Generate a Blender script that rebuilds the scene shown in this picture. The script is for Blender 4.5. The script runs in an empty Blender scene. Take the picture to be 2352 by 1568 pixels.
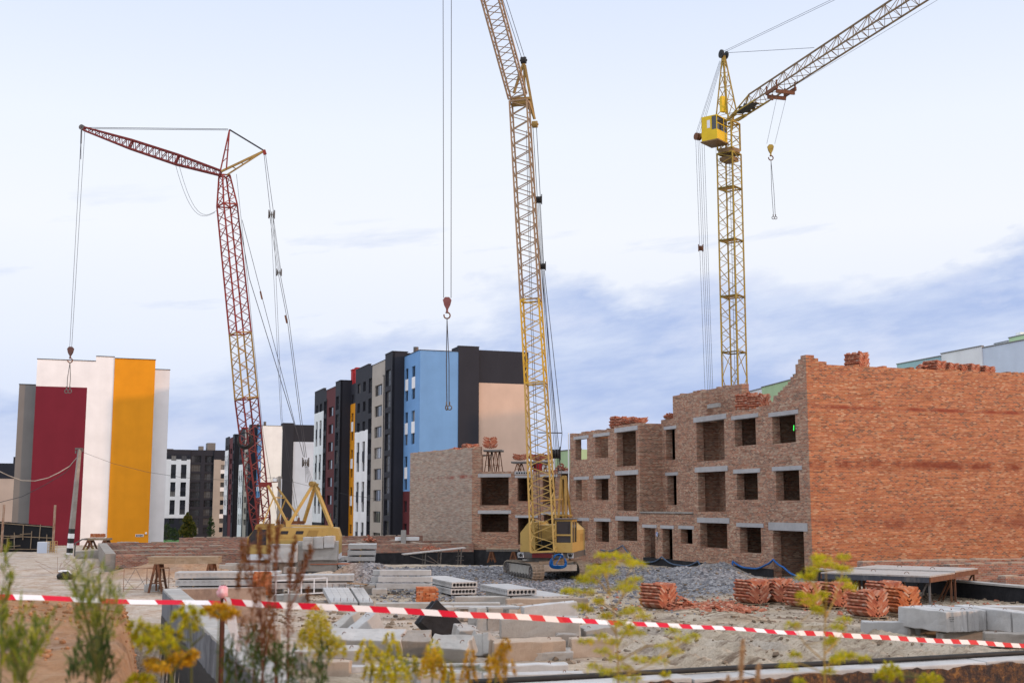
import bpy, bmesh, math, random
from mathutils import Vector as V, Matrix as M, noise
rnd = random.Random(11)
R = math.radians
C = bpy.context.scene.collection
sc = bpy.context.scene
# ---------------------------------------------------------------- camera model (photo measured on a 2352 px wide copy)
F, PY, HC = 2750.0, 784.0, 4.0
PITCH = math.atan((1158 - PY) / F)
CAM = V((0, 0, HC))
RM = M.Rotation(math.pi / 2 + PITCH, 3, 'X')
TH = math.atan(1000 / F)                       # street grid of the building site
D1 = V((-math.sin(TH), math.cos(TH), 0))       # away along the long brick front
D2 = V((math.cos(TH), math.sin(TH), 0))        # along the gable walls
UP = V((0, 0, 1))
def ray(x, y): return RM @ V(((x - 1176) / F, -(y - PY) / F, -1))
def G(x, y, z=0.0):
    d = ray(x, y); return CAM + d * ((z - HC) / d.z)
def at(x, y, Y):
    d = ray(x, y); return CAM + d * (Y / d.y)
def onp(x, y, p0, n):
    d = ray(x, y); return CAM + d * ((p0 - CAM).dot(n) / d.dot(n))
# ---------------------------------------------------------------- objects
def tag(o, label=None, cat=None, group=None, kind=None):
    if label: o['label'] = label
    if cat: o['category'] = cat
    if group: o['group'] = group
    if kind or (label and cat): o['kind'] = kind or 'thing'
    return o
def thing(name, label, cat, loc=(0, 0, 0), rz=0.0, group=None):
    o = bpy.data.objects.new(name, None); C.objects.link(o)
    o.location = loc; o.rotation_euler = (0, 0, rz); o.empty_display_size = .2
    return tag(o, label, cat, group)
def kids(o): return [c for c in bpy.data.objects if c.parent == o]
def copy_tree(o, parent=None):
    c = o.copy(); C.objects.link(c)
    c.parent = parent
    for ch in kids(o): copy_tree(ch, c)
    return c
def dup(o, loc, rz, label, scale=None):
    c = copy_tree(o); c.location = loc; c.rotation_euler = (0, 0, rz); c['label'] = label
    if scale: c.scale = scale
    return c
class MB:
    def __init__(s): s.v = []; s.f = []; s.m = []
    def add(s, vs, fs, mi=0):
        b = len(s.v); s.v += [tuple(v) for v in vs]
        for f in fs: s.f.append(tuple(b + i for i in f)); s.m.append(mi)
    def quad(s, a, b, c, d, mi=0): s.add([a, b, c, d], [(0, 1, 2, 3)], mi)
    def box(s, x0, x1, y0, y1, z0, z1, mi=0):
        s.add([(x0, y0, z0), (x1, y0, z0), (x1, y1, z0), (x0, y1, z0), (x0, y0, z1), (x1, y0, z1), (x1, y1, z1), (x0, y1, z1)],
              [(3, 2, 1, 0), (4, 5, 6, 7), (0, 1, 5, 4), (1, 2, 6, 5), (2, 3, 7, 6), (3, 0, 4, 7)], mi)
    def obox(s, m, sx, sy, sz, mi=0):
        vs = [m @ V((x * sx / 2, y * sy / 2, z * sz / 2)) for z in (-1, 1) for y in (-1, 1) for x in (-1, 1)]
        s.add(vs, [(2, 3, 1, 0), (4, 5, 7, 6), (0, 1, 5, 4), (1, 3, 7, 5), (3, 2, 6, 7), (2, 0, 4, 6)], mi)
    def beam(s, p, q, w, h=None, mi=0, up=None):
        p, q = V(p), V(q); h = h or w
        d = (q - p)
        if d.length < 1e-6: return
        d.normalize(); u = V(up) if up else (UP if abs(d.z) < .95 else V((0, 1, 0)))
        a = d.cross(u).normalized() * (w / 2); b = a.cross(d).normalized() * (h / 2)
        vs = [p - a - b, p + a - b, p + a + b, p - a + b, q - a - b, q + a - b, q + a + b, q - a + b]
        s.add(vs, [(3, 2, 1, 0), (4, 5, 6, 7), (0, 1, 5, 4), (1, 2, 6, 5), (2, 3, 7, 6), (3, 0, 4, 7)], mi)
    def tube(s, pts, r, n=6, mi=0, r1=None):
        pts = [V(p) for p in pts]; k = len(pts); base = len(s.v); prev = None
        for i, p in enumerate(pts):
            d = (pts[min(i + 1, k - 1)] - pts[max(i - 1, 0)]).normalized()
            if prev is None:
                u = UP if abs(d.z) < .9 else V((1, 0, 0)); a = d.cross(u).normalized()
            else:
                a = (prev - d * prev.dot(d)).normalized()
            prev = a; b = d.cross(a)
            rr = r if r1 is None else r + (r1 - r) * i / max(1, k - 1)
            for j in range(n):
                t = 2 * math.pi * j / n; s.v.append(tuple(p + a * math.cos(t) * rr + b * math.sin(t) * rr))
        for i in range(k - 1):
            for j in range(n):
                s.f.append((base + i * n + j, base + i * n + (j + 1) % n, base + (i + 1) * n + (j + 1) % n, base + (i + 1) * n + j)); s.m.append(mi)
        s.f.append(tuple(base + j for j in reversed(range(n)))); s.m.append(mi)
        s.f.append(tuple(base + (k - 1) * n + j for j in range(n))); s.m.append(mi)
    def cyl(s, p, q, r, n=14, mi=0): s.tube([p, q], r, n, mi)
    def prism(s, poly, ax, a0, a1, mi=0):
        # poly: 2D points; ax 'x','y','z' = extrusion axis
        def P(u, v, a): return (a, u, v) if ax == 'x' else ((u, a, v) if ax == 'y' else (u, v, a))
        n = len(poly); b = len(s.v)
        s.v += [P(u, v, a0) for u, v in poly] + [P(u, v, a1) for u, v in poly]
        s.f.append(tuple(b + i for i in range(n))); s.f.append(tuple(b + n + i for i in reversed(range(n)))); s.m += [mi, mi]
        for i in range(n):
            j = (i + 1) % n; s.f.append((b + i, b + n + i, b + n + j, b + j)); s.m.append(mi)
    def torus(s, c, ax, Rr, r, n=20, k=6, a0=0, a1=2 * math.pi, mi=0):
        ax = V(ax).normalized(); u = ax.cross(UP if abs(ax.z) < .9 else V((1, 0, 0))).normalized(); w = ax.cross(u)
        s.tube([V(c) + (u * math.cos(a0 + (a1 - a0) * i / n) + w * math.sin(a0 + (a1 - a0) * i / n)) * Rr for i in range(n + 1)], r, k, mi)
    def blob(s, c, r, seed, sub=1, sq=(1, 1, 1), mi=0, amp=.3):
        bm = bmesh.new(); bmesh.ops.create_icosphere(bm, subdivisions=sub, radius=1)
        b = len(s.v)
        for v in bm.verts:
            k = 1 + amp * noise.noise(v.co * 1.3 + V((seed * 7.1, seed * 3.3, seed)))
            s.v.append((c[0] + v.co.x * r * k * sq[0], c[1] + v.co.y * r * k * sq[1], c[2] + v.co.z * r * k * sq[2]))
        for f in bm.faces: s.f.append(tuple(b + v.index for v in f.verts)); s.m.append(mi)
        bm.free()
    def mesh(s, name, mats, smooth=False, fix=True):
        me = bpy.data.meshes.new(name); me.from_pydata(s.v, [], s.f)
        for m in (mats if isinstance(mats, (list, tuple)) else [mats]): me.materials.append(m)
        me.polygons.foreach_set('material_index', s.m)
        if smooth: me.polygons.foreach_set('use_smooth', [True] * len(s.f))
        me.update()
        if fix:
            bm = bmesh.new(); bm.from_mesh(me); bmesh.ops.recalc_face_normals(bm, faces=bm.faces); bm.to_mesh(me); bm.free()
        return me
    def build(s, name, mats, parent=None, smooth=False, loc=None, rot=None, fix=True):
        o = bpy.data.objects.new(name, s.mesh(name, mats, smooth, fix)); C.objects.link(o)
        if parent: o.parent = parent
        if loc is not None: o.location = loc
        if rot is not None: o.rotation_euler = rot
        return o
def place(o, parent=None, loc=(0, 0, 0), rz=0):
    C.objects.link(o); o.parent = parent; o.location = loc; o.rotation_euler = (0, 0, rz); return o
# ---------------------------------------------------------------- materials
class NT:
    def __init__(s, name):
        s.m = bpy.data.materials.new(name); s.m.use_nodes = True; s.t = s.m.node_tree; s.n = s.t.nodes; s.l = s.t.links
        s.b = s.n['Principled BSDF']
    def new(s, t, **kw):
        n = s.n.new(t)
        for k, v in kw.items():
            if k.startswith('i_'): n.inputs[k[2:].replace('_', ' ')].default_value = v
            else: setattr(n, k, v)
        return n
    def link(s, a, b): s.l.new(a, b)
    def coord(s, kind='Object'): return s.new('ShaderNodeTexCoord').outputs[kind]
    def geo(s, out): return s.new('ShaderNodeNewGeometry').outputs[out]
    def noise(s, vec, scale, detail=4, rough=.55, stretch=None):
        if stretch:
            mp = s.new('ShaderNodeMapping'); mp.inputs['Scale'].default_value = stretch; s.link(vec, mp.inputs['Vector']); vec = mp.outputs[0]
        n = s.new('ShaderNodeTexNoise'); n.inputs['Scale'].default_value = scale; n.inputs['Detail'].default_value = detail
        n.inputs['Roughness'].default_value = rough; s.link(vec, n.inputs['Vector']); return n.outputs['Fac']
    def ramp(s, fac, stops, interp='LINEAR'):
        r = s.new('ShaderNodeValToRGB'); r.color_ramp.interpolation = interp; e = r.color_ramp.elements
        while len(e) > 1: e.remove(e[0])
        e[0].position = stops[0][0]; e[0].color = (*col(stops[0][1]), 1)
        for p, c in stops[1:]:
            q = e.new(p); q.color = (*col(c), 1)
        s.link(fac, r.inputs['Fac']); return r.outputs['Color']
    def mix(s, f, a, b, mode='MIX'):
        n = s.new('ShaderNodeMix', data_type='RGBA', blend_type=mode)
        for v, i in ((f, 0), (a, 6), (b, 7)):
            if isinstance(v, bpy.types.NodeSocket): s.link(v, n.inputs[i])
            elif i == 0: n.inputs[0].default_value = v
            else: n.inputs[i].default_value = (*col(v), 1)
        return n.outputs[2]
    def math(s, op, a, b=None, clamp=False):
        n = s.new('ShaderNodeMath', operation=op, use_clamp=clamp)
        for v, i in ((a, 0), (b, 1)):
            if v is None: continue
            if isinstance(v, bpy.types.NodeSocket): s.link(v, n.inputs[i])
            else: n.inputs[i].default_value = v
        return n.outputs[0]
    def maprange(s, v, a, b, c=0.0, d=1.0):
        n = s.new('ShaderNodeMapRange'); s.link(v, n.inputs[0])
        for i, q in enumerate((a, b, c, d)): n.inputs[i + 1].default_value = q
        return n.outputs[0]
    def bump(s, h, strength=.4, dist=.02):
        n = s.new('ShaderNodeBump'); n.inputs['Strength'].default_value = strength; n.inputs['Distance'].default_value = dist
        s.link(h, n.inputs['Height']); s.link(n.outputs[0], s.b.inputs['Normal'])
    def out(s, c, rough=.8, metal=0.0, spec=None):
        if isinstance(c, bpy.types.NodeSocket): s.link(c, s.b.inputs['Base Color'])
        else: s.b.inputs['Base Color'].default_value = (*col(c), 1)
        if isinstance(rough, bpy.types.NodeSocket): s.link(rough, s.b.inputs['Roughness'])
        else: s.b.inputs['Roughness'].default_value = rough
        s.b.inputs['Metallic'].default_value = metal
        s.b.inputs['Specular IOR Level'].default_value = .18 if spec is None else spec
        return s.m
def col(c):
    return (c, c, c) if isinstance(c, (int, float)) else tuple(c[:3])
def dull(name, c, c2=None, scale=3.0, rough=.8, bump=.25, bscale=25, bdist=.01, metal=0.0, rand=0.0, island=0.0, stain=None, stain_amt=.5, stretch=None, spec=None):
    t = NT(name); co = t.coord()
    c2 = c2 or tuple(x * .72 for x in col(c))
    k = t.ramp(t.noise(co, scale, 5, .6, stretch), [(.3, c), (.7, c2)])
    if stain:
        k = t.mix(t.maprange(t.noise(co, scale * .45, 6, .7, (1, 1, .4)), .52, .68, 0, stain_amt), k, stain)
    if rand:
        oi = t.new('ShaderNodeObjectInfo').outputs['Random']
        k = t.mix(1.0, k, t.ramp(oi, [(0, 1 - rand), (1, 1 + rand)]), 'MULTIPLY')
    if island:
        k = t.mix(1.0, k, t.ramp(t.geo('Random Per Island'), [(0, 1 - island), (1, 1 + island)]), 'MULTIPLY')
    if bump: t.bump(t.noise(co, bscale, 4, .65), bump, bdist)
    return t.out(k, rough, metal, spec)
def glassy(name, c=(.02, .025, .035), rough=.08):
    t = NT(name); return t.out(c, rough, 0, .8)
def paint(name, c, rough=.75, var=.07):
    t = NT(name); co = t.coord()
    k = t.ramp(t.noise(co, .35, 4), [(.3, tuple(x * (1 - var) for x in c)), (.7, tuple(min(1, x * (1 + var)) for x in c))])
    k = t.mix(t.maprange(t.noise(co, 1.2, 5, .6, (1, 1, .06)), .45, .75, 0, .1), k, tuple(x * .6 for x in c))
    t.bump(t.noise(co, 8, 3), .15, .02)
    return t.out(k, rough)
def brickmat(name, stops, mortar, smear, smear_amt, smear_c=(.33, .32, .30), bands=None, flat=((.3, .14, .08), .35)):
    t = NT(name); co = t.coord()
    sep = t.new('ShaderNodeSeparateXYZ'); t.link(co, sep.inputs[0])
    cmb = t.new('ShaderNodeCombineXYZ'); t.link(t.math('ADD', sep.outputs[0], sep.outputs[1]), cmb.inputs[0]); t.link(sep.outputs[2], cmb.inputs[1])
    b = t.new('ShaderNodeTexBrick'); t.link(cmb.outputs[0], b.inputs['Vector'])
    b.inputs['Scale'].default_value = 1; b.inputs['Brick Width'].default_value = .2; b.inputs['Row Height'].default_value = .082
    b.inputs['Mortar Size'].default_value = .011; b.inputs['Mortar Smooth'].default_value = .1; b.inputs['Bias'].default_value = 0
    b.inputs['Color1'].default_value = (0, 0, 0, 1); b.inputs['Color2'].default_value = (1, 1, 1, 1); b.inputs['Mortar'].default_value = (.5, .5, .5, 1)
    var = t.math('ADD', b.outputs['Color'], t.math('MULTIPLY', t.math('SUBTRACT', t.noise(co, .55, 5, .65, (1, 1, 2.2)), .5), .9))
    k = t.ramp(var, stops)
    k = t.mix(b.outputs['Fac'], k, mortar)
    k = t.mix(flat[1], k, flat[0]); k = t.mix(1.0, k, t.ramp(t.noise(co, 1.0, 3, .6, (.7, .7, 9)), [(.3, .62), (.5, 1.0), (.7, 1.3)]), 'MULTIPLY')
    sm = t.maprange(t.noise(co, 1.1, 7, .75, (1, 1, 3)), .5 - smear_amt * .25, .72, 0, min(1, smear_amt * 1.3))
    k = t.mix(sm, k, smear_c)
    if bands:
        for z0, dz, cc, am in bands:
            d = t.math('ABSOLUTE', t.math('SUBTRACT', sep.outputs[2], z0))
            f = t.math('MULTIPLY', t.maprange(d, dz, dz * .3), t.maprange(t.noise(co, .6, 4, .6), .42, .6, 0, am))
            k = t.mix(f, k, cc)
    h = t.math('ADD', t.math('MULTIPLY', b.outputs['Fac'], -1), t.math('MULTIPLY', t.noise(co, 14, 4), .8))
    t.bump(h, .7, .02)
    return t.out(k, .9, 0, .2)
Mt = {}
ORNG, RED, PINK, BUFF, DK = (.43, .135, .048), (.26, .062, .034), (.48, .25, .15), (.36, .28, .19), (.07, .05, .05)
Mt['brick_gable'] = brickmat('brick_orange', flat=((.39, .155, .075), .32), stops= [(.06, DK), (.14, RED), (.36, (.36, .095, .038)), (.6, ORNG), (.8, (.48, .19, .08)), (.92, PINK), (1.05, (.56, .36, .22))],  # orange brick of the gable wall
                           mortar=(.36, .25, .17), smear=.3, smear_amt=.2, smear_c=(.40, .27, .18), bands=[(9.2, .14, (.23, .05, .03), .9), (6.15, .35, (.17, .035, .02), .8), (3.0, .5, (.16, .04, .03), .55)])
Mt['brick_front'] = brickmat('brick_grey_red', flat=((.37, .185, .12), .38), stops= [(.1, (.07, .055, .05)), (.22, (.2, .075, .048)), (.42, (.34, .115, .06)), (.62, (.36, .18, .11)), (.82, (.38, .275, .19)), (1, (.52, .42, .31))],
                             mortar=(.34, .28, .22), smear=.4, smear_amt=.35, smear_c=(.36, .30, .24))
Mt['brick_grey'] = brickmat('brick_buff', flat=((.37, .27, .2), .45), stops= [(.05, (.12, .08, .07)), (.25, (.26, .09, .055)), (.45, (.33, .17, .12)), (.65, (.35, .28, .215)), (1, (.46, .40, .33))],
                            mortar=(.34, .30, .26), smear=.5, smear_amt=.5, smear_c=(.35, .32, .28), bands=[(6.25, .2, (.26, .06, .04), .9)])
Mt['brick_low'] = brickmat('brick_low', [(.08, DK), (.25, RED), (.55, (.32, .09, .05)), (.8, (.36, .16, .1)), (1, (.36, .28, .2))], (.33, .30, .27), .5, .35)
def loose_brick(name, cs):
    t = NT(name); co = t.coord()
    k = t.ramp(t.geo('Random Per Island'), cs)
    k = t.mix(t.maprange(t.noise(co, 5, 4), .5, .75, 0, .35), k, (.5, .33, .25))
    t.bump(t.noise(co, 40, 3), .3, .01)
    return t.out(k, .9, 0, .2)
Mt['loose'] = loose_brick('loose_brick', [(0, (.26, .075, .045)), (.35, (.35, .115, .065)), (.7, (.40, .155, .09)), (.92, (.43, .23, .16)), (1, (.50, .38, .32))])
Mt['loose_hot'] = loose_brick('loose_brick_new', [(0, (.34, .09, .035)), (.5, (.43, .14, .055)), (.9, (.48, .19, .09)), (1, (.5, .31, .22))])
def concrete(name, c, c2, rough=.88, tint=None, tint_amt=.4, rand=.1, bump=.5, pit=True):
    t = NT(name); co = t.coord()
    k = t.ramp(t.noise(co, 2.2, 6, .65), [(.28, c), (.72, c2)])
    k = t.mix(t.maprange(t.noise(co, .9, 6, .7, (1, 1, .5)), .5, .72, 0, tint_amt), k, tint or tuple(x * .6 for x in c))
    k = t.mix(t.maprange(t.noise(co, 26, 3, .6), .62, .72, 0, .5), k, tuple(x * .4 for x in c))
    oi = t.new('ShaderNodeObjectInfo').outputs['Random']
    k = t.mix(1.0, k, t.ramp(oi, [(0, (1 - rand, 1 - rand, 1 - rand)), (.5, (1, .985, .96)), (1, (1 + rand, 1 + rand, 1 + rand))]), 'MULTIPLY')
    t.bump(t.math('ADD', t.noise(co, 9, 6, .7), t.math('MULTIPLY', t.noise(co, 60, 3, .6), .5)), bump, .03)
    return t.out(k, rough, 0, .25)
Mt['conc'] = concrete('concrete', (.40, .395, .38), (.29, .285, .275), tint=(.22, .2, .175), tint_amt=.5)
Mt['conc_l'] = concrete('concrete_light', (.47, .475, .475), (.35, .355, .36), tint=(.29, .27, .245), tint_amt=.45)
Mt['conc_d'] = concrete('concrete_dirty_shade', (.32, .30, .275), (.2, .185, .17), tint=(.22, .17, .12), tint_amt=.6)  # dirty concrete; its dark tone also stands for shade on some blocks
Mt['conc_w'] = concrete('concrete_warm', (.42, .35, .285), (.31, .25, .2), tint=(.25, .18, .13), tint_amt=.5)
Mt['lintel'] = concrete('lintel_concrete', (.42, .425, .44), (.34, .345, .36), rand=.05)
def bitumen():
    t = NT('bitumen'); co = t.coord()
    n = t.noise(co, 3.5, 7, .75); n2 = t.noise(co, 16, 6, .8)
    k = t.mix(t.maprange(n, .45, .62), (.008, .008, .009), (.03, .022, .016))
    k = t.mix(t.maprange(n2, .6, .75, 0, .5), k, (.10, .055, .025))
    t.bump(t.math('ADD', n2, t.noise(co, 45, 4, .8)), 1.0, .06)
    return t.out(k, .5, 0, .25)
Mt['bitumen'] = bitumen()
def glint_tar():
    t = NT('glint_tar'); co = t.coord()
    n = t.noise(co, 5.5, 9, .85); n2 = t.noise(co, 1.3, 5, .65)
    k = t.ramp(t.math('ADD', t.math('MULTIPLY', n, .75), t.math('MULTIPLY', n2, .25)), [(.40, (.008, .006, .005)), (.48, (.05, .02, .008)), (.54, (.20, .08, .016)), (.62, (.55, .26, .04))])  # golden low-sun glints painted into the tar's base colour
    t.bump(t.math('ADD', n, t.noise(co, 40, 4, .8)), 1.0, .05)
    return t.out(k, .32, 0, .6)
Mt['glint_tar'] = glint_tar()
Mt['blue_steel'] = dull('blue_grey_steel', (.07, .078, .10), (.045, .05, .06), 4, .6, .3, 30, stain=(.20, .19, .18), stain_amt=.5, stretch=(1, 1, .4))
Mt['conc_w2'] = concrete('stained_wall', (.37, .29, .24), (.24, .175, .14), tint=(.14, .10, .085), tint_amt=.9)
Mt['tar'] = dull('tar_black', (.010, .011, .014), (.022, .023, .027), 2.5, .7, .6, 9, .03, stain=(.12, .12, .13), stain_amt=.12)
Mt['stain_wall'] = concrete('wall_face_stained', (.22, .23, .25), (.11, .115, .13), tint=(.03, .03, .035), tint_amt=.8)
Mt['dark'] = dull('void_shade', .012, .02, bump=0)  # near-black colour standing for the shade inside openings
Mt['steel'] = dull('steel_grey', (.16, .155, .15), (.09, .085, .08), 6, .55, .2, 40, metal=.3, stain=(.16, .07, .035))
Mt['rust'] = dull('rusty_steel', (.19, .085, .045), (.10, .05, .035), 7, .8, .4, 50, stain=(.25, .13, .07))
Mt['rust_pole'] = dull('rusty_pipe', (.42, .33, .26), (.22, .09, .04), 2.5, .8, .4, 40, stain=(.25, .08, .03), stain_amt=.9, stretch=(3, 3, 1))
Mt['black'] = dull('black_rubber', .02, .035, rough=.6)
Mt['rope'] = dull('wire_rope', (.055, .06, .07), (.04, .04, .045), rough=.6, bump=0)
Mt['rope_far'] = dull('thin_cable', (.10, .12, .15), (.08, .09, .1), rough=.6, bump=0)
def crane_paint(name, c, c2, rust, amt):
    t = NT(name); co = t.coord()
    k = t.ramp(t.noise(co, 1.5, 5, .6), [(.3, c), (.7, c2)])
    k = t.mix(t.maprange(t.noise(co, 5, 7, .75), .62 - amt * .2, .72, 0, .85), k, rust)
    t.bump(t.noise(co, 30, 3), .2, .01)
    return t.out(k, .55, 0, .3)
Mt['yel'] = crane_paint('yellow_enamel', (.45, .31, .095), (.39, .26, .08), (.25, .12, .05), .25)
Mt['yel_b'] = crane_paint('yellow_bright', (.56, .35, .03), (.50, .30, .03), (.32, .15, .04), .2)
Mt['yel_d'] = crane_paint('yellow_dull', (.33, .22, .06), (.27, .17, .05), (.17, .085, .04), .5)
Mt['yel_r'] = crane_paint('yellow_faded', (.30, .215, .13), (.24, .16, .095), (.2, .075, .035), .55)
Mt['red_d'] = crane_paint('red_oxide', (.17, .022, .02), (.13, .018, .018), (.11, .03, .025), .4)
Mt['red_b'] = crane_paint('red_bright', (.25, .026, .018), (.19, .022, .016), (.13, .03, .02), .3)
Mt['tower_y'] = crane_paint('tower_yellow', (.40, .29, .04), (.31, .21, .04), (.13, .065, .03), .75)
Mt['tower_b'] = crane_paint('tower_boom', (.22, .14, .05), (.14, .085, .045), (.10, .05, .035), .5)
Mt['cab_y'] = crane_paint('cab_yellow', (.66, .46, .015), (.58, .39, .012), (.3, .16, .03), .05)
Mt['glass'] = glassy('window_glass')
Mt['glass_c'] = glassy('cab_glass', (.025, .03, .04), .05)
Mt['wood'] = dull('old_timber', (.33, .25, .17), (.20, .15, .10), 3, .85, .4, 30, stretch=(1, 1, 6), stain=(.45, .40, .34))
Mt['wood_g'] = dull('grey_boards', (.44, .42, .40), (.30, .28, .265), 5, .9, .4, 30, stain=(.26, .17, .11), stretch=(1, 6, 1))
Mt['wood_y'] = dull('new_timber', (.55, .38, .17), (.42, .28, .12), 4, .8, .2, 30)
# ---------------------------------------------------------------- camera, sun, sky
cam = bpy.data.cameras.new('camera'); cam.sensor_width = 36; cam.lens = 36 * F / 2352; cam.clip_start = .3; cam.clip_end = 6000
co_ = bpy.data.objects.new('camera', cam); C.objects.link(co_); co_.location = CAM; co_.rotation_euler = (math.pi / 2 + PITCH, 0, 0); sc.camera = co_
cam.dof.use_dof = True; cam.dof.focus_distance = 55; cam.dof.aperture_fstop = 2.6; cam.dof.aperture_blades = 8
SUN = V((.93, -.34, .105)).normalized()
sl = bpy.data.lights.new('sun', 'SUN'); sl.energy = 1.7; sl.angle = R(1.5); sl.color = (1, .56, .30)
so = bpy.data.objects.new('sun', sl); C.objects.link(so); so.rotation_euler = SUN.to_track_quat('Z', 'Y').to_euler(); so.location = (40, -20, 30)
W = bpy.data.worlds.new('World'); sc.world = W; W.use_nodes = True
wt = W.node_tree; wt.nodes.clear()
class WN(NT):
    def __init__(s): s.t = wt; s.n = wt.nodes; s.l = wt.links
w = WN()
d = w.coord('Generated'); sp = w.new('ShaderNodeSeparateXYZ'); w.link(d, sp.inputs[0]); ez = sp.outputs[2]
sky = w.new('ShaderNodeTexSky', sky_type='NISHITA', sun_disc=False, sun_elevation=math.asin(SUN.z), sun_rotation=math.atan2(SUN.x, SUN.y))
veil = w.ramp(ez, [(0, (.62, .70, .92)), (.06, (.66, .74, .95)), (.13, (.80, .85, .98)), (.22, (.90, .925, .99)), (.30, (.86, .91, 1.0)), (.40, (.73, .81, .99)), (.50, (1.0, 1.05, 1.2)), (.66, (1.4, 1.45, 1.6)), (1, (1.5, 1.55, 1.7))])
az = w.math('ARCTAN2', sp.outputs[0], sp.outputs[1])
cv = w.new('ShaderNodeCombineXYZ'); w.link(w.math('MULTIPLY', az, 3.0), cv.inputs[0]); w.link(w.math('ADD', w.math('MULTIPLY', ez, 7.5), w.math('MULTIPLY', az, -.9)), cv.inputs[1])
n1 = w.noise(cv.outputs[0], 1.15, 8, .5)
n2 = w.noise(cv.outputs[0], 2.6, 8, .6)
n3 = w.noise(cv.outputs[0], 2.0, 8, .6, (1, 1.5, 1))
n4 = w.noise(cv.outputs[0], 1.5, 8, .6, (1, 2.6, 1))
# blue-grey cloud bank low over the roofs, its ragged upper edge rising towards +x
edge = w.math('ADD', w.math('ADD', .165, w.math('MULTIPLY', az, .15)), w.math('MULTIPLY', w.math('SUBTRACT', n1, .5), .30))
edge = w.math('ADD', edge, w.math('MULTIPLY', w.math('SUBTRACT', n2, .5), .13))
cm = w.maprange(w.math('SUBTRACT', edge, ez), -.006, .03)
cm = w.math('MULTIPLY', cm, w.maprange(sp.outputs[1], .1, .5))
ccol = w.mix(w.maprange(n3, .38, .62), (.385, .495, .80), (.62, .70, .91))
ccol = w.mix(w.maprange(n2, .5, .64, 0, .6), ccol, (.70, .75, .93))
ccol = w.mix(w.maprange(ez, .075, .01, 0, .6), ccol, (.66, .72, .91))
wisp = w.math('MULTIPLY', w.maprange(n4, .58, .70, 0, .6), w.math('MULTIPLY', w.maprange(ez, .27, .2), w.maprange(ez, .03, .09)))
veil = w.mix(wisp, veil, (.55, .64, .88))
skyc = w.mix(w.math('MULTIPLY', cm, .92), veil, ccol)
# the sunset side (behind the camera) glows warm
dt = w.new('ShaderNodeVectorMath', operation='DOT_PRODUCT'); w.link(d, dt.inputs[0]); dt.inputs[1].default_value = tuple(SUN)
glow = w.math('MULTIPLY', w.math('POWER', w.maprange(dt.outputs['Value'], .3, 1.0), 2.0), w.maprange(ez, .5, 0.0))
skyc = w.mix(w.math('MULTIPLY', glow, .6), skyc, (1.5, .95, .62))
back = w.maprange(sp.outputs[1], .15, -.7)
skyc = w.mix(back, skyc, w.mix(1.0, skyc, (1.22, 1.16, 1.1), 'MULTIPLY'))
ns = w.mix(1.0, skyc, w.mix(1.0, sky.outputs[0], (.012, .012, .012), 'MULTIPLY'), 'ADD')
bg = w.new('ShaderNodeBackground'); w.link(ns, bg.inputs['Color']); bg.inputs['Strength'].default_value = 1.0
wo = w.new('ShaderNodeOutputWorld'); w.link(bg.outputs[0], wo.inputs[0])
vs = sc.view_settings; vs.view_transform = 'Standard'; vs.look = 'None'; vs.gamma = 1; vs.use_curve_mapping = False; vs.exposure = 0
sc.cycles.max_bounces = 6; sc.cycles.diffuse_bounces = 2; sc.cycles.glossy_bounces = 3; sc.cycles.transparent_max_bounces = 8
# ================================================================ ground
ZW = 1.2                                                   # top of the near concrete foundation walls
LW = G(375, 1352, ZW); NW = G(1800, 1545, ZW)
AL, BFAR, BN = LW.dot(D2), LW.dot(D1), NW.dot(D1)
def grid(a, b, z=0.0): return D2 * a + D1 * b + V((0, 0, z))
def sst(a, b, x):
    t = max(0, min(1, (x - a) / (b - a))); return t * t * (3 - 2 * t)
GC = [G(1180, 1335), G(1400, 1345), G(1560, 1335), G(1000, 1330)]
HEAPS = [(G(1080, 1318), 5.5, .35), (G(1640, 1345), 3.6, .75), (G(1530, 1335), 3.0, .55), (G(1390, 1375), 3.0, .35), (G(835, 1340), 2.3, 1.15), (G(760, 1330), 2.0, .35),
         (G(560, 1300), 4.0, .75), (G(420, 1318), 5.0, .6), (G(1640, 1325), 2.2, .8), (G(1460, 1410), 1.2, .15), (G(1680, 1425), 1.5, .25), (G(1590, 1412), 1.8, .18)]
RD = V((1.6, -4.3, 0)).normalized(); RC = V((8.0, 34.0, 0))
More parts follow.
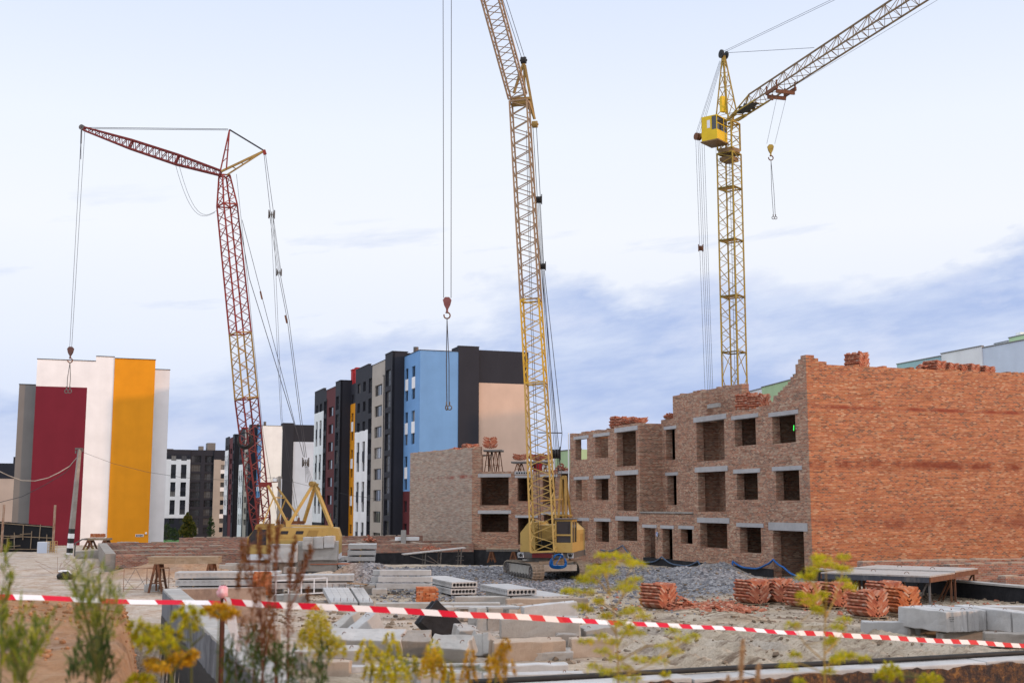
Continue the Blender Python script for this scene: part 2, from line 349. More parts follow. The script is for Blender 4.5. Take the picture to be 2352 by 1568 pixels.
def height(x, y, fine=True):
    p = V((x, y, 0)); a, b = p.dot(D2) - AL, p.dot(D1) - BN
    z = .09 * noise.noise(V((x * .22, y * .22, 0))) + .05 * noise.noise(V((x * .9, y * .9, 3)))
    if y > 110: z -= 1.1 * sst(110, 150, y) + .026 * max(0, min(y, 700) - 150)
    for c, r, h in HEAPS:
        q = (x - c.x) ** 2 + (y - c.y) ** 2
        if q < r * r * 2: z += h * max(0, 1 - q / (r * r * 1.2)) ** 1.5 * (1 + .35 * noise.noise(V((x, y, h)) * 1.3))
    # pit beside the far brick wing
    z -= 1.35 * sst(83, 88, y) * (1 - sst(106, 110, y)) * sst(-17, -12, x) * (1 - sst(5, 8, x))
    # tyre ruts
    q = p - RC; s_ = q.dot(RD); t_ = q.dot(V((RD.y, -RD.x, 0)))
    k = (1 - sst(5.5, 7.5, abs(s_))) * (1 - sst(4.0, 5.5, abs(t_)))
    if k > 0: z += k * (.17 * math.sin(t_ * 5.2 + .6 * math.sin(s_ * .8)) + .09 * noise.noise(V((s_ * 4, t_ * 2, 1))))
    zi = z
    bank = None
    if b < 0 and a > -1.0: bank = -b
    elif a < 0 and b < 60: bank = math.hypot(min(0, a), min(0, b)) if b < 0 else -a
    if bank is not None and y < 60:
        k = sst(BFAR - BN + 1.2, BFAR - BN - .5, b) if a < 0 and b > 0 else 1.0
        far = sst(27, 17.5, y)                              # the soil heap ends about 20 m out on the left
        top = 2.55 * far + .12 * noise.noise(V((x * .6, y * .6, 9))) + .22 * sst(-8.5, -6.5, x) * sst(23, 18, y) * sst(12, 15, y)
        if a > 0: top = min(2.2, 3.8 - .165 * y) + .1 * noise.noise(V((x, y, 1)))
        if a > 0: top = top * (1 - sst(3.5, 6.5, x)) + min(top, .35) * sst(3.5, 6.5, x)
        if a <= 0 and bank < 4: top -= .13 * (4 - bank)
        if a <= 0: k3 = sst(-.320, -.290, x / y); top = top * (1 - k3) + min(top, 3.7 - .165 * y) * k3
        floor = -2.6
        w0 = .5
        slope = 1.3 if a > 0 else 6.5
        hh = floor if bank < w0 else min(top + z * .4, floor + (bank - w0) * slope)
        z = z * (1 - k) + hh * k if k < 1 else hh
        if fine: z += .05 * noise.noise(V((x * 3, y * 3, 2))) * min(1, bank)
    elif a < 1.2 and a >= 0 and b < BFAR - BN and b > 0: z = min(z, 0)
    if fine and y < 90: z += .035 * noise.noise(V((x * 2.6, y * 2.6, 7))) + .018 * noise.noise(V((x * 6, y * 6, 5)))
    return z
ys = [2 + 12 * i / 60 for i in range(60)] + [14 + 66 * (i / 330) ** 1.25 for i in range(330)] + [80 * (1500 / 80) ** (i / 60) for i in range(61)]
NC = 300
vs_, fs_, gm, cl, pl = [], [], [], [], []
for y in ys:
    hw = .62 * y + 10
    for j in range(NC + 1):
        x = (2 * j / NC - 1) * hw
        vs_.append((x, y, height(x, y)))
        g = 0.0
        for (px, py, rx, ry) in ((1150, 1335, 9.0, 9.0), (1420, 1350, 7.5, 7.0), (1600, 1335, 6.0, 5.0), (985, 1318, 6.5, 8.0)):
            c = G(px, py); g = max(g, 1 - ((x - c.x) / rx) ** 2 - ((y - c.y) / ry) ** 2)
        gm.append(max(0, min(1, g * 2.2 + .5 * noise.noise(V((x * .5, y * .5, 4))))) if g > -.3 else 0.0)
        p = V((x, y, 0)); a, b = p.dot(D2) - AL, p.dot(D1) - BN
        c_ = 0.0
        if a < 0 and y < 30: c_ = sst(.6, 1.6, -a) * sst(30, 24, y)
        for hp in (4, 6, 7):
            c, r, h = HEAPS[hp]; q = math.hypot(x - c.x, y - c.y); c_ = max(c_, .8 * sst(r * 1.3, r * .6, q))
        cl.append(c_)
        pl.append(max(.85 * sst(0, 1, a) * sst(.4, 1, b) * sst(9, 5, b + 1.5 * noise.noise(V((x * .4, y * .4, 8)))) * sst(0, 3, x), sst(30, 38, y) * sst(125, 100, y) * sst(6, 12, -x + 3 * noise.noise(V((x * .15, y * .15, 0)))), .9 * sst(30, 34, y) * sst(52, 44, y) * sst(-4.5, -1.5, -x + 1.5 * noise.noise(V((x * .3, y * .3, 6))))))
for i in range(len(ys) - 1):
    for j in range(NC):
        k = i * (NC + 1) + j; fs_.append((k, k + 1, k + NC + 2, k + NC + 1))
me = bpy.data.meshes.new('ground'); me.from_pydata(vs_, [], fs_)
me.polygons.foreach_set('use_smooth', [True] * len(fs_))
for nm, dat in (('gravel', gm), ('clay', cl), ('pale', pl)):
    at_ = me.attributes.new(nm, 'FLOAT', 'POINT'); at_.data.foreach_set('value', dat)
def groundmat():
    t = NT('site_ground'); co = t.coord()
    big = t.noise(co, .16, 6, .65); med = t.noise(co, .9, 7, .7); fin = t.noise(co, 9, 6, .7)
    mud = t.ramp(med, [(.28, (.19, .14, .095)), (.44, (.36, .295, .215)), (.60, (.48, .41, .32)), (.8, (.56, .49, .395))])
    mud = t.mix(t.maprange(big, .47, .62, 0, .6), mud, (.48, .425, .35))
    mud = t.mix(t.maprange(t.noise(co, .45, 8, .78, (1, 2.2, 1)), .52, .62, 0, .85), mud, (.15, .10, .065))
    def att(n):
        a = t.new('ShaderNodeAttribute', attribute_name=n); return a.outputs['Fac']
    pale = t.mix(t.maprange(med, .38, .6), (.40, .30, .22), (.54, .475, .41))
    pale = t.mix(t.maprange(t.noise(co, 1.4, 6, .7, (1, 2.4, 1)), .54, .66, 0, .9), pale, (.30, .165, .095))
    k = t.mix(t.math('MULTIPLY', att('pale'), .9), mud, pale)
    clay = t.ramp(t.noise(co, 1.7, 7, .7), [(.3, (.24, .125, .06)), (.5, (.36, .205, .11)), (.72, (.43, .28, .17))])
    k = t.mix(att('clay'), k, clay)
    vo = t.new('ShaderNodeTexVoronoi'); vo.inputs['Scale'].default_value = 9; t.link(co, vo.inputs['Vector'])
    gr = t.ramp(vo.outputs['Color'], [(.2, (.09, .093, .105)), (.5, (.18, .185, .2)), (.85, (.32, .32, .33))])
    gr = t.mix(t.maprange(med, .5, .75, 0, .55), gr, (.22, .19, .16))
    k = t.mix(att('gravel'), k, gr)
    k = t.mix(t.maprange(fin, .5, .7, 0, .5), k, t.mix(1.0, k, (.5, .47, .43), 'MULTIPLY'))
    h = t.math('ADD', t.math('MULTIPLY', fin, .8), t.math('ADD', med, t.math('MULTIPLY', vo.outputs['Distance'], .5)))
    t.bump(h, .9, .12)
    return t.out(k, .95, 0, .15)
me.materials.append(groundmat())
go = bpy.data.objects.new('ground', me); C.objects.link(go); tag(go, kind='structure')
mb = MB(); mb.quad((-900, 900, -14.9), (900, 900, -14.9), (2600, 4600, -14.9), (-2600, 4600, -14.9))
o = mb.build('field', dull('field_soil', (.16, .15, .10), (.12, .13, .07), .05, .95, 0)); tag(o, kind='structure')
def drop(x, y): return height(x, y, False)
# ---------------------------------------------------------------- scattered stones and clods (nobody could count them)
def scatter(name, n, region, smin, smax, mat_, seed, test=None):
    r = random.Random(seed); mb = MB(); base = []
    bm = bmesh.new(); bmesh.ops.create_icosphere(bm, subdivisions=1, radius=1)
    iv = [v.co.copy() for v in bm.verts]; fv = [tuple(v.index for v in f.verts) for f in bm.faces]; bm.free()
    cu = [V(c) for c in ((-1, -1, -.7), (1, -1, -.7), (1, 1, -.7), (-1, 1, -.7), (-.8, -.7, .6), (.7, -.9, .7), (.8, .7, .5), (-.6, .8, .8))]
    cf = [(3, 2, 1, 0), (4, 5, 6, 7), (0, 1, 5, 4), (1, 2, 6, 5), (2, 3, 7, 6), (3, 0, 4, 7)]
    for _ in range(n):
        px, py = region(r); p = G(px, py)
        if test and not test(p): continue
        s = smin * (smax / smin) ** (r.random() ** 1.7)
        m = M.Rotation(r.random() * 6.28, 3, 'Z') @ M.Rotation(r.uniform(-.6, .6), 3, 'X')
        z = drop(p.x, p.y)
        sc_ = V((s * r.uniform(.7, 1.3), s * r.uniform(.7, 1.3), s * r.uniform(.5, 1)))
        mb.add([m @ V((c.x * sc_.x, c.y * sc_.y, c.z * sc_.z)) * (1 + r.uniform(-.15, .15)) + V((p.x, p.y, z + s * .25)) for c in cu], cf)
    o = mb.build(name, mat_, fix=False); tag(o, kind='stuff'); return o
Mt['gravel'] = dull('gravel_stone', (.215, .22, .24), (.155, .155, .17), 3, .9, .3, 20, island=.5)
Mt['clod'] = dull('soil_clod', (.24, .19, .14), (.17, .13, .095), 3, .95, .4, 15, island=.35)
Mt['clayclod'] = dull('clay_clod', (.33, .18, .095), (.24, .12, .06), 3, .95, .4, 15, island=.35)
tag(scatter('gravel', 15000, lambda r: (r.gauss(1230, 190), 1302 + abs(r.gauss(0, 42))), .025, .085, Mt['gravel'], 1, lambda p: -9 < p.x < 13 and 42 < p.y < 84), 'grey crushed stone spread around the tracks of the crane', 'gravel')
tag(scatter('soil_clods', 9000, lambda r: (r.uniform(60, 2350), 1320 + abs(r.gauss(0, 85))), .015, .085, Mt['clod'], 2, lambda p: p.y > 24 and p.dot(D2) - AL > 1), 'brown clods of soil lying over the muddy site', 'soil')
tag(scatter('brick_rubble', 620, lambda r: (r.choice([r.gauss(1655, 40), r.gauss(1655, 40), r.uniform(900, 2300)]), 1395 + r.gauss(0, 9)), .04, .10, Mt['loose'], 3, lambda p: p.y > 24), 'broken red brick rubble strewn over the mud before the pallets', 'rubble')
def clods_heap(name, n, seed, label):
    r = random.Random(seed); mb = MB()
    for _ in range(n):
        x, y = r.uniform(-10.5, -4.2), r.uniform(11, 21); p = V((x, y, 0))
        if p.dot(D2) - AL > -1.0: continue
        s = .009 * (4.5 ** r.random()) * (1.6 if r.random() < .03 else 1)
        mb.blob((x, y, drop(x, y) + s * .3), s, r.random() * 9, 1, (1, 1, .8))
    o = mb.build(name, Mt['clayclod'], fix=False); tag(o, label, 'soil', kind='stuff')
clods_heap('clay_clods', 2600, 5, 'orange clay lumps on the flank of the dug soil bank')
# ================================================================ painted housing blocks in the distance
PT = {n: paint('paint_' + n, c) for n, c in dict(anthracite=(.026, .028, .038), white=(.76, .78, .80), burgundy=(.145, .014, .028), orange=(.66, .27, .012),
      blue=(.15, .31, .57), taupe=(.37, .335, .295), pink=(.56, .42, .34), grey=(.17, .168, .165), redbrown=(.105, .024, .028), teal=(.30, .43, .48), green=(.36, .50, .30), red=(.4, .03, .035), offwhite=(.66, .68, .71), bluegrey=(.50, .57, .68)).items()}
def glazing():
    t = NT('block_glass'); oi = t.new('ShaderNodeObjectInfo').outputs['Random']
    k = t.ramp(oi, [(0, (.012, .014, .018)), (.55, (.03, .034, .042)), (.8, (.10, .10, .10)), (1, (.26, .25, .235))])
    return t.out(k, .06, 0, .7)
Mt['glz'] = glazing()
Mt['frame'] = dull('window_frame', (.035, .036, .042), bump=0, rough=.5)
def cells(P, us, zs, fn, T, mb, end0=None):
    """wall from cells: fn(u,z) -> material index or None (opening); P(u, depth, z)"""
    us = sorted(set(round(u, 4) for u in us)); zs = sorted(set(round(z, 4) for z in zs))
    idx = {}
    def vx(i, k, j):
        key = (i, k, j)
        if key not in idx: idx[key] = len(mb.v); mb.v.append(tuple(P(us[i], T if k else 0.0, zs[j])))
        return idx[key]
    ni, nj = len(us) - 1, len(zs) - 1
    g = [[fn((us[i] + us[i + 1]) / 2, (zs[j] + zs[j + 1]) / 2) for j in range(nj)] for i in range(ni)]
    def q(a, b, c, d, m): mb.f.append((a, b, c, d)); mb.m.append(m)
    for i in range(ni):
        for j in range(nj):
            m = g[i][j]
            if m is None: continue
            q(vx(i, 0, j), vx(i + 1, 0, j), vx(i + 1, 0, j + 1), vx(i, 0, j + 1), m)
            q(vx(i + 1, 1, j), vx(i, 1, j), vx(i, 1, j + 1), vx(i + 1, 1, j + 1), m)
            if i == 0 or g[i - 1][j] is None: q(vx(i, 1, j), vx(i, 0, j), vx(i, 0, j + 1), vx(i, 1, j + 1), m if end0 is None or i else end0)
            if i == ni - 1 or g[i + 1][j] is None: q(vx(i + 1, 0, j), vx(i + 1, 1, j), vx(i + 1, 1, j + 1), vx(i + 1, 0, j + 1), m)
            if j == 0 or g[i][j - 1] is None: q(vx(i, 1, j), vx(i + 1, 1, j), vx(i + 1, 0, j), vx(i, 0, j), m)
            if j == nj - 1 or g[i][j + 1] is None: q(vx(i, 0, j + 1), vx(i + 1, 0, j + 1), vx(i + 1, 1, j + 1), vx(i, 1, j + 1), m)
_win = {}
def window(parent, P, u0, u1, z0, z1, dep, leaves, axis):
    """frame with its pane; axis 'y': facade runs along local y (normal -x); 'x': runs along local x (normal -y)"""
    w_, h_ = round(u1 - u0, 2), round(z1 - z0, 2); key = (w_, h_, leaves, axis)
    if key not in _win:
        def Q(mb, a0, a1, d0, d1, b0, b1):
            if axis == 'y': mb.box(d0, d1, a0, a1, b0, b1)
            else: mb.box(a0, a1, d0, d1, b0, b1)
        f = MB(); t = .07
        Q(f, 0, t, 0, .1, 0, h_); Q(f, w_ - t, w_, 0, .1, 0, h_); Q(f, t, w_ - t, 0, .1, 0, t); Q(f, t, w_ - t, 0, .1, h_ - t, h_)
        for i in range(1, leaves): x = w_ * i / leaves; Q(f, x - .035, x + .035, .01, .09, t, h_ - t)
        if h_ > 1.9: Q(f, t, w_ - t, .02, .08, h_ * .4, h_ * .4 + .07)
        g = MB(); Q(g, t, w_ - t, .045, .06, t, h_ - t)
        _win[key] = (f.mesh('window', Mt['frame']), g.mesh('pane', Mt['glz']))
    fm, gmh = _win[key]
    p = P(u0, dep, z0)
    o = bpy.data.objects.new('window', fm); place(o, parent, p); q = bpy.data.objects.new('pane', gmh); place(q, o)
    q.location = (0, 0, 0)
    return o
def facade(parent, name, P, u0, u1, z0, z1, pal, base, wins, panels=(), axis='y', T=.35, leaves=2, depth=.2):
    """wins: rectangles (u0,u1,z0,z1); panels: (u0,u1,z0,z1,material index)"""
    us = [u0, u1]; zs = [z0, z1]
    for r_ in list(wins) + [p[:4] for p in panels]: us += r_[:2]; zs += r_[2:4]
    us = [u for u in us if u0 <= u <= u1]; zs = [z for z in zs if z0 <= z <= z1]
    def fn(u, z):
        for a, b, c, d_ in [r_[:4] for r_ in wins]:
            if a < u < b and c < z < d_: return None
        for a, b, c, d_, m in panels:
            if a < u < b and c < z < d_: return m
        return base
    mb = MB(); cells(P, us, zs, fn, T, mb)
    o = mb.build(name, pal, parent, fix=False)
    for r_ in wins:
        a, b, c, d_ = r_[:4]
        window(parent, P, max(a, u0), min(b, u1), max(c, z0), d_, depth, r_[4] if len(r_) > 4 else leaves, axis)
    return o
AN, WH, BU, ORR, BL, TA, PK, RBR = 0, 1, 2, 3, 4, 5, 6, 7
PAL = [PT[k] for k in ('anthracite', 'white', 'burgundy', 'orange', 'blue', 'taupe', 'pink', 'redbrown')]
def long_block(name, label, loc, rz, rep):
    """long nine-storey block; local x along the gable, y along the street front"""
    t = thing(name, label, 'apartment block', loc, rz, 'long apartment blocks with bays')
    e = 1.68; zb = -1.5 - (5.5 if rep else 0)
    P0 = lambda u, dd, z: V((dd, u, z)); P1 = lambda u, dd, z: V((dd - e, u, z))
    fl = [21.85 - 2.9 * i for i in range(8)]
    # light blue end bay with white and red-brown infill
    wins = [(a, b, z - 1.42, z, 1) for z in fl for a, b in ((5.8, 7.3), (2.35, 4.0))]
    pan = [(a, b, fl[i] - 2.9, fl[i] - 1.42, WH) for i in (0, 2, 4) for a, b in ((5.8, 7.3), (2.35, 4.0))] + [(0.36, 7.8, zb, 5.7, RBR)]
    facade(t, 'wall', P0, .36, 7.9, zb, 23.6, PAL, BL, wins, [p for p in pan[:-1]] + [pan[-1]])
    # dark bay, taupe bay, dark stair strip, dark-over-white bay on the projecting plane
    wins = [(8.7, 11.3, 22.0 - 2.88 * i - 2.2, 22.0 - 2.88 * i, 2) for i in range(8)]
    facade(t, 'wall', P1, 7.8, 11.75, zb, 24.25, PAL, AN, wins)
    wins = [(13.25, 17.5, 20.48 - 2.9 * i - 1.52, 20.48 - 2.9 * i, 3) for i in range(8)]
    facade(t, 'wall', P1, 11.75, 19.2, zb, 23.55, PAL, TA, wins)
    wins = [(19.3, 21.35, 21.9 - 2.9 * i - 2.1, 21.9 - 2.9 * i, 2) for i in range(8)]
    facade(t, 'wall', P1, 19.2, 21.5, zb, 23.7, PAL, AN, wins)
    wins = [(a, b, 21.75 - 2.9 * i - 1.4, 21.75 - 2.9 * i, 1) for i in range(8) for a, b in ((23.2, 24.9), (26.8, 28.5))]
    pan = [(a, b, z0, z1, AN) for z0, z1 in ((10.15, 11.65), (4.35, 5.85), (-1.4, .05)) for a, b in ((23.2, 24.9), (26.8, 28.5))] + [(21.5, 30, zb, 14.65, WH)]
    facade(t, 'wall', P1, 21.5, 30, zb, 24.05, PAL, AN, wins, pan)
    wins = [(38.75, 40.3, 21.2 - 2.9 * i - 1.4, 21.2 - 2.9 * i, 1) for i in range(8)]
    pan = [(38.75, 40.3, 21.2 - 2.9 * i - 2.9, 21.2 - 2.9 * i - 1.4, WH) for i in (1, 3, 5)] + [(30, 41, zb, 19.75, ORR)]
    facade(t, 'wall', P0, 30, 41.2, zb, 22.9, PAL, AN, wins, pan)
    wins = [(41.95, 44.3, 21.2 - 2.88 * i - 2.15, 21.2 - 2.88 * i, 2) for i in range(8)]
    facade(t, 'wall', P1, 41, 44.85, zb, 23.6, PAL, AN, wins)
    wins = [(46.15, 50.05, 19.88 - 2.88 * i - 1.52, 19.88 - 2.88 * i, 3) for i in range(7)]
    facade(t, 'wall', P1, 44.85, 52.1, zb, 22.95, PAL, RBR, wins)
    wins = [(52.2, 54.2, 21.2 - 2.88 * i - 2.1, 21.2 - 2.88 * i, 2) for i in range(8)]
    facade(t, 'wall', P1, 52.1, 54.45, zb, 23.1, PAL, AN, wins)
    wins = [(a, b, 21.1 - 2.88 * i - 1.38, 21.1 - 2.88 * i, 1) for i in range(7) for a, b in ((56.1, 57.8), (59.6, 61.25))]
    pan = [(a, b, 21.1 - 2.88 * (i + 1), 21.1 - 2.88 * i - 1.38, AN) for i in (1, 3, 5) for a, b in ((56.1, 57.8), (59.6, 61.25))] + [(54.45, 62.8, 1.0, 19.75, WH)]
    facade(t, 'wall', P1, 54.45, 62.8, zb, 23.55, PAL, AN, wins, pan)
    # returns of the projecting bays, core, gable, roof pieces
    mb = MB()
    mb.box(-e + .02, .36, 7.8, 8.1, zb, 24.24); mb.box(-e + .02, .36, 29.7, 29.99, zb, 24.0); mb.box(-e + .02, .36, 41.0, 41.3, zb, 23.59); mb.box(-e + .02, .36, 62.5, 62.79, zb, 23.5)
    mb.box(.36, 7.8, .4, 62.7, zb, 22.6); mb.box(7.8, 14.6, 1.0, 62.7, zb, 22.6); mb.box(-e + .36, .36, 8.1, 29.6, zb, 22.4); mb.box(-e + .36, .36, 41.3, 62.4, zb, 22.4)
    mb.build('core', PT['anthracite'], t)
    mb = MB(); mb.box(0, 5.1, 0, .4, zb, 23.55); mb.build('gable_wall', PT['blue' if not rep else 'white'], t)
    mb = MB(); mb.box(5.1, 7.9, -.06, .4, zb, 24.3); mb.box(7.9, 15, .55, .95, 19.7, 24.0); mb.box(5.1, 5.5, .4, 3, 22.6, 24.3); mb.box(7.5, 7.9, .4, 9, 22.6, 24.3); mb.box(7.9, 15, 8.6, 9, 22.6, 24.3)
    mb.build('gable_wall', PT['anthracite'], t)
    mb = MB(); mb.box(7.9, 15, .5, .9, zb, 19.7); mb.build('gable_wall', PT['pink' if not rep else 'bluegrey'], t)
    mb = MB()
    mb.box(-.06, 5.1, -.06, .46, 23.55, 23.63); mb.box(-.06, .4, .46, 7.8, 23.6, 23.68); mb.box(-e - .06, .5, 7.75, 11.8, 24.25, 24.33); mb.box(-e - .06, -e + .4, 11.8, 19.2, 23.55, 23.62)
    mb.box(-e - .06, -e + .4, 21.5, 30.05, 24.05, 24.12); mb.box(-e - .06, .5, 40.95, 44.9, 23.6, 23.67); mb.box(-e - .06, -e + .4, 44.9, 52.1, 22.95, 23.02); mb.box(-e - .06, -e + .4, 54.45, 62.8, 23.55, 23.62); mb.box(5.05, 7.95, -.1, .44, 24.3, 24.37)
    mb.build('parapet_cap', Mt['frame'], t)
    mb = MB(); mb.box(.5, 9, 8.3, 11.6, 22.6, 24.2); mb.box(.4, 7, 41.4, 44.7, 22.6, 23.55); mb.box(2.5, 7, 31, 37, 22.6, 25.4)
    mb.build('roof_house', PT['anthracite'], t)
    for a, b in ((38, 39.2), (40.4, 42)):
        mb = MB(); mb.box(.2, 1.6, a, b, 22.9, 25.3); mb.box(.1, 1.7, a - .1, b + .1, 25.3, 25.42); mb.build('chimney', PT['red'], t)
    for a in (9.4, 36.0):
        mb = MB(); mb.cyl((2.0, a, 24), (2.0, a, 25.2), .35); mb.build('vent_pipe', Mt['steel'], t)
    mb = MB()
    for u in (12.0, 51.6): mb = MB(); mb.tube([(-e - .07, u, zb), (-e - .07, u, 21.5), (-e - .07, u + .8, 21.5)], .06, 6); mb.build('drain_pipe', Mt['frame'], t)
    return t
B0 = at(961, 1240, 152); B0.z = 0
blk = long_block('apartment_block', 'long block with a sky-blue gable, dark bays and orange strip behind the brick wing', B0, TH, False)
q = at(595, 1240, 300); q.z = 0
blk2 = long_block('apartment_block', 'long block with white and pale blue gable behind the lattice of the red crane', q, TH, True)
def text_mesh(name, cu, mat_):
    tmp = bpy.data.objects.new('tmp', cu); C.objects.link(tmp); bpy.context.view_layer.update()
    me = bpy.data.meshes.new_from_object(tmp.evaluated_get(bpy.context.evaluated_depsgraph_get())); bpy.data.objects.remove(tmp); bpy.data.curves.remove(cu)
    me.name = name; me.materials.clear(); me.materials.append(mat_); return bpy.data.objects.new(name, me)
# ---- tall tower with burgundy and orange stripes
LB = at(62, 1253, 165); LB.z = -1.5
t = thing('apartment_block', 'tall windowless gable in white with burgundy and orange panels', 'apartment block', (LB.x, LB.y, 0), TH)
p0 = V((LB.x, LB.y, 0))
def lx(px, py): q = onp(px, py, p0, D1); return (q - p0).dot(D2), q.z
xb0, xb1, xw, xo, xr = lx(75.5, 1020)[0], lx(194, 1020)[0], lx(255, 1020)[0], lx(349.5, 1020)[0], lx(369, 1020)[0]
zb1, zt1, zt2, zto, ztr, ztg = lx(140, 888)[1], lx(150, 827)[1], lx(240, 819)[1], lx(310, 825)[1], lx(366, 846)[1], lx(70, 875)[1]
x1_ = lx(217, 900)[0]
zb = -1.6
mb = MB(); mb.box(xb0, xb1, 0, .4, zb, zb1); mb.build('gable_panel', PT['burgundy'], t)
mb = MB(); mb.box(xb0, x1_, .004, .4, zb1, zt1); mb.box(x1_, xw, .004, .4, zb1, zt2); mb.box(xb1, xw, .004, .4, zb, zb1); mb.build('gable_panel', PT['white'], t)
mb = MB(); mb.box(xw, xo, -.12, .4, zb, zto); mb.build('gable_panel', PT['orange'], t)
mb = MB(); mb.box(xo, xr + 1.0, 1.6, 14, zb, ztr); mb.build('side_wing', PT['offwhite'], t)
mb = MB(); mb.box(xb0 - 2.2, xb0, 1.2, 14, zb, ztg - .4); mb.build('side_wing', PT['grey'], t)
mb = MB(); mb.box(xb0 + .02, xo - .02, .4, 26, zb, zto - .6); mb.build('core', PT['offwhite'], t)
mb = MB(); mb.box(xb0 - .05, x1_, -.06, .5, zt1, zt1 + .1); mb.box(x1_, xw, -.06, .5, zt2, zt2 + .1); mb.box(xw, xo + .05, -.18, .5, zto, zto + .1); mb.box(xo, xr + 1.05, 1.54, 2, ztr, ztr + .1); mb.box(xb0 - 2.25, xb0, 1.14, 1.7, ztg - .4, ztg - .3); mb.build('parapet_cap', Mt['frame'], t)
mb = MB(); mb.blob((xo - .35, -.2, lx(333, 1224)[1]), .16, 2, 2); mb.build('wall_camera', PT['white'], t)
hx0, hz0 = lx(311, 1232); hx1, hz1 = lx(330, 1226)
sg = thing('house_number_sign', 'small black address plate with house number on the orange panel', 'sign', D2 * hx0 + V((LB.x, LB.y, hz0)) - D1 * .124, TH)
w_, h_ = hx1 - hx0, hz1 - hz0
mb = MB(); mb.box(0, w_, -.05, 0, 0, h_); mb.build('backing', PT['white'], sg)
mb = MB(); mb.box(.05, w_ * .7, -.058, -.05, .05, h_ - .05); mb.box(w_ * .72, w_ - .05, -.058, -.05, .05, h_ - .05); mb.build('plate', Mt['black'], sg)
cu = bpy.data.curves.new('number', 'FONT'); cu.body = '38'; cu.size = h_ * .75; cu.align_x = 'CENTER'; cu.extrude = .004
o = text_mesh('number', cu, PT['white']); place(o, sg, (w_ * .855, -.062, h_ * .25)); o.rotation_euler = (math.pi / 2, 0, 0)
mb = MB(); mb.box(.12, w_ * .64, -.062, -.058, h_ * .52, h_ * .68); mb.box(.22, w_ * .56, -.062, -.058, h_ * .2, h_ * .3); mb.build('lettering', PT['bluegrey'], sg)
# ---- pink gabled block at the far left edge
q = at(-60, 1250, 235); q.z = 0
t = thing('apartment_block', 'low pink gable under a charcoal band, half hidden behind the striped tower', 'apartment block', q, TH)
zz1, zz0 = 4 + (1158 - 1064) * 235 / 2750, 4 + (1158 - 1099) * 235 / 2750
xe = 8.1
mb = MB(); mb.box(-20, xe, 0, .4, -2, zz0); mb.build('gable_wall', PT['pink'], t)
mb = MB(); mb.box(-20, xe, -.05, 12, zz0, zz1); mb.build('gable_band', PT['anthracite'], t)
mb = MB(); mb.box(xe - .3, xe + .35, .4, 12, -2, zz1 - .4); mb.build('corner_strip', PT['orange'], t)
for x in (-3.2, .6, 6.2): mb = MB(); mb.box(x, x + 1.2, .5, 1.7, zz1, zz1 + 1.3); mb.build('chimney', PT['anthracite'], t)
# ---- far block with white panel, seen face on
Y3 = 372; q = at(372, 1240, Y3); q.z = 0
t = thing('apartment_block', 'far white and anthracite block with paired windows beyond the birch', 'apartment block', q, TH)
n3 = D1; p0 = V((q.x, q.y, 0))
def u3(zx, zy):
    px, py = (600 + zx * .3826) / 1.7415, (1650 + zy * .3826) / 1.7415; r_ = onp(px, py, p0, D1); return (r_ - p0).dot(D2), r_.z
ua, ub, uc, ud, ue = u3(95, 800)[0], u3(160, 800)[0], u3(412, 800)[0], u3(660, 800)[0], u3(775, 800)[0]
ztop = u3(300, 385)[1]; zw = u3(300, 487)[1]; zg = u3(300, 1100)[1]; zbt = -8
Px = lambda u, dd, z: V((u, dd, z))
rows = [u3(250, zy)[1] for zy in (445, 540, 632, 725, 820, 912, 1008, 1105, 1200)]; hh = u3(250, 445)[1] - u3(250, 482)[1] + .4
cols = [(u3(215, 700)[0], u3(268, 700)[0]), (u3(320, 700)[0], u3(378, 700)[0])]
wins = [(a, b, z - 1.6, z, 2) for z in rows for a, b in cols]
pan = [(a, b, rows[i + 1], rows[i] - 1.6, AN) for i in (1, 3, 5) for a, b in cols] + [(ub, uc, zg, zw, WH)]
facade(t, 'wall', Px, ub, uc, zbt, ztop, PAL, AN, wins, pan, axis='x')
wins = [(a, b, z - 2.1, z, 4) for z in rows for a, b in ((u3(428, 700)[0], u3(530, 700)[0]), (u3(570, 700)[0], u3(662, 700)[0]))]
Pr = lambda u, dd, z: V((u, dd + .5, z))
facade(t, 'wall', Pr, uc, ud + .4, zbt, ztop, PAL, AN, wins, axis='x')
wins = [(u3(738, 700)[0], ue - .1, z - 1.5, z, 1) for z in rows]
facade(t, 'wall', Px, ud, ue + 4, zbt, u3(700, 490)[1], PAL, TA, wins, [(u3(735, 700)[0], ue, rows[i + 1], rows[i] - 1.5, WH) for i in (1, 3, 6)], axis='x')
wins = [(u3(100, 700)[0], u3(146, 700)[0], z - 1.5, z, 1) for z in rows[2:]]
Pl = lambda u, dd, z: V((u, dd + 2.5, z))
facade(t, 'wall', Pl, ua - 6, ub, zbt, u3(130, 650)[1], PAL, BL, wins, [(u3(97, 700)[0], u3(146, 700)[0], rows[i + 1], rows[i] - 1.5, WH) for i in (2, 4, 6)], axis='x')
mb = MB(); mb.box(ub + .1, ue + 4, .9, 14, zbt, ztop - .3); mb.box(ua - 6, ub, 3, 14, zbt, u3(130, 650)[1] - .3); mb.box(ua - 2, ub, 5, 14, 0, ztop - 1.5); mb.box(ud, ue + 4, .2, .88, u3(700, 490)[1], ztop); mb.build('core', PT['anthracite'], t)
mb = MB(); a, z_ = u3(612, 310); b = u3(697, 310)[0]; mb.box(a, b, 3, 8, ztop - .5, z_); a = u3(524, 345)[0]; b = u3(572, 345)[0]; mb.box(a, b, 3, 6, ztop - .5, u3(550, 345)[1]); mb.box(u3(170, 372)[0], u3(250, 372)[0], 2, 6, ztop - .4, u3(200, 374)[1]); mb.build('roof_house', PT['grey'], t)
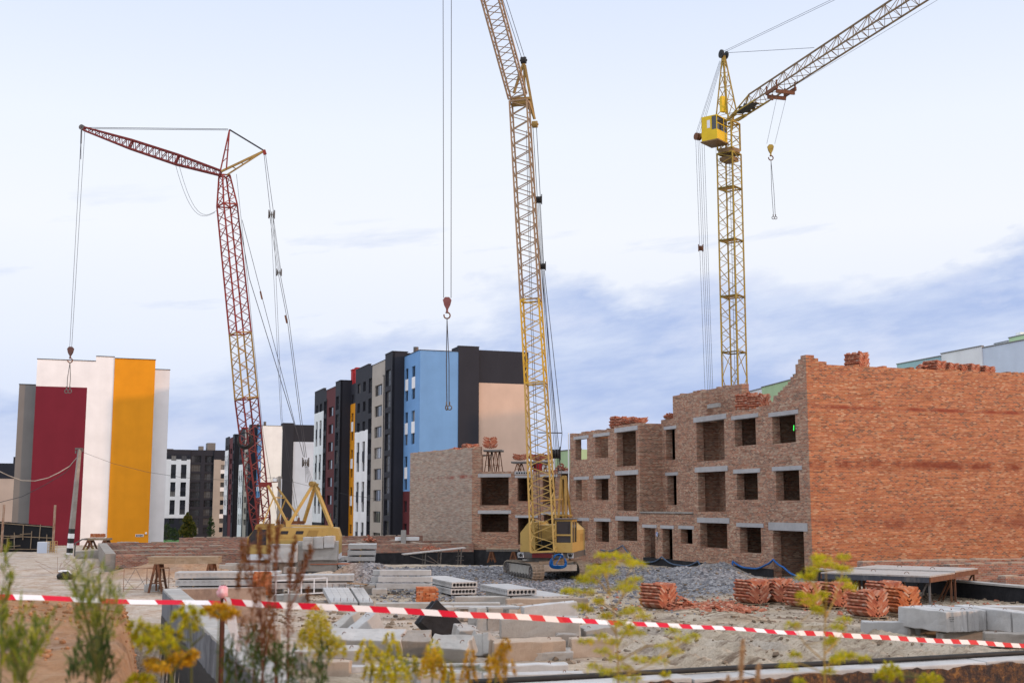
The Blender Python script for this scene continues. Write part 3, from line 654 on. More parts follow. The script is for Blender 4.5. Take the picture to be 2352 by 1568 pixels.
# ---- pale green and white blocks behind the brick building
def plain_block(name, label, pa, pb, ztop, depth, pal_list, extra=None):
    a = V((pa.x, pa.y, 0)); b = V((pb.x, pb.y, 0)); dd = (b - a); L = dd.length; ang = math.atan2(dd.y, dd.x)
    t = thing(name, label, 'apartment block', a, ang)
    for f0, f1, y0, zt, mat_ in pal_list:
        mb = MB(); mb.box(L * f0, L * f1, y0, depth, -1, zt); mb.build('wall', PT[mat_], t)
        mb = MB(); mb.box(L * f0 - .05, L * f1 + .05, y0 - .08, y0 + .3, zt, zt + .12); mb.build('parapet_cap', PT['grey'], t)
    return t, L
zt = 20.2; f_ = 2750 * (zt - 4)
pa, pb = at(1640, 900, f_ / (1158 - 921)), at(1830, 878, f_ / (1158 - 872))
t, L = plain_block('apartment_block', 'teal, white and pale green block peeping over the brick parapet beside the tower', pa, pb, zt, 12,
                [(-.2, .36, 0, zt - .3, 'teal'), (.36, .62, .2, zt, 'offwhite'), (.62, 1.3, 0, zt + .1, 'green')])
for f0, f1, z0, z1, yy in ((.55, .63, zt - 4.6, zt - 2.9, .2), (.66, .9, zt - 5.0, zt - 2.6, 0), (.08, .2, zt - 4.4, zt - 3, 0)):
    window(t, lambda u, dd, z: V((u, dd, z)), L * f0, L * f1, z0, z1, yy - .06, 2, 'x')
zt = 22.0; f_ = 2750 * (zt - 4)
pa, pb = at(2060, 840, f_ / (1158 - 838)), at(2165, 826, f_ / (1158 - 818))
plain_block('apartment_block', 'low teal and white block behind the brick stacks on the long parapet', pa, pb, zt, 10, [(0, .95, 0, zt, 'teal'), (.95, 1.75, .15, zt + .3, 'offwhite'), (1.75, 2.6, .3, zt + .1, 'bluegrey')])
zt = 24.5; f_ = 2750 * (zt - 4)
pa, pb = at(2284, 790, f_ / (1158 - 786)), at(2352, 776, f_ / (1158 - 771))
t, L = plain_block('apartment_block', 'white block with lime green corner and dark windows over the parapet edge', pa, pb, zt, 12, [(0, .62, 0, zt - .25, 'offwhite'), (.62, 1.9, -.5, zt, 'green')])
window(t, lambda u, dd, z: V((u, dd, z)), L * .34, L * .6, zt - 5.4, zt - 2.6, -.1, 2, 'x'); window(t, lambda u, dd, z: V((u, dd, z)), L * .85, L * 1.3, zt - 7, zt - 2.2, -.6, 2, 'x')
mb = MB(); mb.box(L * .5, L * .66, 1, 2, zt - .3, zt + .8); mb.build('chimney', PT['white'], t)
zt = 10.6; f_ = 2750 * (zt - 4)
pa, pb = at(1225, 1050, f_ / (1158 - 1044)), at(1312, 1050, f_ / (1158 - 1035))
plain_block('apartment_block', 'green and white house showing between the middle crane and the brick front', pa, pb, zt, 8, [(0, .25, 0, zt - .2, 'red'), (.25, .6, 0, zt - .5, 'white'), (.6, 1.2, 0, zt, 'green')])
# ---- lawn, birch and shrubs in front of the far blocks
Mt['lawn'] = dull('lawn_grass', (.035, .11, .02), (.05, .14, .03), 1.5, .95, .5, 20)
q = at(330, 1238, 300); mb = MB(); mb.quad((-75, 190, -1.9), (-42, 190, -1.9), (-40, 330, -5.5), (-110, 330, -5.5)); o = mb.build('lawn', Mt['lawn']); tag(o, kind='structure')
def leafmat(name, stops, trans=.25):
    t = NT(name); k = t.ramp(t.geo('Random Per Island'), stops); t.out(k, .7, 0, .2)
    t.b.inputs['Subsurface Weight'].default_value = 0
    tr = t.new('ShaderNodeBsdfTranslucent'); t.link(k, tr.inputs['Color']); mx = t.new('ShaderNodeMixShader'); mx.inputs[0].default_value = trans
    t.link(t.b.outputs[0], mx.inputs[1]); t.link(tr.outputs[0], mx.inputs[2]); t.link(mx.outputs[0], t.n['Material Output'].inputs['Surface'])
    return t.m
Mt['leaf_b'] = leafmat('birch_leaf', [(0, (.05, .07, .015)), (.5, (.10, .11, .02)), (.8, (.17, .14, .02)), (1, (.28, .19, .02))])
Mt['leaf_g'] = leafmat('shrub_leaf', [(0, (.012, .03, .012)), (.7, (.03, .055, .018)), (1, (.05, .08, .02))])
Mt['bark'] = dull('bark', (.12, .10, .08), (.06, .05, .04), 8)
def leaves_cloud(mb, c, rad, n, size, r, shape=1.0):
    for _ in range(n):
        while True:
            p = V((r.uniform(-1, 1), r.uniform(-1, 1), r.uniform(-1, 1)))
            if p.length < 1: break
        hz = (p.z + 1) / 2; k = (1 - hz * shape) if shape else 1
        p = V((p.x * rad[0] * max(.12, k), p.y * rad[1] * max(.12, k), p.z * rad[2])) + V(c)
        if noise.noise(p * (1.1 / max(rad) * 3)) < -.12: continue
        a = V((r.uniform(-1, 1), r.uniform(-1, 1), r.uniform(-1, 1))).normalized(); b = a.cross(V((r.uniform(-1, 1), r.uniform(-1, 1), r.uniform(-1, 1)))).normalized()
        s = size * r.uniform(.6, 1.3); mb.add([p - a * s, p + b * s * .5, p + a * s, p - b * s * .5], [(0, 1, 2, 3)])
def tree(name, label, loc, H, wd, n, leafm, seed, shape=.75, size=.28, group=None):
    r = random.Random(seed); t = thing(name, label, 'tree' if H > 4 else 'shrub', loc, 0, group)
    mb = MB(); mb.tube([(0, 0, 0), (.1, 0, H * .4), (0, .05, H * .92)], H * .02, 6, r1=H * .004)
    for i in range(9): z = H * (.25 + .07 * i); a = r.random() * 6.28; mb.tube([(0, 0, z), (math.cos(a) * wd * .6 * (1 - i * .08), math.sin(a) * wd * .6 * (1 - i * .08), z + H * .12)], H * .006, 4, r1=.01)
    mb.build('trunk', Mt['bark'], t)
    mb = MB(); leaves_cloud(mb, (0, 0, H * .55), (wd, wd, H * .47), n, size, r, shape); mb.build('crown', leafm, t, fix=False)
    return t
q = at(430, 1243, 205); tree('birch_tree', 'yellowing birch standing on the lawn beside the red brick footing', (q.x, q.y, -2.5), 5.2, 2.1, 5200, Mt['leaf_b'], 3, .72, .15)
for i, (px, Yy, H, wd, lb) in enumerate(((383, 240, 4.0, 1.6, 'dark evergreen shrub at the white corner of the striped tower'), (402, 250, 3.0, 1.4, 'smaller dark shrub between the evergreen and the birch'), (484, 250, 5.4, 1.1, 'thin dark sapling growing past the birch'))):
    q = at(px, 1240, Yy); tree('shrub', lb, (q.x, q.y, -1.1 - .026 * (Yy - 150)), H, wd, 900, Mt['leaf_g'], 20 + i, .5, .16)
# ================================================================ unfinished brick building
C0 = G(1868, 1335); C0.z = 0
T_ = .5
bb = thing('brick_building', 'big unfinished three-storey red brick building with empty window holes', 'building', C0, TH)
def zoom4(zx, zy): return (2200 + zx * .6376) / 1.7415, (1350 + zy * .6376) / 1.7415
# depth of the stair recess, read off the photograph
e_lo, e_hi = .3, 5
tx = zoom4(700, 800)[0]
def prj(p):
    q = RM.transposed() @ (p - CAM); return 1176 + F * q.x / -q.z, PY - F * q.y / -q.z
for _ in range(40):
    e_ = (e_lo + e_hi) / 2; x_ = prj(C0 + D1 * 20.45 + D2 * e_ + UP * 6)[0]
    if x_ < tx: e_lo = e_
    else: e_hi = e_
REC = e_
P0 = lambda u, dd, z: V((dd, u, z))
PR = lambda u, dd, z: V((dd + REC, u, z))
def urec(zx, zy=800):
    q = onp(*zoom4(zx, zy), C0 + D2 * REC, D2); return (q - C0).dot(D1), q.z
def brickwall(parent, name, P, u0, u1, zlo, top, holes, mat_, T=T_, step=.26, mats=None, end0=None):
    us = [u0, u1] + [r_[i] for r_ in holes for i in (0, 1)]; zs = [zlo] + [r_[i] for r_ in holes for i in (2, 3)]
    n = int((u1 - u0) / step); us += [u0 + step * i for i in range(1, n)]
    us = sorted(set(round(u, 3) for u in us if u0 <= u <= u1))
    us = [u for i, u in enumerate(us) if i == 0 or u - us[i - 1] > .02]
    tops = {}
    for i in range(len(us) - 1):
        c = (us[i] + us[i + 1]) / 2; tops[i] = round(zlo + round((top(c) - zlo + rnd.choice((0, 0, 0, .08, -.08)) * .5) / .08) * .08, 3)
    zs += list(tops.values())
    def fn(u, z):
        for a, b, c, d_ in holes:
            if a < u < b and c < z < d_: return None
        for i in range(len(us) - 1):
            if us[i] < u < us[i + 1]: return 0 if z < tops[i] else None
        return None
    mb = MB(); cells(P, us, zs, fn, T, mb, end0)
    return mb.build(name, mats or mat_, parent, fix=False)
def lintel(parent, P, u0, u1, z, h=.22, ext=.32):
    a, b = P(u0 - ext, -.035, z - .012), P(u1 + ext, T_ - .06, z + h)
    mb = MB(); mb.box(min(a.x, b.x), max(a.x, b.x), min(a.y, b.y), max(a.y, b.y), a.z, b.z); return mb.build('lintel', Mt['lintel'], parent)
def stair(tab, last):
    def f(u):
        for a, z in tab:
            if u < a: return z
        return last
    return f
bf = Mt['brick_front']
# near part of the long front
holes = [(5.25, 7.6, 7.4, 8.98), (1.2, 3.5, 7.35, 8.88), (5.2, 7.5, 4.28, 5.82), (1.0, 3.3, 4.22, 5.86), (5.0, 7.3, 1.24, 2.72), (8.82, 12.25, 6.66, 9.12), (8.82, 12.2, 3.57, 6.0), (8.75, 12.05, 1.38, 2.9), (.75, 3.75, -.45, 2.6)]
top3 = stair([(.45, 11.98), (.75, 11.75), (1.02, 11.55), (1.5, 10.95), (1.9, 10.7), (2.4, 10.5), (2.9, 10.2), (3.3, 10.0), (3.8, 9.75), (4.4, 9.55), (10.9, 9.48), (11.35, 9.9)], 10.95)
brickwall(bb, 'wall', P0, .5, 12.85, -.45, top3, holes, bf)
for a, b, c, d_ in holes[:-1]: lintel(bb, P0, a, b, d_, .3 if b - a > 3 else .22)
lintel(bb, P0, .75, 3.75, 2.6, .42, .4)
# far part of the front
holes = [(20.95, 24.1, 6.68, 9.15), (20.95, 24.1, 3.57, 6.08), (20.95, 24.1, 1.47, 2.88)] + [(a, b, c, d_) for a, b in ((25.6, 27.9), (29.45, 31.7)) for c, d_ in ((7.42, 9.02), (4.32, 5.9), (1.27, 2.78))]
brickwall(bb, 'wall', P0, 20.4, 32.8, -.3, stair([(24.5, 9.6)], 9.5), holes, bf)
for a, b, c, d_ in holes: lintel(bb, P0, a, b, d_, .3 if b - a > 3 else .22)
# ground floor porch between them and the set-back stair wall above
holes = [(15.75, 17.15, .32, 2.45), (18.2, 19.85, .32, 2.46), (13.05, 14.6, 1.53, 2.47)]
brickwall(bb, 'wall', P0, 12.85, 20.4, -.3, lambda u: 3.42, holes, bf)
for a, b, c, d_ in holes: lintel(bb, P0, a, b, d_, .2, .25)
mb = MB(); mb.box(-.06, REC, 12.86, 20.39, 3.425, 3.52); mb.build('porch_roof', Mt['conc_d'], bb)
ua, ub = urec(785, 700)[0], urec(728, 700)[0]; zt_ = urec(760, 572)[1]; zb_ = urec(760, 766)[1]; z2t = urec(768, 862)[1]; z2b = urec(768, 1048)[1]
holes = [(ua, ub, zb_, zt_), (ua - .1, ub - .1, z2b, z2t)]
upier = urec(772, 400)[0]; zp = urec(850, 350)[1]
brickwall(bb, 'wall', PR, 9.5, 20.4, 3.52, lambda u: zp if u < upier else 9.85, holes, bf)
for a, b, c, d_ in holes: lintel(bb, PR, a, b, d_, .2, .25)
brickwall(bb, 'wall', lambda u, dd, z: V((u, 20.4 + dd, z)), T_, REC + T_ - .01, 3.5, lambda u: 9.62, [], bf, T=.4)
mb = MB(); mb.box(.1, .32, 9.7, 11.0, 9.9, 10.15); mb.build('concrete_pad', Mt['conc'], bb)
# orange gable wall
tops = stair([(.42, 11.98), (.9, 11.78), (1.25, 11.62)], 11.5)
brickwall(bb, 'gable_wall', lambda u, dd, z: V((u, dd, z)), 0, 27, .52, tops, [], None, mats=[Mt['brick_gable'], bf], end0=1)
mb = MB(); mb.box(-.04, .5, .0, .72, -1.0, .56); mb.box(-.04, .5, 3.78, 20, -1.0, .56 - .1); mb.box(.5, 27, -.04, .5, -1.0, .515); mb.build('plinth', Mt['tar'], bb)
# slabs and inner walls (the rooms are dark because they are closed)
for k, (z0, z1) in enumerate(((-.2, .05), (3.1, 3.35), (6.2, 6.42), (9.22, 9.42))):
    mb = MB(); x0 = .505
    for ya, yb in ((.5, 12.6), (12.6, 20.4), (20.4, 25.0 if k == 3 else 32.7), (28.2, 32.7)):
        if k < 3 and ya > 28: continue
        mb.box(REC + .51 if ya == 12.6 and k else x0, 11, ya + .002, yb, z0, z1)
    mb.build('floor_slab', Mt['conc_d'], bb)
mb = MB(); mb.box(11, 11.4, .5, 32.8, -.3, 9.4); mb.build('rear_wall', bf, bb)
for ya in (4.05, 8.2, 12.6, 24.5, 28.5):
    mb = MB(); mb.box(.51, 10.99, ya, ya + .38, .06, 9.2); mb.build('partition', bf, bb)
for ya, yb, xx in ((8.6, 12.6, 2.1), (20.7, 24.5, 2.1), (.5, 8.2, 8.6), (12.98, 20.39, 8.6), (24.9, 28.5, 2.8), (28.9, 32.7, 8.6)):
    mb = MB(); mb.box(xx, xx + .3, ya, yb, -.3, 9.2); mb.build('partition', bf, bb)
# small fittings on the brickwork
mb = MB()
for k in range(2): mb.prism([(-.3, 0), (.3, 0), (.3, .22), (-.3, .22)], 'z', 0, .01)
p0 = C0 + D2 * 0
def fpt(px, py, off=0.0): q = onp(px, py, C0 - D2 * off, D2); return q
def ped_sign(label, loc, rz, axis_n):
    t = thing('pedestrian_sign', label, 'sign', loc, rz)
    mb = MB(); mb.cyl((0, -.03, 0), (0, -.012, 0), .30, 28); mb.build('rim', PT['white'], t)
    mb = MB(); mb.cyl((0, -.036, 0), (0, -.03, 0), .265, 28); mb.build('disc', dull('sign_blue', (.012, .07, .30), bump=0, rough=.4), t)
    f = MB()
    f.prism([(.035 * math.cos(a) - .02, .15 + .04 * math.sin(a)) for a in [i * math.pi / 5 for i in range(10)]], 'y', -.040, -.036)
    f.prism([(-.05, .09), (.04, .1), (.06, -.03), (-.02, -.04)], 'y', -.040, -.036)
    f.prism([(-.02, -.03), (.03, -.05), (-.05, -.2), (-.1, -.19)], 'y', -.0401, -.0361); f.prism([(.0, -.04), (.06, -.03), (.10, -.2), (.05, -.2)], 'y', -.0402, -.0362)
    f.prism([(-.04, .08), (-.02, .05), (-.1, -.03), (-.12, 0)], 'y', -.0403, -.0363); f.prism([(.03, .09), (.06, .07), (.1, -.01), (.07, -.02)], 'y', -.0404, -.0364)
    f.build('walking_figure', PT['white'], t)
    mb = MB(); mb.box(-.05, .05, -.012, 0, -.72, .6); mb.build('post', Mt['steel'], t); t.scale = (.56, 1, .56)
    return t
q = fpt(1509.5, 1226, .04); ped_sign('round blue pedestrian sign between the two ground-floor doorways', q, TH - math.pi / 2, None)
gs = thing('light_stick', 'glowing green light stick hanging in the top window near the corner', 'light', C0 + D1 * 2.45 + D2 * .7 + UP * 8.05, TH)
t_ = NT('green_glow'); t_.b.inputs['Emission Color'].default_value = (.05, 1, .12, 1); t_.b.inputs['Emission Strength'].default_value = 1.6; t_.out((.05, .4, .08))
mb = MB(); mb.cyl((0, 0, 0), (.02, 0, .3), .02, 8); mb.build('tube', t_.m, gs); mb = MB(); mb.cyl((.02, 0, .3), (.02, 0, .75), .006, 5); mb.build('cord', Mt['black'], gs)
mb = MB(); mb.cyl(C0 + D1 * 32.9 - D2 * .08 + UP * 3.2, C0 + D1 * 32.9 - D2 * .08 + UP * 9.6, .05, 8)
o = mb.build('white_pipe', PT['white']); tag(o, 'thin white pipe up the inner corner of the brick fronts', 'pipe')
# blue cable draped along the front
Mt['cable_b'] = dull('blue_cable', (.02, .12, .38), (.015, .08, .26), 5, .5, 0)
Mt['cable_g'] = dull('grey_blue_cable', (.07, .12, .20), (.05, .08, .13), 5, .5, 0)
def cable(name, label, pts, r, mat_, off=.12, cat='cable'):
    P3 = []
    for x, y in pts:
        q = fpt(x, y, off); P3.append(q)
    S = []
    for i in range(len(P3) - 1):
        a, b = P3[i], P3[i + 1]
        for k in range(6): S.append(a.lerp(b, k / 6) - UP * .06 * math.sin(math.pi * k / 6) * (b - a).length)
    S.append(P3[-1]); mb = MB(); mb.tube(S, r, 6, 0); o = mb.build(name, mat_, smooth=True); return tag(o, label, cat)
cable('power_cable', 'grey-blue cable looping along the base of the brick front past the doorways', [(1380, 1262), (1430, 1252), (1460, 1282), (1490, 1290), (1520, 1278), (1560, 1297), (1603, 1288), (1622, 1312), (1650, 1344)], .045, Mt['cable_g'])
cable('power_cable', 'bright blue cable drooping round the garage pier of the brick front', [(1650, 1344), (1672, 1325), (1683, 1288), (1722, 1304), (1760, 1296), (1776, 1284), (1800, 1302), (1830, 1322), (1852, 1332)], .055, Mt['cable_b'], .16)
cable('power_cable', 'blue cable loop dropping to the gravel beside the garage pier', [(1683, 1288), (1684, 1320), (1668, 1362), (1680, 1366)], .045, Mt['cable_b'], .24)
# ---------------------------------------------------------------- far wing
Wc = V((-3.2, 96.6, 0)); Ec = C0 + D1 * 32.85
wd = (Ec - Wc); wl = wd.length; wa = math.atan2(wd.y, wd.x)
wg = thing('brick_building', 'two-storey brick wing with a blank buff gable behind the middle crane', 'building', Wc, wa)
Pw = lambda u, dd, z: V((u, dd, z))
k8 = wl / 635
def z3(x, y): return (x - 425) * k8, 4 + (810 - y) * .6376 / 1.7415 * 96 / 2750
holes = []
for xa, xb, ya, yb in ((480, 665, 640, 815), (722, 815, 645, 790), (480, 665, 866, 980), (724, 840, 890, 1055), (885, 965, 640, 810), (1000, 1048, 620, 812), (890, 965, 870, 980), (985, 1048, 868, 985)):
    a, zt_ = z3(xa, ya); b, zb_ = z3(xb, yb); holes.append((a, min(b, wl - .15), zb_, zt_))
wt_ = z3(0, 606)[1]
brickwall(wg, 'wall', Pw, 0, wl, .45, stair([(.62, 8.62), (.75, 8.0), (.9, 7.3)], wt_), holes, bf)
for a, b, c, d_ in holes: lintel(wg, Pw, a, b, d_, .26 if b - a > 1.8 else .18, .2)
ca, sa = math.cos(-wa), math.sin(-wa)
def tol(v): return V((v.x * ca - v.y * sa, v.x * sa + v.y * ca, v.z))
d1l, d2l = tol(D1), tol(D2)
gl = (onp(941, 1150, Wc, D2) - Wc).dot(D1)
gtop = 4 + (1158 - 1042) / 2750 * (Wc.y + gl * D1.y)
Pg = lambda u, dd, z: d1l * u + d2l * dd + UP * z
brickwall(wg, 'gable_wall', Pg, .02, gl, .45, lambda u: 8.55 if u < .5 else 8.5 + (gtop - 8.5) * u / gl, [], Mt['brick_grey'])
mb = MB(); 
def lbox(mb, u0, u1, d0, d1, z0, z1):
    vs = [d1l * u + d2l * dd + UP * z for z in (z0, z1) for u, dd in ((u0, d0), (u1, d0), (u1, d1), (u0, d1))]
    mb.add(vs, [(3, 2, 1, 0), (4, 5, 6, 7), (0, 1, 5, 4), (1, 2, 6, 5), (2, 3, 7, 6), (3, 0, 4, 7)])
lbox(mb, 0, gl, -.05, .4, -2.4, .45); mb.box(0, wl, -.06, .4, -2.4, .45); mb.build('plinth', Mt['tar'], wg)
for z0, z1 in ((.1, .3), (3.45, 3.68), (6.48, wt_ - .02)):
    mb = MB(); mb.box(.2, wl, .51, 4.2, z0, z1); mb.box(-2.0, .2, 4.2, 12, z0, z1); mb.build('floor_slab', Mt['conc_d'], wg)
mb = MB(); mb.box(-2.5, wl, 4.2, 4.5, .3, 6.5); mb.build('partition', bf, wg)
for x in (3.25, 5.3): mb = MB(); mb.box(x, x + .3, .52, 4.2, .3, 6.5); mb.build('partition', bf, wg)
mb = MB(); mb.box(.5, wl, 12, 12.3, .3, 6.5); mb.build('rear_wall', bf, wg)
# hollow slab ends showing on the top of the wing
mb = MB()
for i in range(6): mb.cyl((3.7 + i * .2, -.02, wt_ - .13), (3.7 + i * .2, .03, wt_ - .13), .07, 10)
mb.build('slab_hole_shade', Mt['dark'], wg)  # dark discs paint the shade of the slab holes
mb = MB(); mb.box(3.5, 5.0, -.015, .3, wt_ - .25, wt_ + .01); mb.build('lintel', Mt['lintel'], wg)
q = onp(1203, 1225, Wc, V((wd.y, -wd.x, 0))); ped_sign('round blue pedestrian sign beside the dark doorway behind the crane', q + V((wd.y, -wd.x, 0)).normalized() * .05, wa, None)
# ---------------------------------------------------------------- low brick footings
bl_ = Mt['brick_low']
def wall_run(parent, name, p, q, z0, z1, w, mat_, cap=.05):
    p, q = V(p), V(q); L = (q - p).length; a = math.atan2(q.y - p.y, q.x - p.x)
    mb = MB(); mb.box(0, L, -w / 2, w / 2, z0, z1); o = mb.build(name, mat_, parent, loc=(p.x, p.y, 0), rot=(0, 0, a))
    if cap:
        mb = MB()
        n = max(2, int(L / 1.1))
        for i in range(n):
            if rnd.random() < .8: mb.box(L * i / n + .02, L * (i + rnd.uniform(.6, 1)) / n, -w / 2 + .03, w / 2 - .03, z1 + .001, z1 + rnd.uniform(.02, cap + .03))
        c = mb.build('mortar_bed', Mt['conc_w'], o)
    return o
ft = thing('footing', 'red brick footing ring with concrete end wall behind the timber trestle', 'foundation', (0, 0, 0))
a0 = G(266, 1273, 1.0); a1 = a0 + D1 * 21.5
wall_run(ft, 'wall', a0, a0 + D2 * 11.5, -.1, 1.0, .5, bl_); wall_run(ft, 'plinth', a0 - D1 * .06 + D2 * .2, a0 - D1 * .06 + D2 * 11.5, -1.2, .22, .52, Mt['tar'], 0)
wall_run(ft, 'wall', a0 + D1 * 6.5, a0 + D1 * 6.5 + D2 * 14, .2, 1.0, .5, bl_); wall_run(ft, 'wall', a0 + D1 * 12 + D2 * 1, a0 + D1 * 12 + D2 * 17, .2, 1.05, .5, bl_)
wall_run(ft, 'wall', a1, a1 + D2 * 22, -.2, 1.05, .5, bl_); wall_run(ft, 'end_wall', a0 - D2 * .3, a1 - D2 * .3, -.6, 1.06, .6, Mt['conc_d'], 0)
ft2 = thing('footing', 'long low red brick footing on black tarred plinth running up to the brick wing', 'foundation', (0, 0, 0))
b1 = V((Wc.x, Wc.y, 0)) - D1 * .2; b0_ = b1 - D2 * 15.5
wall_run(ft2, 'wall', b0_, b1, .3, .95, .5, bl_); wall_run(ft2, 'plinth', b0_ - D1 * .05, b1 - D1 * .05, -2.4, .3, .5, Mt['tar'], 0)
wall_run(ft2, 'wall', b0_ + D1 * 6, b1 + D1 * 6, -.5, 1.0, .5, bl_); wall_run(ft2, 'wall', b0_ + D1 * 13 - D2 * 6, b1 + D1 * 13 - D2 * .5, -.5, 1.25, .5, bl_)
for k in (2.5, 7.5, 12): wall_run(ft2, 'wall', b0_ + D2 * k, b0_ + D2 * k + D1 * 13, -.5, .9, .4, bl_)
mb = MB(); q = b1 - D2 * 4.2 + D1 * 5.5; mb.box(q.x - .2, q.x + .2, q.y - .2, q.y + .2, -.5, 1.9); mb.build('stub_column', Mt['conc'], ft2)
ft3 = thing('footing', 'next section footing with black tarred outer wall and brick partitions under the platform', 'foundation', (0, 0, 0))
c0 = C0 + D2 * .25 - D1 * .1
wall_run(ft3, 'plinth', c0, c0 - D1 * 30, -1.0, .62, .5, Mt['tar'], 0); wall_run(ft3, 'coping', c0 - D2 * .02, c0 - D1 * 30 - D2 * .02, .621, .70, .56, Mt['conc'], 0)
for k, z1 in ((3.2, 1.15), (6.2, .95), (9.6, 1.3), (13.0, .95), (16.5, .9)):
    wall_run(ft3, 'wall', c0 - D1 * k + D2 * .3, c0 - D1 * k + D2 * 20, -.3, z1, .5, bl_)
wall_run(ft3, 'wall', c0 + D2 * 5.2 - D1 * .6, c0 + D2 * 5.2 - D1 * 17, -.3, .9, .4, bl_); wall_run(ft3, 'wall', c0 + D2 * 10.5 - D1 * .6, c0 + D2 * 10.5 - D1 * 17, -.3, 1.0, .4, bl_)
# ---------------------------------------------------------------- near basement walls of concrete blocks
nf = thing('footing', 'pale concrete basement wall with a black tarred outer face running to the near corner', 'foundation', (0, 0, 0))
WT = .56
K = grid(AL, BN)
def block_wall(parent, p, dirv, L, nrm, z1, rows, off0, topm, facem, seed, tarz, tarm='bitumen'):
    """row of big foundation blocks: dirv along, nrm = outward normal"""
    r = random.Random(seed); a = math.atan2(dirv.y, dirv.x); x = 0.0
    while x < L:
        l = min(r.choice((2.38, 2.38, 1.18)), L - x)
        if l < .3: break
        mb = MB(); dz = r.uniform(-.015, .02); dn = r.uniform(-.015, .02)
        n0 = 8
        mb.box(x + .012, x + l - .012, -WT, dn, z1 - .58, z1 + dz)
        o = mb.build('foundation_block', topm, parent, loc=(p.x, p.y, 0), rot=(0, 0, a))
        m_ = o.modifiers.new('b', 'BEVEL'); m_.width = .025; m_.segments = 2
        x += l
    mb = MB(); mb.box(0, L, -WT + .03, -.012, z1 - 3.8, z1 - .585); mb.build('lower_wall', facem, parent, loc=(p.x, p.y, 0), rot=(0, 0, a))
    # tar coat as a skin a few millimetres thick with a ragged upper edge
    mb = MB(); n = int(L / .11); hs = [tarz + .10 * noise.noise(V((i * .16, seed, 0))) + .05 * noise.noise(V((i * .7, seed, 2))) for i in range(n + 1)]
    for i in range(n):
        xa, xb = L * i / n, L * (i + 1) / n
        mb.quad((xa, .034, z1 - 3.8), (xb, .034, z1 - 3.8), (xb, .034, hs[i + 1]), (xa, .034, hs[i])); mb.quad((xa, .034, hs[i]), (xb, .034, hs[i + 1]), (xb, 0.0, hs[i + 1] + .01), (xa, 0.0, hs[i] + .01))
    if tarm == 'bitumen':
        m2 = MB(); h2 = [z1 - .07 + .05 * noise.noise(V((i * .21, seed, 5))) for i in range(n + 1)]
        for i in range(n): xa, xb = L * i / n, L * (i + 1) / n; m2.quad((xa, .024, z1 - .95), (xb, .024, z1 - .95), (xb, .024, h2[i + 1]), (xa, .024, h2[i])); m2.quad((xa, .024, h2[i]), (xb, .024, h2[i + 1]), (xb, -.01, h2[i + 1] + .012), (xa, -.01, h2[i] + .012))
        m2.build('cement_coat', Mt['stain_wall'], parent, loc=(p.x, p.y, 0), rot=(0, 0, a), fix=False)
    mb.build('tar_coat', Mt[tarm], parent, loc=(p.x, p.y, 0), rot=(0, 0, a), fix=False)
# left wall: local +y must point outwards (-D2): run from far to near
pf = grid(AL, BFAR)
block_wall(nf, grid(AL, BN), D1, BFAR - BN, -D2, ZW, 3, 0, Mt['conc'], Mt['stain_wall'], 3, .35)
nf2 = thing('footing', 'basement wall along the frame bottom with golden sun glints painted on its tar face and a hose on top', 'foundation', (0, 0, 0))
q = grid(AL + 34, BN)
block_wall(nf2, q, -D2, 34 - WT - .02, -D1, ZW, 3, 0, Mt['conc_l'], Mt['stain_wall'], 8, ZW - .06, 'glint_tar')
nf3 = thing('footing', 'stained concrete cross wall closing the far end of the near basement', 'foundation', (0, 0, 0))
q = grid(AL + 3.4, BFAR - .02)
mb = MB(); mb.box(0, 2.8, -.5, 0, -.6, ZW - .03); o = mb.build('wall', Mt['conc_w2'], nf3, loc=(q.x, q.y, 0), rot=(0, 0, TH + math.pi))
# hose on the near wall
hp = []
for i in range(60):
    s_ = 3 + i * .5; p = grid(AL + s_, BN + WT - .06 - .02 * math.sin(i * .5), ZW + .05); hp.append(p)
mb = MB(); mb.tube(hp, .045, 8); o = mb.build('hose', Mt['black'], smooth=True); tag(o, 'black rubber hose lying along the back edge of the near wall', 'hose')
# ================================================================ cranes
def lattice(mb, A, B, wa_, wb_, ha, hb, n, rc, rb, ref, mi=0, horiz=False, tri=False):
    """four-chord (or three-chord) lattice from A to B; ref = direction of the width"""
    A, B = V(A), V(B); d = (B - A).normalized(); u = (V(ref) - d * V(ref).dot(d)).normalized(); v = d.cross(u).normalized()
    if tri: cs = [(-1, -.0), (1, -.0), (0, 2.0)]
    else: cs = [(-1, -1), (1, -1), (1, 1), (-1, 1)]
    def pt(i, c):
        f = i / n; p = A.lerp(B, f); w_ = wa_ + (wb_ - wa_) * f; h_ = ha + (hb - ha) * f
        return p + u * (c[0] * w_ / 2) + v * (c[1] * h_ / 2)
    for c in cs: mb.beam(pt(0, c), pt(n, c), rc * 2, rc * 2, mi)
    m = len(cs)
    for k in range(m):
        c1, c2 = cs[k], cs[(k + 1) % m]
        for i in range(n):
            mb.beam(pt(i, c1), pt(i + .5, c2), rb * 2, rb * 2, mi); mb.beam(pt(i + .5, c2), pt(i + 1, c1), rb * 2, rb * 2, mi)
            if horiz: mb.beam(pt(i, c1), pt(i, c2), rb * 1.6, rb * 1.6, mi)
        for i in (0, n): mb.beam(pt(i, c1), pt(i, c2), rc * 1.7, rc * 1.7, mi)
    return u, v
def rope(mb, pts, r=.022, mi=0): mb.tube(pts, r, 4, mi)
def sheave(mb, c, ax, r, w_, mi=0):
    ax = V(ax).normalized(); c = V(c); mb.cyl(c - ax * w_ / 2, c + ax * w_ / 2, r, 16, mi)
    mb.cyl(c - ax * w_ * .7, c + ax * w_ * .7, r * .3, 8, mi)
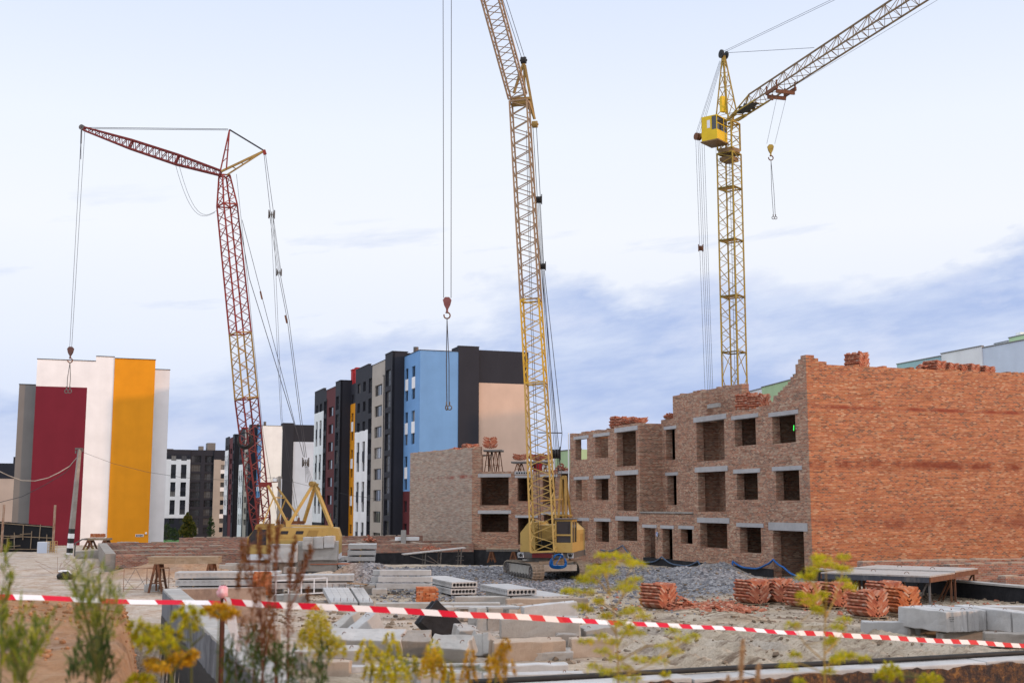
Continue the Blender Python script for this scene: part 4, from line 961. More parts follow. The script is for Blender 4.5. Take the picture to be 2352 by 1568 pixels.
def pulley_block(parent, c, r, mat_, name='pulley_block', ax=(1, .2, 0)):
    mb = MB(); ax = V(ax).normalized(); c = V(c)
    for k in (-1, 0, 1): sheave(mb, c + ax * k * r * .55, ax, r, r * .35)
    mb.beam(c + UP * r * 1.5 - ax * r * .9, c - UP * r * 1.3 - ax * r * .9, r * .25, r * .9); mb.beam(c + UP * r * 1.5 + ax * r * .9, c - UP * r * 1.3 + ax * r * .9, r * .25, r * .9)
    return mb.build(name, mat_, parent)
def hook_block(parent, c, s, mat_, sling_to, nl=2):
    """pulley cheeks, hook and a hanging sling with shackles"""
    c = V(c); mb = MB()
    prof = [(-.42, .35), (-.2, .62), (.2, .62), (.42, .35), (.30, -.15), (.12, -.5), (-.12, -.5), (-.30, -.15)]
    for y in (-.16, .1): mb.prism([(x * s, z * s) for x, z in prof], 'y', y * s, (y + .06) * s)
    sheave(mb, (0, 0, .15 * s), (0, 1, 0), .34 * s, .16 * s)
    mb.cyl((0, 0, -.5 * s), (0, 0, -.85 * s), .11 * s, 10)
    o = mb.build('hook_block', mat_, parent, loc=c)
    mb = MB(); mb.torus((0, 0, -1.18 * s), (0, 1, 0), .3 * s, .075 * s, 14, 6, math.radians(-70), math.radians(200)); mb.cyl((0, 0, -.85 * s), (0, 0, -.95 * s), .16 * s, 8); mb.build('hook', Mt['rust'], o)
    q = V(sling_to) - c; mb = MB(); top = V((0, 0, -1.45 * s))
    for k in range(nl):
        a = 2 * math.pi * k / nl; off = V((math.cos(a), math.sin(a), 0)) * .09
        rope(mb, [top, top.lerp(q, .5) + off, q + off * .8 + UP * .35], .02)
    mb.build('sling', Mt['rope'], o)
    mb = MB()
    for k in range(nl):
        a = 2 * math.pi * k / nl; off = V((math.cos(a), math.sin(a), 0)) * .1
        mb.torus(q + off + UP * .2, (math.sin(a), math.cos(a), 0), .11, .03, 12, 5); mb.cyl(q + off + UP * .3, q + off + UP * .5, .035, 6)
    mb.build('shackle', Mt['steel'], o)
    return o
def crawler_track(parent, loc, rz, L=4.6, Wd=.66, H=.88):
    t = MB(); r = H / 2 - .03; n = 64; per = 2 * (L - 2 * r) + 2 * math.pi * r
    def pos(s_):
        s_ %= per; a = L - 2 * r
        if s_ < a: return r + s_, H - .03, 0
        s_ -= a
        if s_ < math.pi * r: th = s_ / r; return L - r + math.sin(th) * r, r + .0 + math.cos(th) * r, th
        s_ -= math.pi * r
        if s_ < a: return L - r - s_, .03, math.pi
        s_ -= a; th = math.pi + s_ / r; return r + math.sin(th) * r, r + math.cos(th) * r, th
    for i in range(n):
        y, z, th = pos(per * i / n)
        m = M.Translation((0, y, z + .0)) @ M.Rotation(-th, 4, 'X'); t.obox(m, Wd, per / n * .82, .05); t.obox(m @ M.Translation((0, 0, .035)), Wd * .95, .035, .05)
        for sx in (-.2, .2): t.obox(m @ M.Translation((sx * Wd, 0, .0)), Wd * .14, per / n, .07)
    o = t.build('crawler_track', Mt['conc_mud'], parent, loc=loc, rot=(0, 0, rz))
    f = MB(); f.box(-Wd * .36, Wd * .36, r * 1.3, L - r * 1.3, .26, H - .14); f.box(-Wd * .30, Wd * .30, r * .5, L - r * .5, .36, H - .3); f.build('track_frame', Mt['track_grey'], o)
    for y, rr, nm in ((r + .0, r - .06, 'drive_wheel'), (L - r, r - .06, 'idler_wheel')):
        wv = MB(); wv.cyl((-Wd * .34, 0, 0), (Wd * .34, 0, 0), rr * .45, 14); wv.torus((-Wd * .36, 0, 0), (1, 0, 0), rr * .86, .055, 20, 6); wv.torus((Wd * .36, 0, 0), (1, 0, 0), rr * .86, .055, 20, 6)
        for k in range(6):
            a = k * math.pi / 3
            for sx in (-.36, .36): wv.beam((Wd * sx, 0, 0), (Wd * sx, math.cos(a) * rr * .85, math.sin(a) * rr * .85), .07)
        wv.build(nm, Mt['steel'], o, loc=(0, y, r + .03))
    for k in range(8):
        w_ = MB(); w_.cyl((-Wd * .47, 0, 0), (Wd * .47, 0, 0), .10, 12); w_.cyl((-Wd * .40, 0, 0), (-Wd * .36, 0, 0), .145, 14); w_.cyl((Wd * .36, 0, 0), (Wd * .40, 0, 0), .145, 14)
        w_.build('roller', Mt['steel'], o, loc=(0, .75 + k * (L - 1.5) / 7, .18))
    return o
Mt['conc_mud'] = dull('muddy_track', (.30, .26, .21), (.17, .145, .12), 5, .9, .5, 30, stain=(.09, .075, .06))
Mt['track_grey'] = dull('dusty_grey_paint', (.36, .35, .32), (.26, .245, .22), 3, .85, .3, 30, stain=(.15, .12, .09))
# ---------------------------------------------------------------- middle crawler crane
Y = 66.0; base = at(1262, 1320, 65.2); base.z = 0
mc = thing('crawler_crane', 'tall yellow crawler crane with a lattice mast parked on the gravel', 'crane', base)
L_ = lambda p: V(p) - base
fr = at(1237, 1325, 63.9); fr.z = .05
crawler_track(mc, L_(fr), TH); crawler_track(mc, L_(fr + D2 * 2.75 + D1 * .2), TH)
mb = MB(); mb.box(-1.0, 1.0, .9, 3.4, .35, .95); mb.cyl((0, 2.1, .9), (0, 2.1, 1.2), 1.15, 28); mb.box(-.95, .95, .3, .95, .45, .78)
mb.build('undercarriage', Mt['track_grey'], mc, loc=L_(fr + D2 * 1.37), rot=(0, 0, TH))
HR = -R(12); hb = at(1253, 1300, 64.6); hb.z = 0
def hpart(name, mb, mat_, par=None): return mb.build(name, mat_, par or mc, loc=L_(hb) if par is None else None, rot=(0, 0, HR) if par is None else None)
mb = MB(); mb.box(-1.5, 1.48, 0, 4.4, 1.18, 1.48); hpart('deck', mb, Mt['steel'])
mb = MB(); mb.prism([(-1.44, 1.49), (-1.44, 2.5), (-.98, 3.06), (-.66, 3.06), (-.66, 1.49)], 'y', .35, 4.5); hs_ = hpart('engine_house', mb, Mt['yel'])
mb = MB(); mb.prism([(-.65, 2.1), (-.65, 2.9), (.55, 2.9), (.55, 2.1)], 'y', 1.1, 4.45); mb.box(-.65, .55, 1.6, 4.4, 1.49, 2.1); hpart('engine_house', mb, Mt['yel'])
mb = MB(); mb.prism([(.57, 1.49), (.57, 3.0), (1.0, 3.0), (1.44, 2.62), (1.44, 1.49)], 'y', 1.45, 4.5); rh = hpart('engine_house', mb, Mt['yel'])
mb = MB()
for i in range(6): mb.box(1.442, 1.455, 2.9, 3.25, 2.0 + i * .07, 2.035 + i * .07); mb.box(1.442, 1.455, 3.5, 3.85, 2.0 + i * .07, 2.035 + i * .07)
mb.build('louvre', Mt['yel_d'], rh)
mb = MB(); mb.box(-.55, .5, 1.05, 1.12, 1.52, 2.08); hpart('winch_opening_shade', mb, Mt['dark'])  # dark sheet painted in place of the opening's shade
cb = MB()
cb.box(.55, 1.48, -.22, 1.4, 1.49, 2.0); cb.box(.55, .63, -.22, -.12, 2.0, 3.2); cb.box(1.40, 1.48, -.22, -.12, 2.0, 3.2); cb.box(.63, 1.40, -.22, -.14, 2.36, 2.44); cb.box(.63, 1.4, -.22, -.14, 3.12, 3.2)
cb.box(1.41, 1.48, 1.3, 1.4, 2.0, 3.2); cb.box(.55, .62, 1.3, 1.4, 2.0, 3.2); cb.box(1.42, 1.48, .5, .6, 2.0, 3.2); cb.box(.55, 1.48, 1.34, 1.4, 2.0, 3.2); cb.box(1.42, 1.48, -.12, 1.3, 3.1, 3.2); cb.box(.55, .6, -.12, 1.3, 2.0, 3.2)
cab = hpart('cab', cb, Mt['yel'])
mb = MB(); mb.box(.48, 1.56, -.34, 1.5, 3.21, 3.27); mb.build('cab_roof', Mt['steel'], cab)
mb = MB(); mb.box(.635, 1.395, -.19, -.175, 2.45, 3.11); mb.build('windscreen', Mt['glass_c'], cab)
mb = MB(); mb.box(.635, 1.395, -.19, -.175, 2.01, 2.35); mb.build('window', Mt['glass_c'], cab)
for y0, y1 in ((-.11, .49), (.61, 1.29)): mb = MB(); mb.box(1.445, 1.455, y0, y1, 2.02, 3.09); mb.build('window', Mt['glass_c'], cab)
mb = MB(); mb.box(.7, 1.2, .5, .9, 2.0, 2.5); mb.box(.75, 1.15, .85, .95, 2.4, 3.0); mb.build('seat', Mt['black'], cab)
mb = MB(); mb.cyl((1.25, -.22, 2.5), (1.3, -.22, 3.0), .012, 5); mb.build('wiper', Mt['black'], cab)
mb = MB(); mb.box(-.72, .42, -.04, 0, 1.2, 1.44); hpart('bumper', mb, crane_paint('dark_red_paint', (.16, .018, .02), (.12, .015, .018), (.08, .03, .02), .3))
Mt['hazard'] = None
for x0 in (-1.5, 1.18):
    mb = MB(); mb.box(x0, x0 + .32, -.03, -.002, 1.2, 1.46); hz = hpart('hazard_plate', mb, PT['offwhite'])
    mb = MB()
    for i in range(4): xx = x0 + .005 + i * .075; mb.prism([(xx, 1.21), (xx + .035, 1.21), (xx + .075, 1.45), (xx + .04, 1.45)], 'y', -.034, -.0305)
    mb.build('stripe', Mt['black'], hz)
    mb = MB(); mb.cyl((x0 + .16, -.06, 1.33), (x0 + .16, -.034, 1.33), .085, 14); mb.build('lamp_hole', Mt['black'], hz)
for dx, dz in ((-.07, 0), (.07, 0), (0, .11)): mb = MB(); mb.cyl((.9 + dx, -.05, 1.29 + dz), (.9 + dx, 0, 1.29 + dz), .055, 12); hpart('headlight', mb, PT['offwhite'])
RX = V((math.cos(HR), math.sin(HR), 0)); RY = V((-math.sin(HR), math.cos(HR), 0))
bA, bM, bT = at(1250, 1266, 64.4), at(1231, 880, 64.6), at(1219.5, 690, 64.8)
bT2 = at(1193, 236, 65.2)
for a, b, wa_, wb_, n, m_ in ((bA, bM, 1.26, 1.06, 10, 'yel'), (bM, bT, 1.06, 1.02, 5, 'yel_b'), (bT, bT2, 1.02, .98, 13, 'yel_r')):
    mb = MB(); lattice(mb, L_(a), L_(b), wa_, wb_, wa_ * .85, wb_ * .85, n, .048, .021, RX); mb.build('mast_section', Mt[m_], mc)
mb = MB(); mb.beam(L_(at(1176, 236, 65.2)), L_(at(1212, 236, 65.2)), .5, .28); mb.beam(L_(at(1172, 229, 65.2)), L_(at(1218, 227, 65.2)), .3, .14); mb.build('mast_head', Mt['yel_d'], mc)
jA, jT = at(1189, 222, 65.2), at(1024, -385, 60)
jm = jA.lerp(jT, .42)
mb = MB(); lattice(mb, L_(jA), L_(jm), .95, .95, .7, .8, 8, .038, .018, RX); mb.build('jib_section', Mt['yel_r'], mc)
mb = MB(); lattice(mb, L_(jm), L_(jT), .95, .4, .8, .35, 10, .038, .018, RX); mb.build('jib_section', Mt['yel_r'], mc)
ap, bk = at(1203, 143, 66), at(1228, 274, 66.6)
mb = MB()
for a, b in (((1203, 143), (1180, 215)), ((1203, 143), (1206, 225)), ((1206, 150), (1228, 274)), ((1212, 226), (1228, 274)), ((1192, 178), (1205, 176)), ((1210, 240), (1224, 262)), ((1203, 143), (1228, 274))):
    mb.beam(L_(at(*a, 66)), L_(at(*b, 66.4)), .12, .12)
mb.build('back_strut', Mt['yel_d'], mc)
mb = MB(); sheave(mb, L_(at(1202.5, 139, 66)), RX, .2, .3); mb.build('sheave', Mt['black'], mc); mb = MB(); sheave(mb, L_(at(1228.5, 286, 66.6)), RX, .2, .3); mb.build('sheave', Mt['yel_d'], mc)
pulley_block(mc, L_(at(1237, 459, 66.6)), .2, Mt['black'], ax=RX); pulley_block(mc, L_(at(1246.5, 612, 66.6)), .18, Mt['black'], ax=RX); pulley_block(mc, L_(at(1277, 1042, 67)), .26, Mt['black'], ax=RX)
mb = MB()
rp = lambda pts, r=.018: rope(mb, [L_(at(x, y, Yv)) for x, y, Yv in pts], r)
rp([(1200, 139, 66), (1155, 0, 63.8), (1060, -300, 60.8)]); rp([(1207, 139, 66), (1163, 0, 63.8), (1066, -300, 60.8)])
rp([(1224, 290, 66.6), (1234, 452, 66.6)]); rp([(1232, 290, 66.6), (1241, 452, 66.6)]); rp([(1219, 290, 66.4), (1232, 500, 66.4), (1290, 1095, 67)])
for dx in (-4, -1, 2, 4): rp([(1237 + dx, 465, 66.6), (1246 + dx * .7, 605, 66.6)], .014)
for dx in (-4, 0, 3): rp([(1246 + dx * .6, 620, 66.6), (1277 + dx, 1032, 67)], .014)
rp([(1250, 620, 66.6), (1291, 995, 67), (1282, 1085, 67)])
for dx in (-3, 3, 6): rp([(1277 + dx, 1050, 67), (1279 + dx, 1098, 67)], .014)
rp([(1213, 300, 65), (1222, 700, 64.8), (1244, 1250, 64.6)], .014); rp([(1209, 300, 65), (1218, 700, 64.8), (1238, 1250, 64.6)], .014)
rp([(1236, 993, 66), (1291, 994, 66.5)], .03)
mb.build('rigging_rope', Mt['rope'], mc)
gz = lambda x, y, z: RX * x + RY * y + UP * z + hb - base
mb = MB()
for x in (.15, .75):
    mb.beam(gz(x, 2.4, 1.49), gz(.38 if x < .4 else .6, 2.9, 5.55), .14); mb.beam(gz(x + .15, 4.2, 1.49), gz(.4 if x < .4 else .62, 3.0, 5.55), .12); mb.beam(gz(x, 2.5, 3.4), gz(x + .1, 3.7, 3.4), .08)
mb.beam(gz(.2, 2.45, 3.4), gz(.75, 2.45, 3.4), .08); mb.beam(gz(.35, 2.9, 5.5), gz(.65, 2.9, 5.5), .2); mb.beam(gz(-.6, 1.6, 4.2), gz(.5, 2.6, 4.3), .07)
mb.build('gantry', Mt['yel_d'], mc)
tipx = 1027
mb = MB(); r0 = at(1017, -380, 60); r1 = at(1037, -380, 60)
rope(mb, [L_(r0), L_(at(1019, 684, 60))], .017); rope(mb, [L_(r1), L_(at(1036, 684, 60))], .017); mb.build('hoist_rope', Mt['rope'], mc)
hook_block(mc, L_(at(1027, 697, 60)), .52, crane_paint('hook_red', (.22, .085, .08), (.15, .05, .05), (.12, .05, .04), .4), L_(at(1028, 945, 60)), 3)
hc = thing('hose_coil', 'coil of bright blue hose hung on the crane undercarriage', 'hose', at(1281, 1290, 63.2), 0)
Mt['hose_b'] = dull('blue_hose', (.01, .13, .42), (.008, .09, .3), 6, .45, 0)
mb = MB()
for k in range(9):
    pts = []
    for i in range(25):
        a = math.pi * 2 * i / 24; w_ = .42 + .03 * rnd.random() - k * .012; pts.append((math.cos(a) * w_ + (k % 3) * .03, -.05 - .02 * k, max(-.42, math.sin(a) * .34 - .1 * math.cos(a) ** 2 - .02 * k) + .03 * k))
    mb.tube(pts, .022, 5)
mb.tube([(.15, -.28, .3), (-.1, -.3, -.1), (.3, -.26, -.3)], .022, 5)
mb.build('coil', Mt['hose_b'], hc, smooth=True)
mb = MB(); mb.box(-.3, -.24, -.3, .02, .1, .36); mb.box(.28, .34, -.3, .02, .1, .38); mb.build('strap', Mt['steel'], hc)
# ---------------------------------------------------------------- red crane
Y = 72.0; base = at(660, 1300, Y); base.z = 0
rc_ = thing('crawler_crane', 'crane with a red and yellow lattice mast, slanting jib and yellow cab house', 'crane', base, 0)
RR = R(5); s_ = .003836; ox = at(660, 1300, Y)
qx = (960 + .2551 * 830) / 1.7415; hb = at(qx, 1300, Y - .9); hb.z = 0
def hp2(zx, zy): return ((zx - 830) * s_, (1698 - zy) * s_)
def hpart(name, mb, mat_, par=None): return mb.build(name, mat_, par or rc_, loc=L_(hb) if par is None else None, rot=(0, 0, RR) if par is None else None)
mb = MB(); mb.prism([hp2(*p) for p in ((505, 1400), (505, 985), (620, 950), (625, 1008), (1440, 1008), (1490, 1016), (1530, 1140), (1530, 1400))], 'y', 0, 2.5); eh = hpart('engine_house', mb, Mt['yel'])
mb = MB(); mb.prism([hp2(*p) for p in ((128, 1400), (132, 1165), (250, 1010), (504, 1010), (504, 1400))], 'y', -.02, 1.0); cab = hpart('cab', mb, Mt['yel'])
mb = MB(); mb.prism([hp2(*p) for p in ((240, 1008), (262, 960), (300, 948), (512, 948), (512, 1008))], 'y', -.05, 1.05); mb.build('cab_roof', Mt['yel_d'], cab)
for poly in (((155, 1255), (155, 1150), (235, 1030), (285, 1030), (285, 1255)), ((308, 1268), (308, 1040), (318, 1030), (410, 1030), (420, 1040), (420, 1268))):
    mb = MB(); mb.prism([hp2(*p) for p in poly], 'y', -.032, -.022); mb.build('window', Mt['glass_c'], cab)
for a in (625, 855): mb = MB(); mb.prism([hp2(*p) for p in ((a, 1100), (a + 15, 1055), (a + 118, 1055), (a + 128, 1062), (a + 112, 1106), (a + 8, 1106))], 'y', -.012, -.002); mb.build('window', Mt['glass'], eh)
mb = MB(); mb.prism([hp2(*p) for p in ((1020, 1138), (1060, 1045), (1210, 1045), (1175, 1142))], 'y', -.014, -.002); mb.build('louvre_panel', Mt['yel_d'], eh)
mb = MB()
for a in (508, 880, 1160, 1385): mb.box(hp2(a, 0)[0], hp2(a, 0)[0] + .015, -.012, -.001, 1.16, 2.1)
mb.box(hp2(508, 0)[0], hp2(1160, 0)[0], -.0115, -.0015, 2.06, 2.08); mb.build('panel_seam', Mt['yel_d'], eh)
mb = MB(); mb.prism([hp2(*p) for p in ((128, 1492), (128, 1402), (1530, 1402), (1530, 1480))], 'y', -.01, 2.5); hpart('skirt', mb, PT['offwhite'])
mb = MB(); mb.box(-2.0, 2.2, .3, 2.2, .3, .78); hpart('undercarriage', mb, Mt['track_grey'])
crawler_track(rc_, L_(hb) + V((-2.1, .35, 0)), RR - math.pi / 2, 4.6, .6, .8); crawler_track(rc_, L_(hb) + V((-2.2, 2.5, 0)), RR - math.pi / 2, 4.6, .6, .8)
mb = MB()
def hb3(zx, zy, y): x, z = hp2(zx, zy); return (x, y, z)
for a, b, yy, yt in (((740, 970), (1075, 370), .25, .9), ((930, 940), (1110, 380), 2.2, 1.2), ((1400, 1010), (1115, 370), .25, 1.0), ((1370, 1000), (1125, 370), 2.2, 1.2)):
    mb.beam(hb3(*a, yy), hb3(*b, yt), .17, .15)
mb.beam(hb3(770, 975, .2), hb3(1400, 990, .2), .11); mb.beam(hb3(1390, 1000, .05), hb3(1390, 1330, .05), .14); mb.beam(hb3(740, 900, .25), hb3(740, 1000, .25), .3, .25)
hpart('gantry', mb, Mt['yel'])
mb = MB(); sheave(mb, hb3(1080, 340, 1.0), (.3, 1, 0), .17, .5); mb.beam(hb3(1100, 330, 1.0), hb3(1170, 355, 1.0), .16, .14); mb.beam(hb3(1120, 350, 1.0), hb3(1185, 420, 1.0), .1, .14); hpart('gantry_head', mb, Mt['yel_d'])
mb = MB()
for a, b, y0, y1 in (((400, 365), (715, 930), .7, .4), ((545, 430), (835, 830), 1.9, 2.0), ((490, 545), (640, 555), .6, 1.95), ((490, 560), (355, 940), .6, .3), ((640, 590), (500, 950), 1.9, 2.2)):
    w_ = .12 if a[1] < 500 else .06; mb.beam(hb3(*a, y0), hb3(*b, y1), w_)
hpart('front_strut', mb, Mt['yel']); mb = MB(); mb.beam(hb3(510, 375, 1.9), hb3(580, 500, 1.9), .09); mb.beam(hb3(255, 325, 1.6), hb3(530, 303, 1.6), .05); hpart('front_strut', mb, Mt['rust'])
mb = MB(); mb.beam(hb3(250, 350, 1.3), hb3(440, 350, 1.3), .12, .3); hpart('mast_bracket', mb, Mt['red_d'])
mb = MB()
for i in range(3): mb.torus(hb3(690 + i * 90, 905, 1.3), (1, 0, 0), .14, .07, 12, 6); 
mb.beam(hb3(640, 935, 1.3), hb3(960, 935, 1.3), .35, .2); hpart('winch', mb, Mt['rust'])
Ym = 73.2; rx = V((math.cos(R(40)), math.sin(R(40)), 0))
pts = [(606, 1262, .5), (598, 1190, .85), (566, 915, 1.02), (552, 766, .98), (521.5, 472, .92), (515.5, 404, .5)]
mats_ = ['red_d', 'red_d', 'yel_d', 'red_b', 'red_b']; nn = [2, 7, 4, 8, 2]
for i in range(5):
    (x0, y0, w0), (x1, y1, w1) = pts[i], pts[i + 1]
    mb = MB(); lattice(mb, L_(at(x0, y0, Ym)), L_(at(x1, y1, Ym)), w0, w1, w0, w1, nn[i], .044, .021, rx); mb.build('mast_section', Mt[mats_[i]], rc_)
jp = [(507, 398, .28, 'red_d'), (407, 367, .62, 'red_d'), (301, 332, .55, 'red_d'), (193, 296, .2, None)]
for i in range(3):
    x0, y0, h0, m_ = jp[i]; x1, y1, h1, _ = jp[i + 1]
    mb = MB(); lattice(mb, L_(at(x0, y0, Ym - i * .5)), L_(at(x1, y1, Ym - .5 - i * .5)), .5, .5 if i < 2 else .15, h0, h1, 7, .04, .02, V((.15, 1, 0))); mb.build('jib_section', Mt[m_], rc_)
JT = at(190, 294, Ym - 1.5)
mb = MB(); sheave(mb, L_(at(188.5, 293, Ym - 1.5)), (.2, 1, 0), .17, .2); mb.build('sheave', Mt['steel'], rc_)
mb = MB(); st = at(527, 299, Ym)
for a in ((506, 393, -.3), (506, 393, .3), (520, 388, -.3), (520, 388, .3)): mb.beam(L_(at(a[0], a[1], Ym + a[2])), L_(st), .075)
mb.beam(L_(at(517, 345, Ym - .15)), L_(at(525.5, 345, Ym + .15)), .05); mb.beam(L_(at(511, 372, Ym - .2)), L_(at(522, 362, Ym + .15)), .04); mb.build('jib_strut', Mt['red_b'], rc_)
mb = MB(); be = at(607, 347, Ym)
for a in ((508, 394, -.3), (508, 394, .3), (521, 402, -.3), (521, 402, .3)): mb.beam(L_(at(a[0], a[1], Ym + a[2])), L_(be), .12 if a[0] < 515 else .08)
for f in (.25, .45, .62): mb.beam(L_(at(508 + 99 * f, 394 - 47 * f, Ym)), L_(at(521 + 86 * f, 402 - 55 * f, Ym)), .06)
mb.build('back_strut', Mt['yel_d'], rc_)
mb = MB(); mb.beam(L_(at(606, 345, Ym)), L_(at(609, 355, Ym)), .2, .14); mb.build('strut_tip', Mt['red_b'], rc_)
mb = MB()
rp = lambda pts, r=.016: rope(mb, [L_(at(x, y, Yv)) for x, y, Yv in pts], r)
rp([(196, 293, 71.7), (524, 296.5, 73)], .018); rp([(200, 296, 71.9), (524, 299, 73.3)], .018); rp([(527, 298, 73.2), (606, 346, 73.2)], .05)
for dx in (-3, 4): rp([(608 + dx * .5, 355, 73.2), (624 + dx, 486, 73.2)])
for dx in (-4, -1, 2, 4): rp([(624 + dx, 499, 73.2), (641 + dx, 620, 73.2)], .012)
for dx in (-2, 2): rp([(642 + dx, 632, 73.2), (662 + dx, 735, 73), (702 + dx, 1050, 72.5)])
for dx in (-5, -2, 1, 4, 7): rp([(703 + dx * .5, 1070, 72.3), (710 + dx * 1.4, 1108, 72)], .011)
rp([(556, 505, 73), (600, 675, 73), (697, 1048, 72.5)]); rp([(543, 470, 73), (573, 640, 73), (684, 1000, 72.5)], .02); rp([(628, 500, 73.2), (648, 960, 73), (690, 1205, 72.5)], .011); rp([(622, 500, 73.2), (645, 960, 73), (684, 1205, 72.5)], .011)
rp([(543, 400, 73.2), (560, 560, 73), (605, 1000, 73), (640, 1205, 73)], .012)
rp([(370, 355, 72.8), (505, 392, 73)], .012)
mb.build('rigging_rope', Mt['rope'], rc_)
mb = MB()
for x0, x1, dip in ((403, 493, 0), (411, 497, 4)):
    rope(mb, [L_(at(x0 + (x1 - x0) * f, 378 + 110 * (1 - (1 - f) ** 2.6) + 16 * math.sin(math.pi * f) - dip * f, 72.6)) for f in [i / 14 for i in range(15)]], .012)
mb.build('slack_cable', Mt['rope_far'], rc_)
mb = MB(); rope(mb, [L_(at(187, 297, 71.7)), L_(at(160, 800, 71.7))], .014); rope(mb, [L_(at(195, 297, 71.7)), L_(at(164.5, 800, 71.7))], .014); rope(mb, [L_(at(187, 300, 71.7)), L_(at(186, 330, 71.7))], .05); rope(mb, [L_(at(186, 330, 71.7)), L_(at(185.5, 366, 71.7))], .025); mb.build('hoist_rope', Mt['rope_far'], rc_)
hook_block(rc_, L_(at(162, 807, 71.7)), .46, crane_paint('hook_rust', (.13, .06, .05), (.08, .045, .04), (.2, .08, .04), .4), L_(at(156, 906, 71.7)), 2)
pulley_block(rc_, L_(at(624, 493, Ym)), .19, Mt['steel']); pulley_block(rc_, L_(at(641, 626, Ym)), .16, Mt['steel']); pulley_block(rc_, L_(at(702, 1062, 72.4)), .2, Mt['steel'])
for x, y in ((600, 677), (657, 732)): mb = MB(); mb.beam(L_(at(x - 2, y - 8, 73)), L_(at(x + 2, y + 10, 73)), .09); mb.build('turnbuckle', Mt['rust'], rc_)
mb = MB()
for k in range(5): mb.torus(L_(at(563, 1012, Ym - .7)) + V((0, -.03 * k, .02 * k)), (.2, 1, .1), .5 - .02 * k, .03, 22, 5)
mb.build('hose_coil', Mt['black'], rc_, smooth=True)
# ---------------------------------------------------------------- tower crane behind the brick building
Y = 102.0; base = at(1689, 935, Y); base.z = 0
tc = thing('tower_crane', 'yellow tower crane with cab and long lattice jib rising behind the brick building', 'crane', base)
def zt(py): return 4 + (1158 - py) * Y / 2750
levels = [-.5, 4, zt(810) - 0, zt(679), zt(546), zt(421), zt(337)]
rx = V((math.cos(R(50)), math.sin(R(50)), 0)); sd = 1.52
# photograph: the mast leans a little with perspective, it is vertical in space
for i in range(1, len(levels) - 1):
    a, b = levels[i], levels[i + 1]
    mb = MB(); lattice(mb, (0, 0, a), (0, 0, b), sd, sd, sd, sd, 3, .062, .024, rx); mb.build('mast_section', Mt['tower_y'], tc)
    if 2 <= i <= 4:
        mb = MB(); ry = rx.cross(UP)
        m = M.Translation((0, 0, b)) @ M.Rotation(R(50), 4, 'Z'); mb.obox(m @ M.Translation((-.35, .1, -.03)), .75, 1.5, .06); mb.obox(m @ M.Translation((.6, .1, -.02)), .22, 1.5, .06); mb.build('platform', Mt['wood_y'], tc)
mb = MB(); lattice(mb, (0, 0, -.3), (0, 0, 4), sd, sd, sd, sd, 3, .062, .024, rx); mb.build('mast_section', Mt['tower_y'], tc)
mb = MB()
for dx in (-.18, .18): mb.tube([rx * (.25 + dx) + UP * 6, rx * (.25 + dx) + UP * levels[-1]], .022, 5)
z_ = 6
while z_ < levels[-1]: mb.tube([rx * .07 + UP * z_, rx * .43 + UP * z_], .012, 4); z_ += .35
mb.build('ladder', Mt['steel'], tc)
zs_ = levels[-1]
mb = MB(); mb.cyl((0, 0, zs_), (0, 0, zs_ + .35), .95, 20); mb.obox(M.Translation((0, 0, zs_ - .5)) @ M.Rotation(R(50), 4, 'Z'), 1.2, 1.2, .35); mb.build('slewing_ring', Mt['tower_b'], tc)
mb = MB(); lattice(mb, (0, 0, zs_ + .35), (0, 0, zt(262)), 1.5, 1.5, 1.4, 1.4, 2, .07, .03, rx); mb.build('turret', Mt['tower_y'], tc)
apx = L_(at(1662, 130, Y)); zh = zt(262)
mb = MB(); legs = [L_(at(1645, 268, Y)), L_(at(1672, 272, Y - .9)), L_(at(1692, 258, Y)), L_(at(1668, 262, Y + .9))]
tops = [apx + V((-.14, 0, -.2)), apx + V((0, -.1, -.2)), apx + V((.16, 0, -.2)), apx + V((0, .12, -.2))]
for a, b in zip(legs, tops): mb.beam(a, b, .11)
for k in range(4):
    for i in range(4):
        a, b = legs[k].lerp(tops[k], i / 4), legs[(k + 1) % 4].lerp(tops[(k + 1) % 4], (i + 1) / 4); mb.beam(a, b, .05); mb.beam(legs[k].lerp(tops[k], i / 4), legs[(k + 1) % 4].lerp(tops[(k + 1) % 4], i / 4), .045)
mb.beam(apx + V((0, 0, -.5)), apx + V((0, 0, .05)), .34, .3); mb.build('head_frame', Mt['tower_y'], tc)
mb = MB(); sheave(mb, apx + V((-.22, -.1, .2)), (1, .4, 0), .38, .14); sheave(mb, apx + V((.25, .1, .15)), (1, .4, 0), .36, .1); mb.build('sheave', Mt['black'], tc)
z0 = zt(262); q0 = at(1692, 268, Y); q1 = G(1876, 150, q0.z); jd = (q1 - q0); jd.z = 0; jd.normalize(); JL = 36.0
jp_ = V((-jd.y, jd.x, 0))
def jt(s, o=0.0, h=0.0): return L_(q0 + jd * s + jp_ * o + UP * h)
mb = MB(); nb = 17
for o, h in ((-.62, 0), (.62, 0), (0, 1.25)):
    mb.beam(jt(.3 if h == 0 else 2.2, o, h), jt(JL, o, h), .10 if h == 0 else .11)
for i in range(nb):
    a, b = 2.2 + (JL - 2.2) * i / nb, 2.2 + (JL - 2.2) * (i + 1) / nb; c = (a + b) / 2
    for o in (-.62, .62): mb.beam(jt(a, 0, 1.25), jt(c, o, 0), .038); mb.beam(jt(c, o, 0), jt(b, 0, 1.25), .038); mb.beam(jt(a, o, 0), jt(a, 0, 1.25), .04)
    mb.beam(jt(a, -.62, 0), jt(c, .62, 0), .04); mb.beam(jt(c, .62, 0), jt(b, -.62, 0), .04)
mb.build('jib', Mt['tower_b'], tc)
mb = MB()
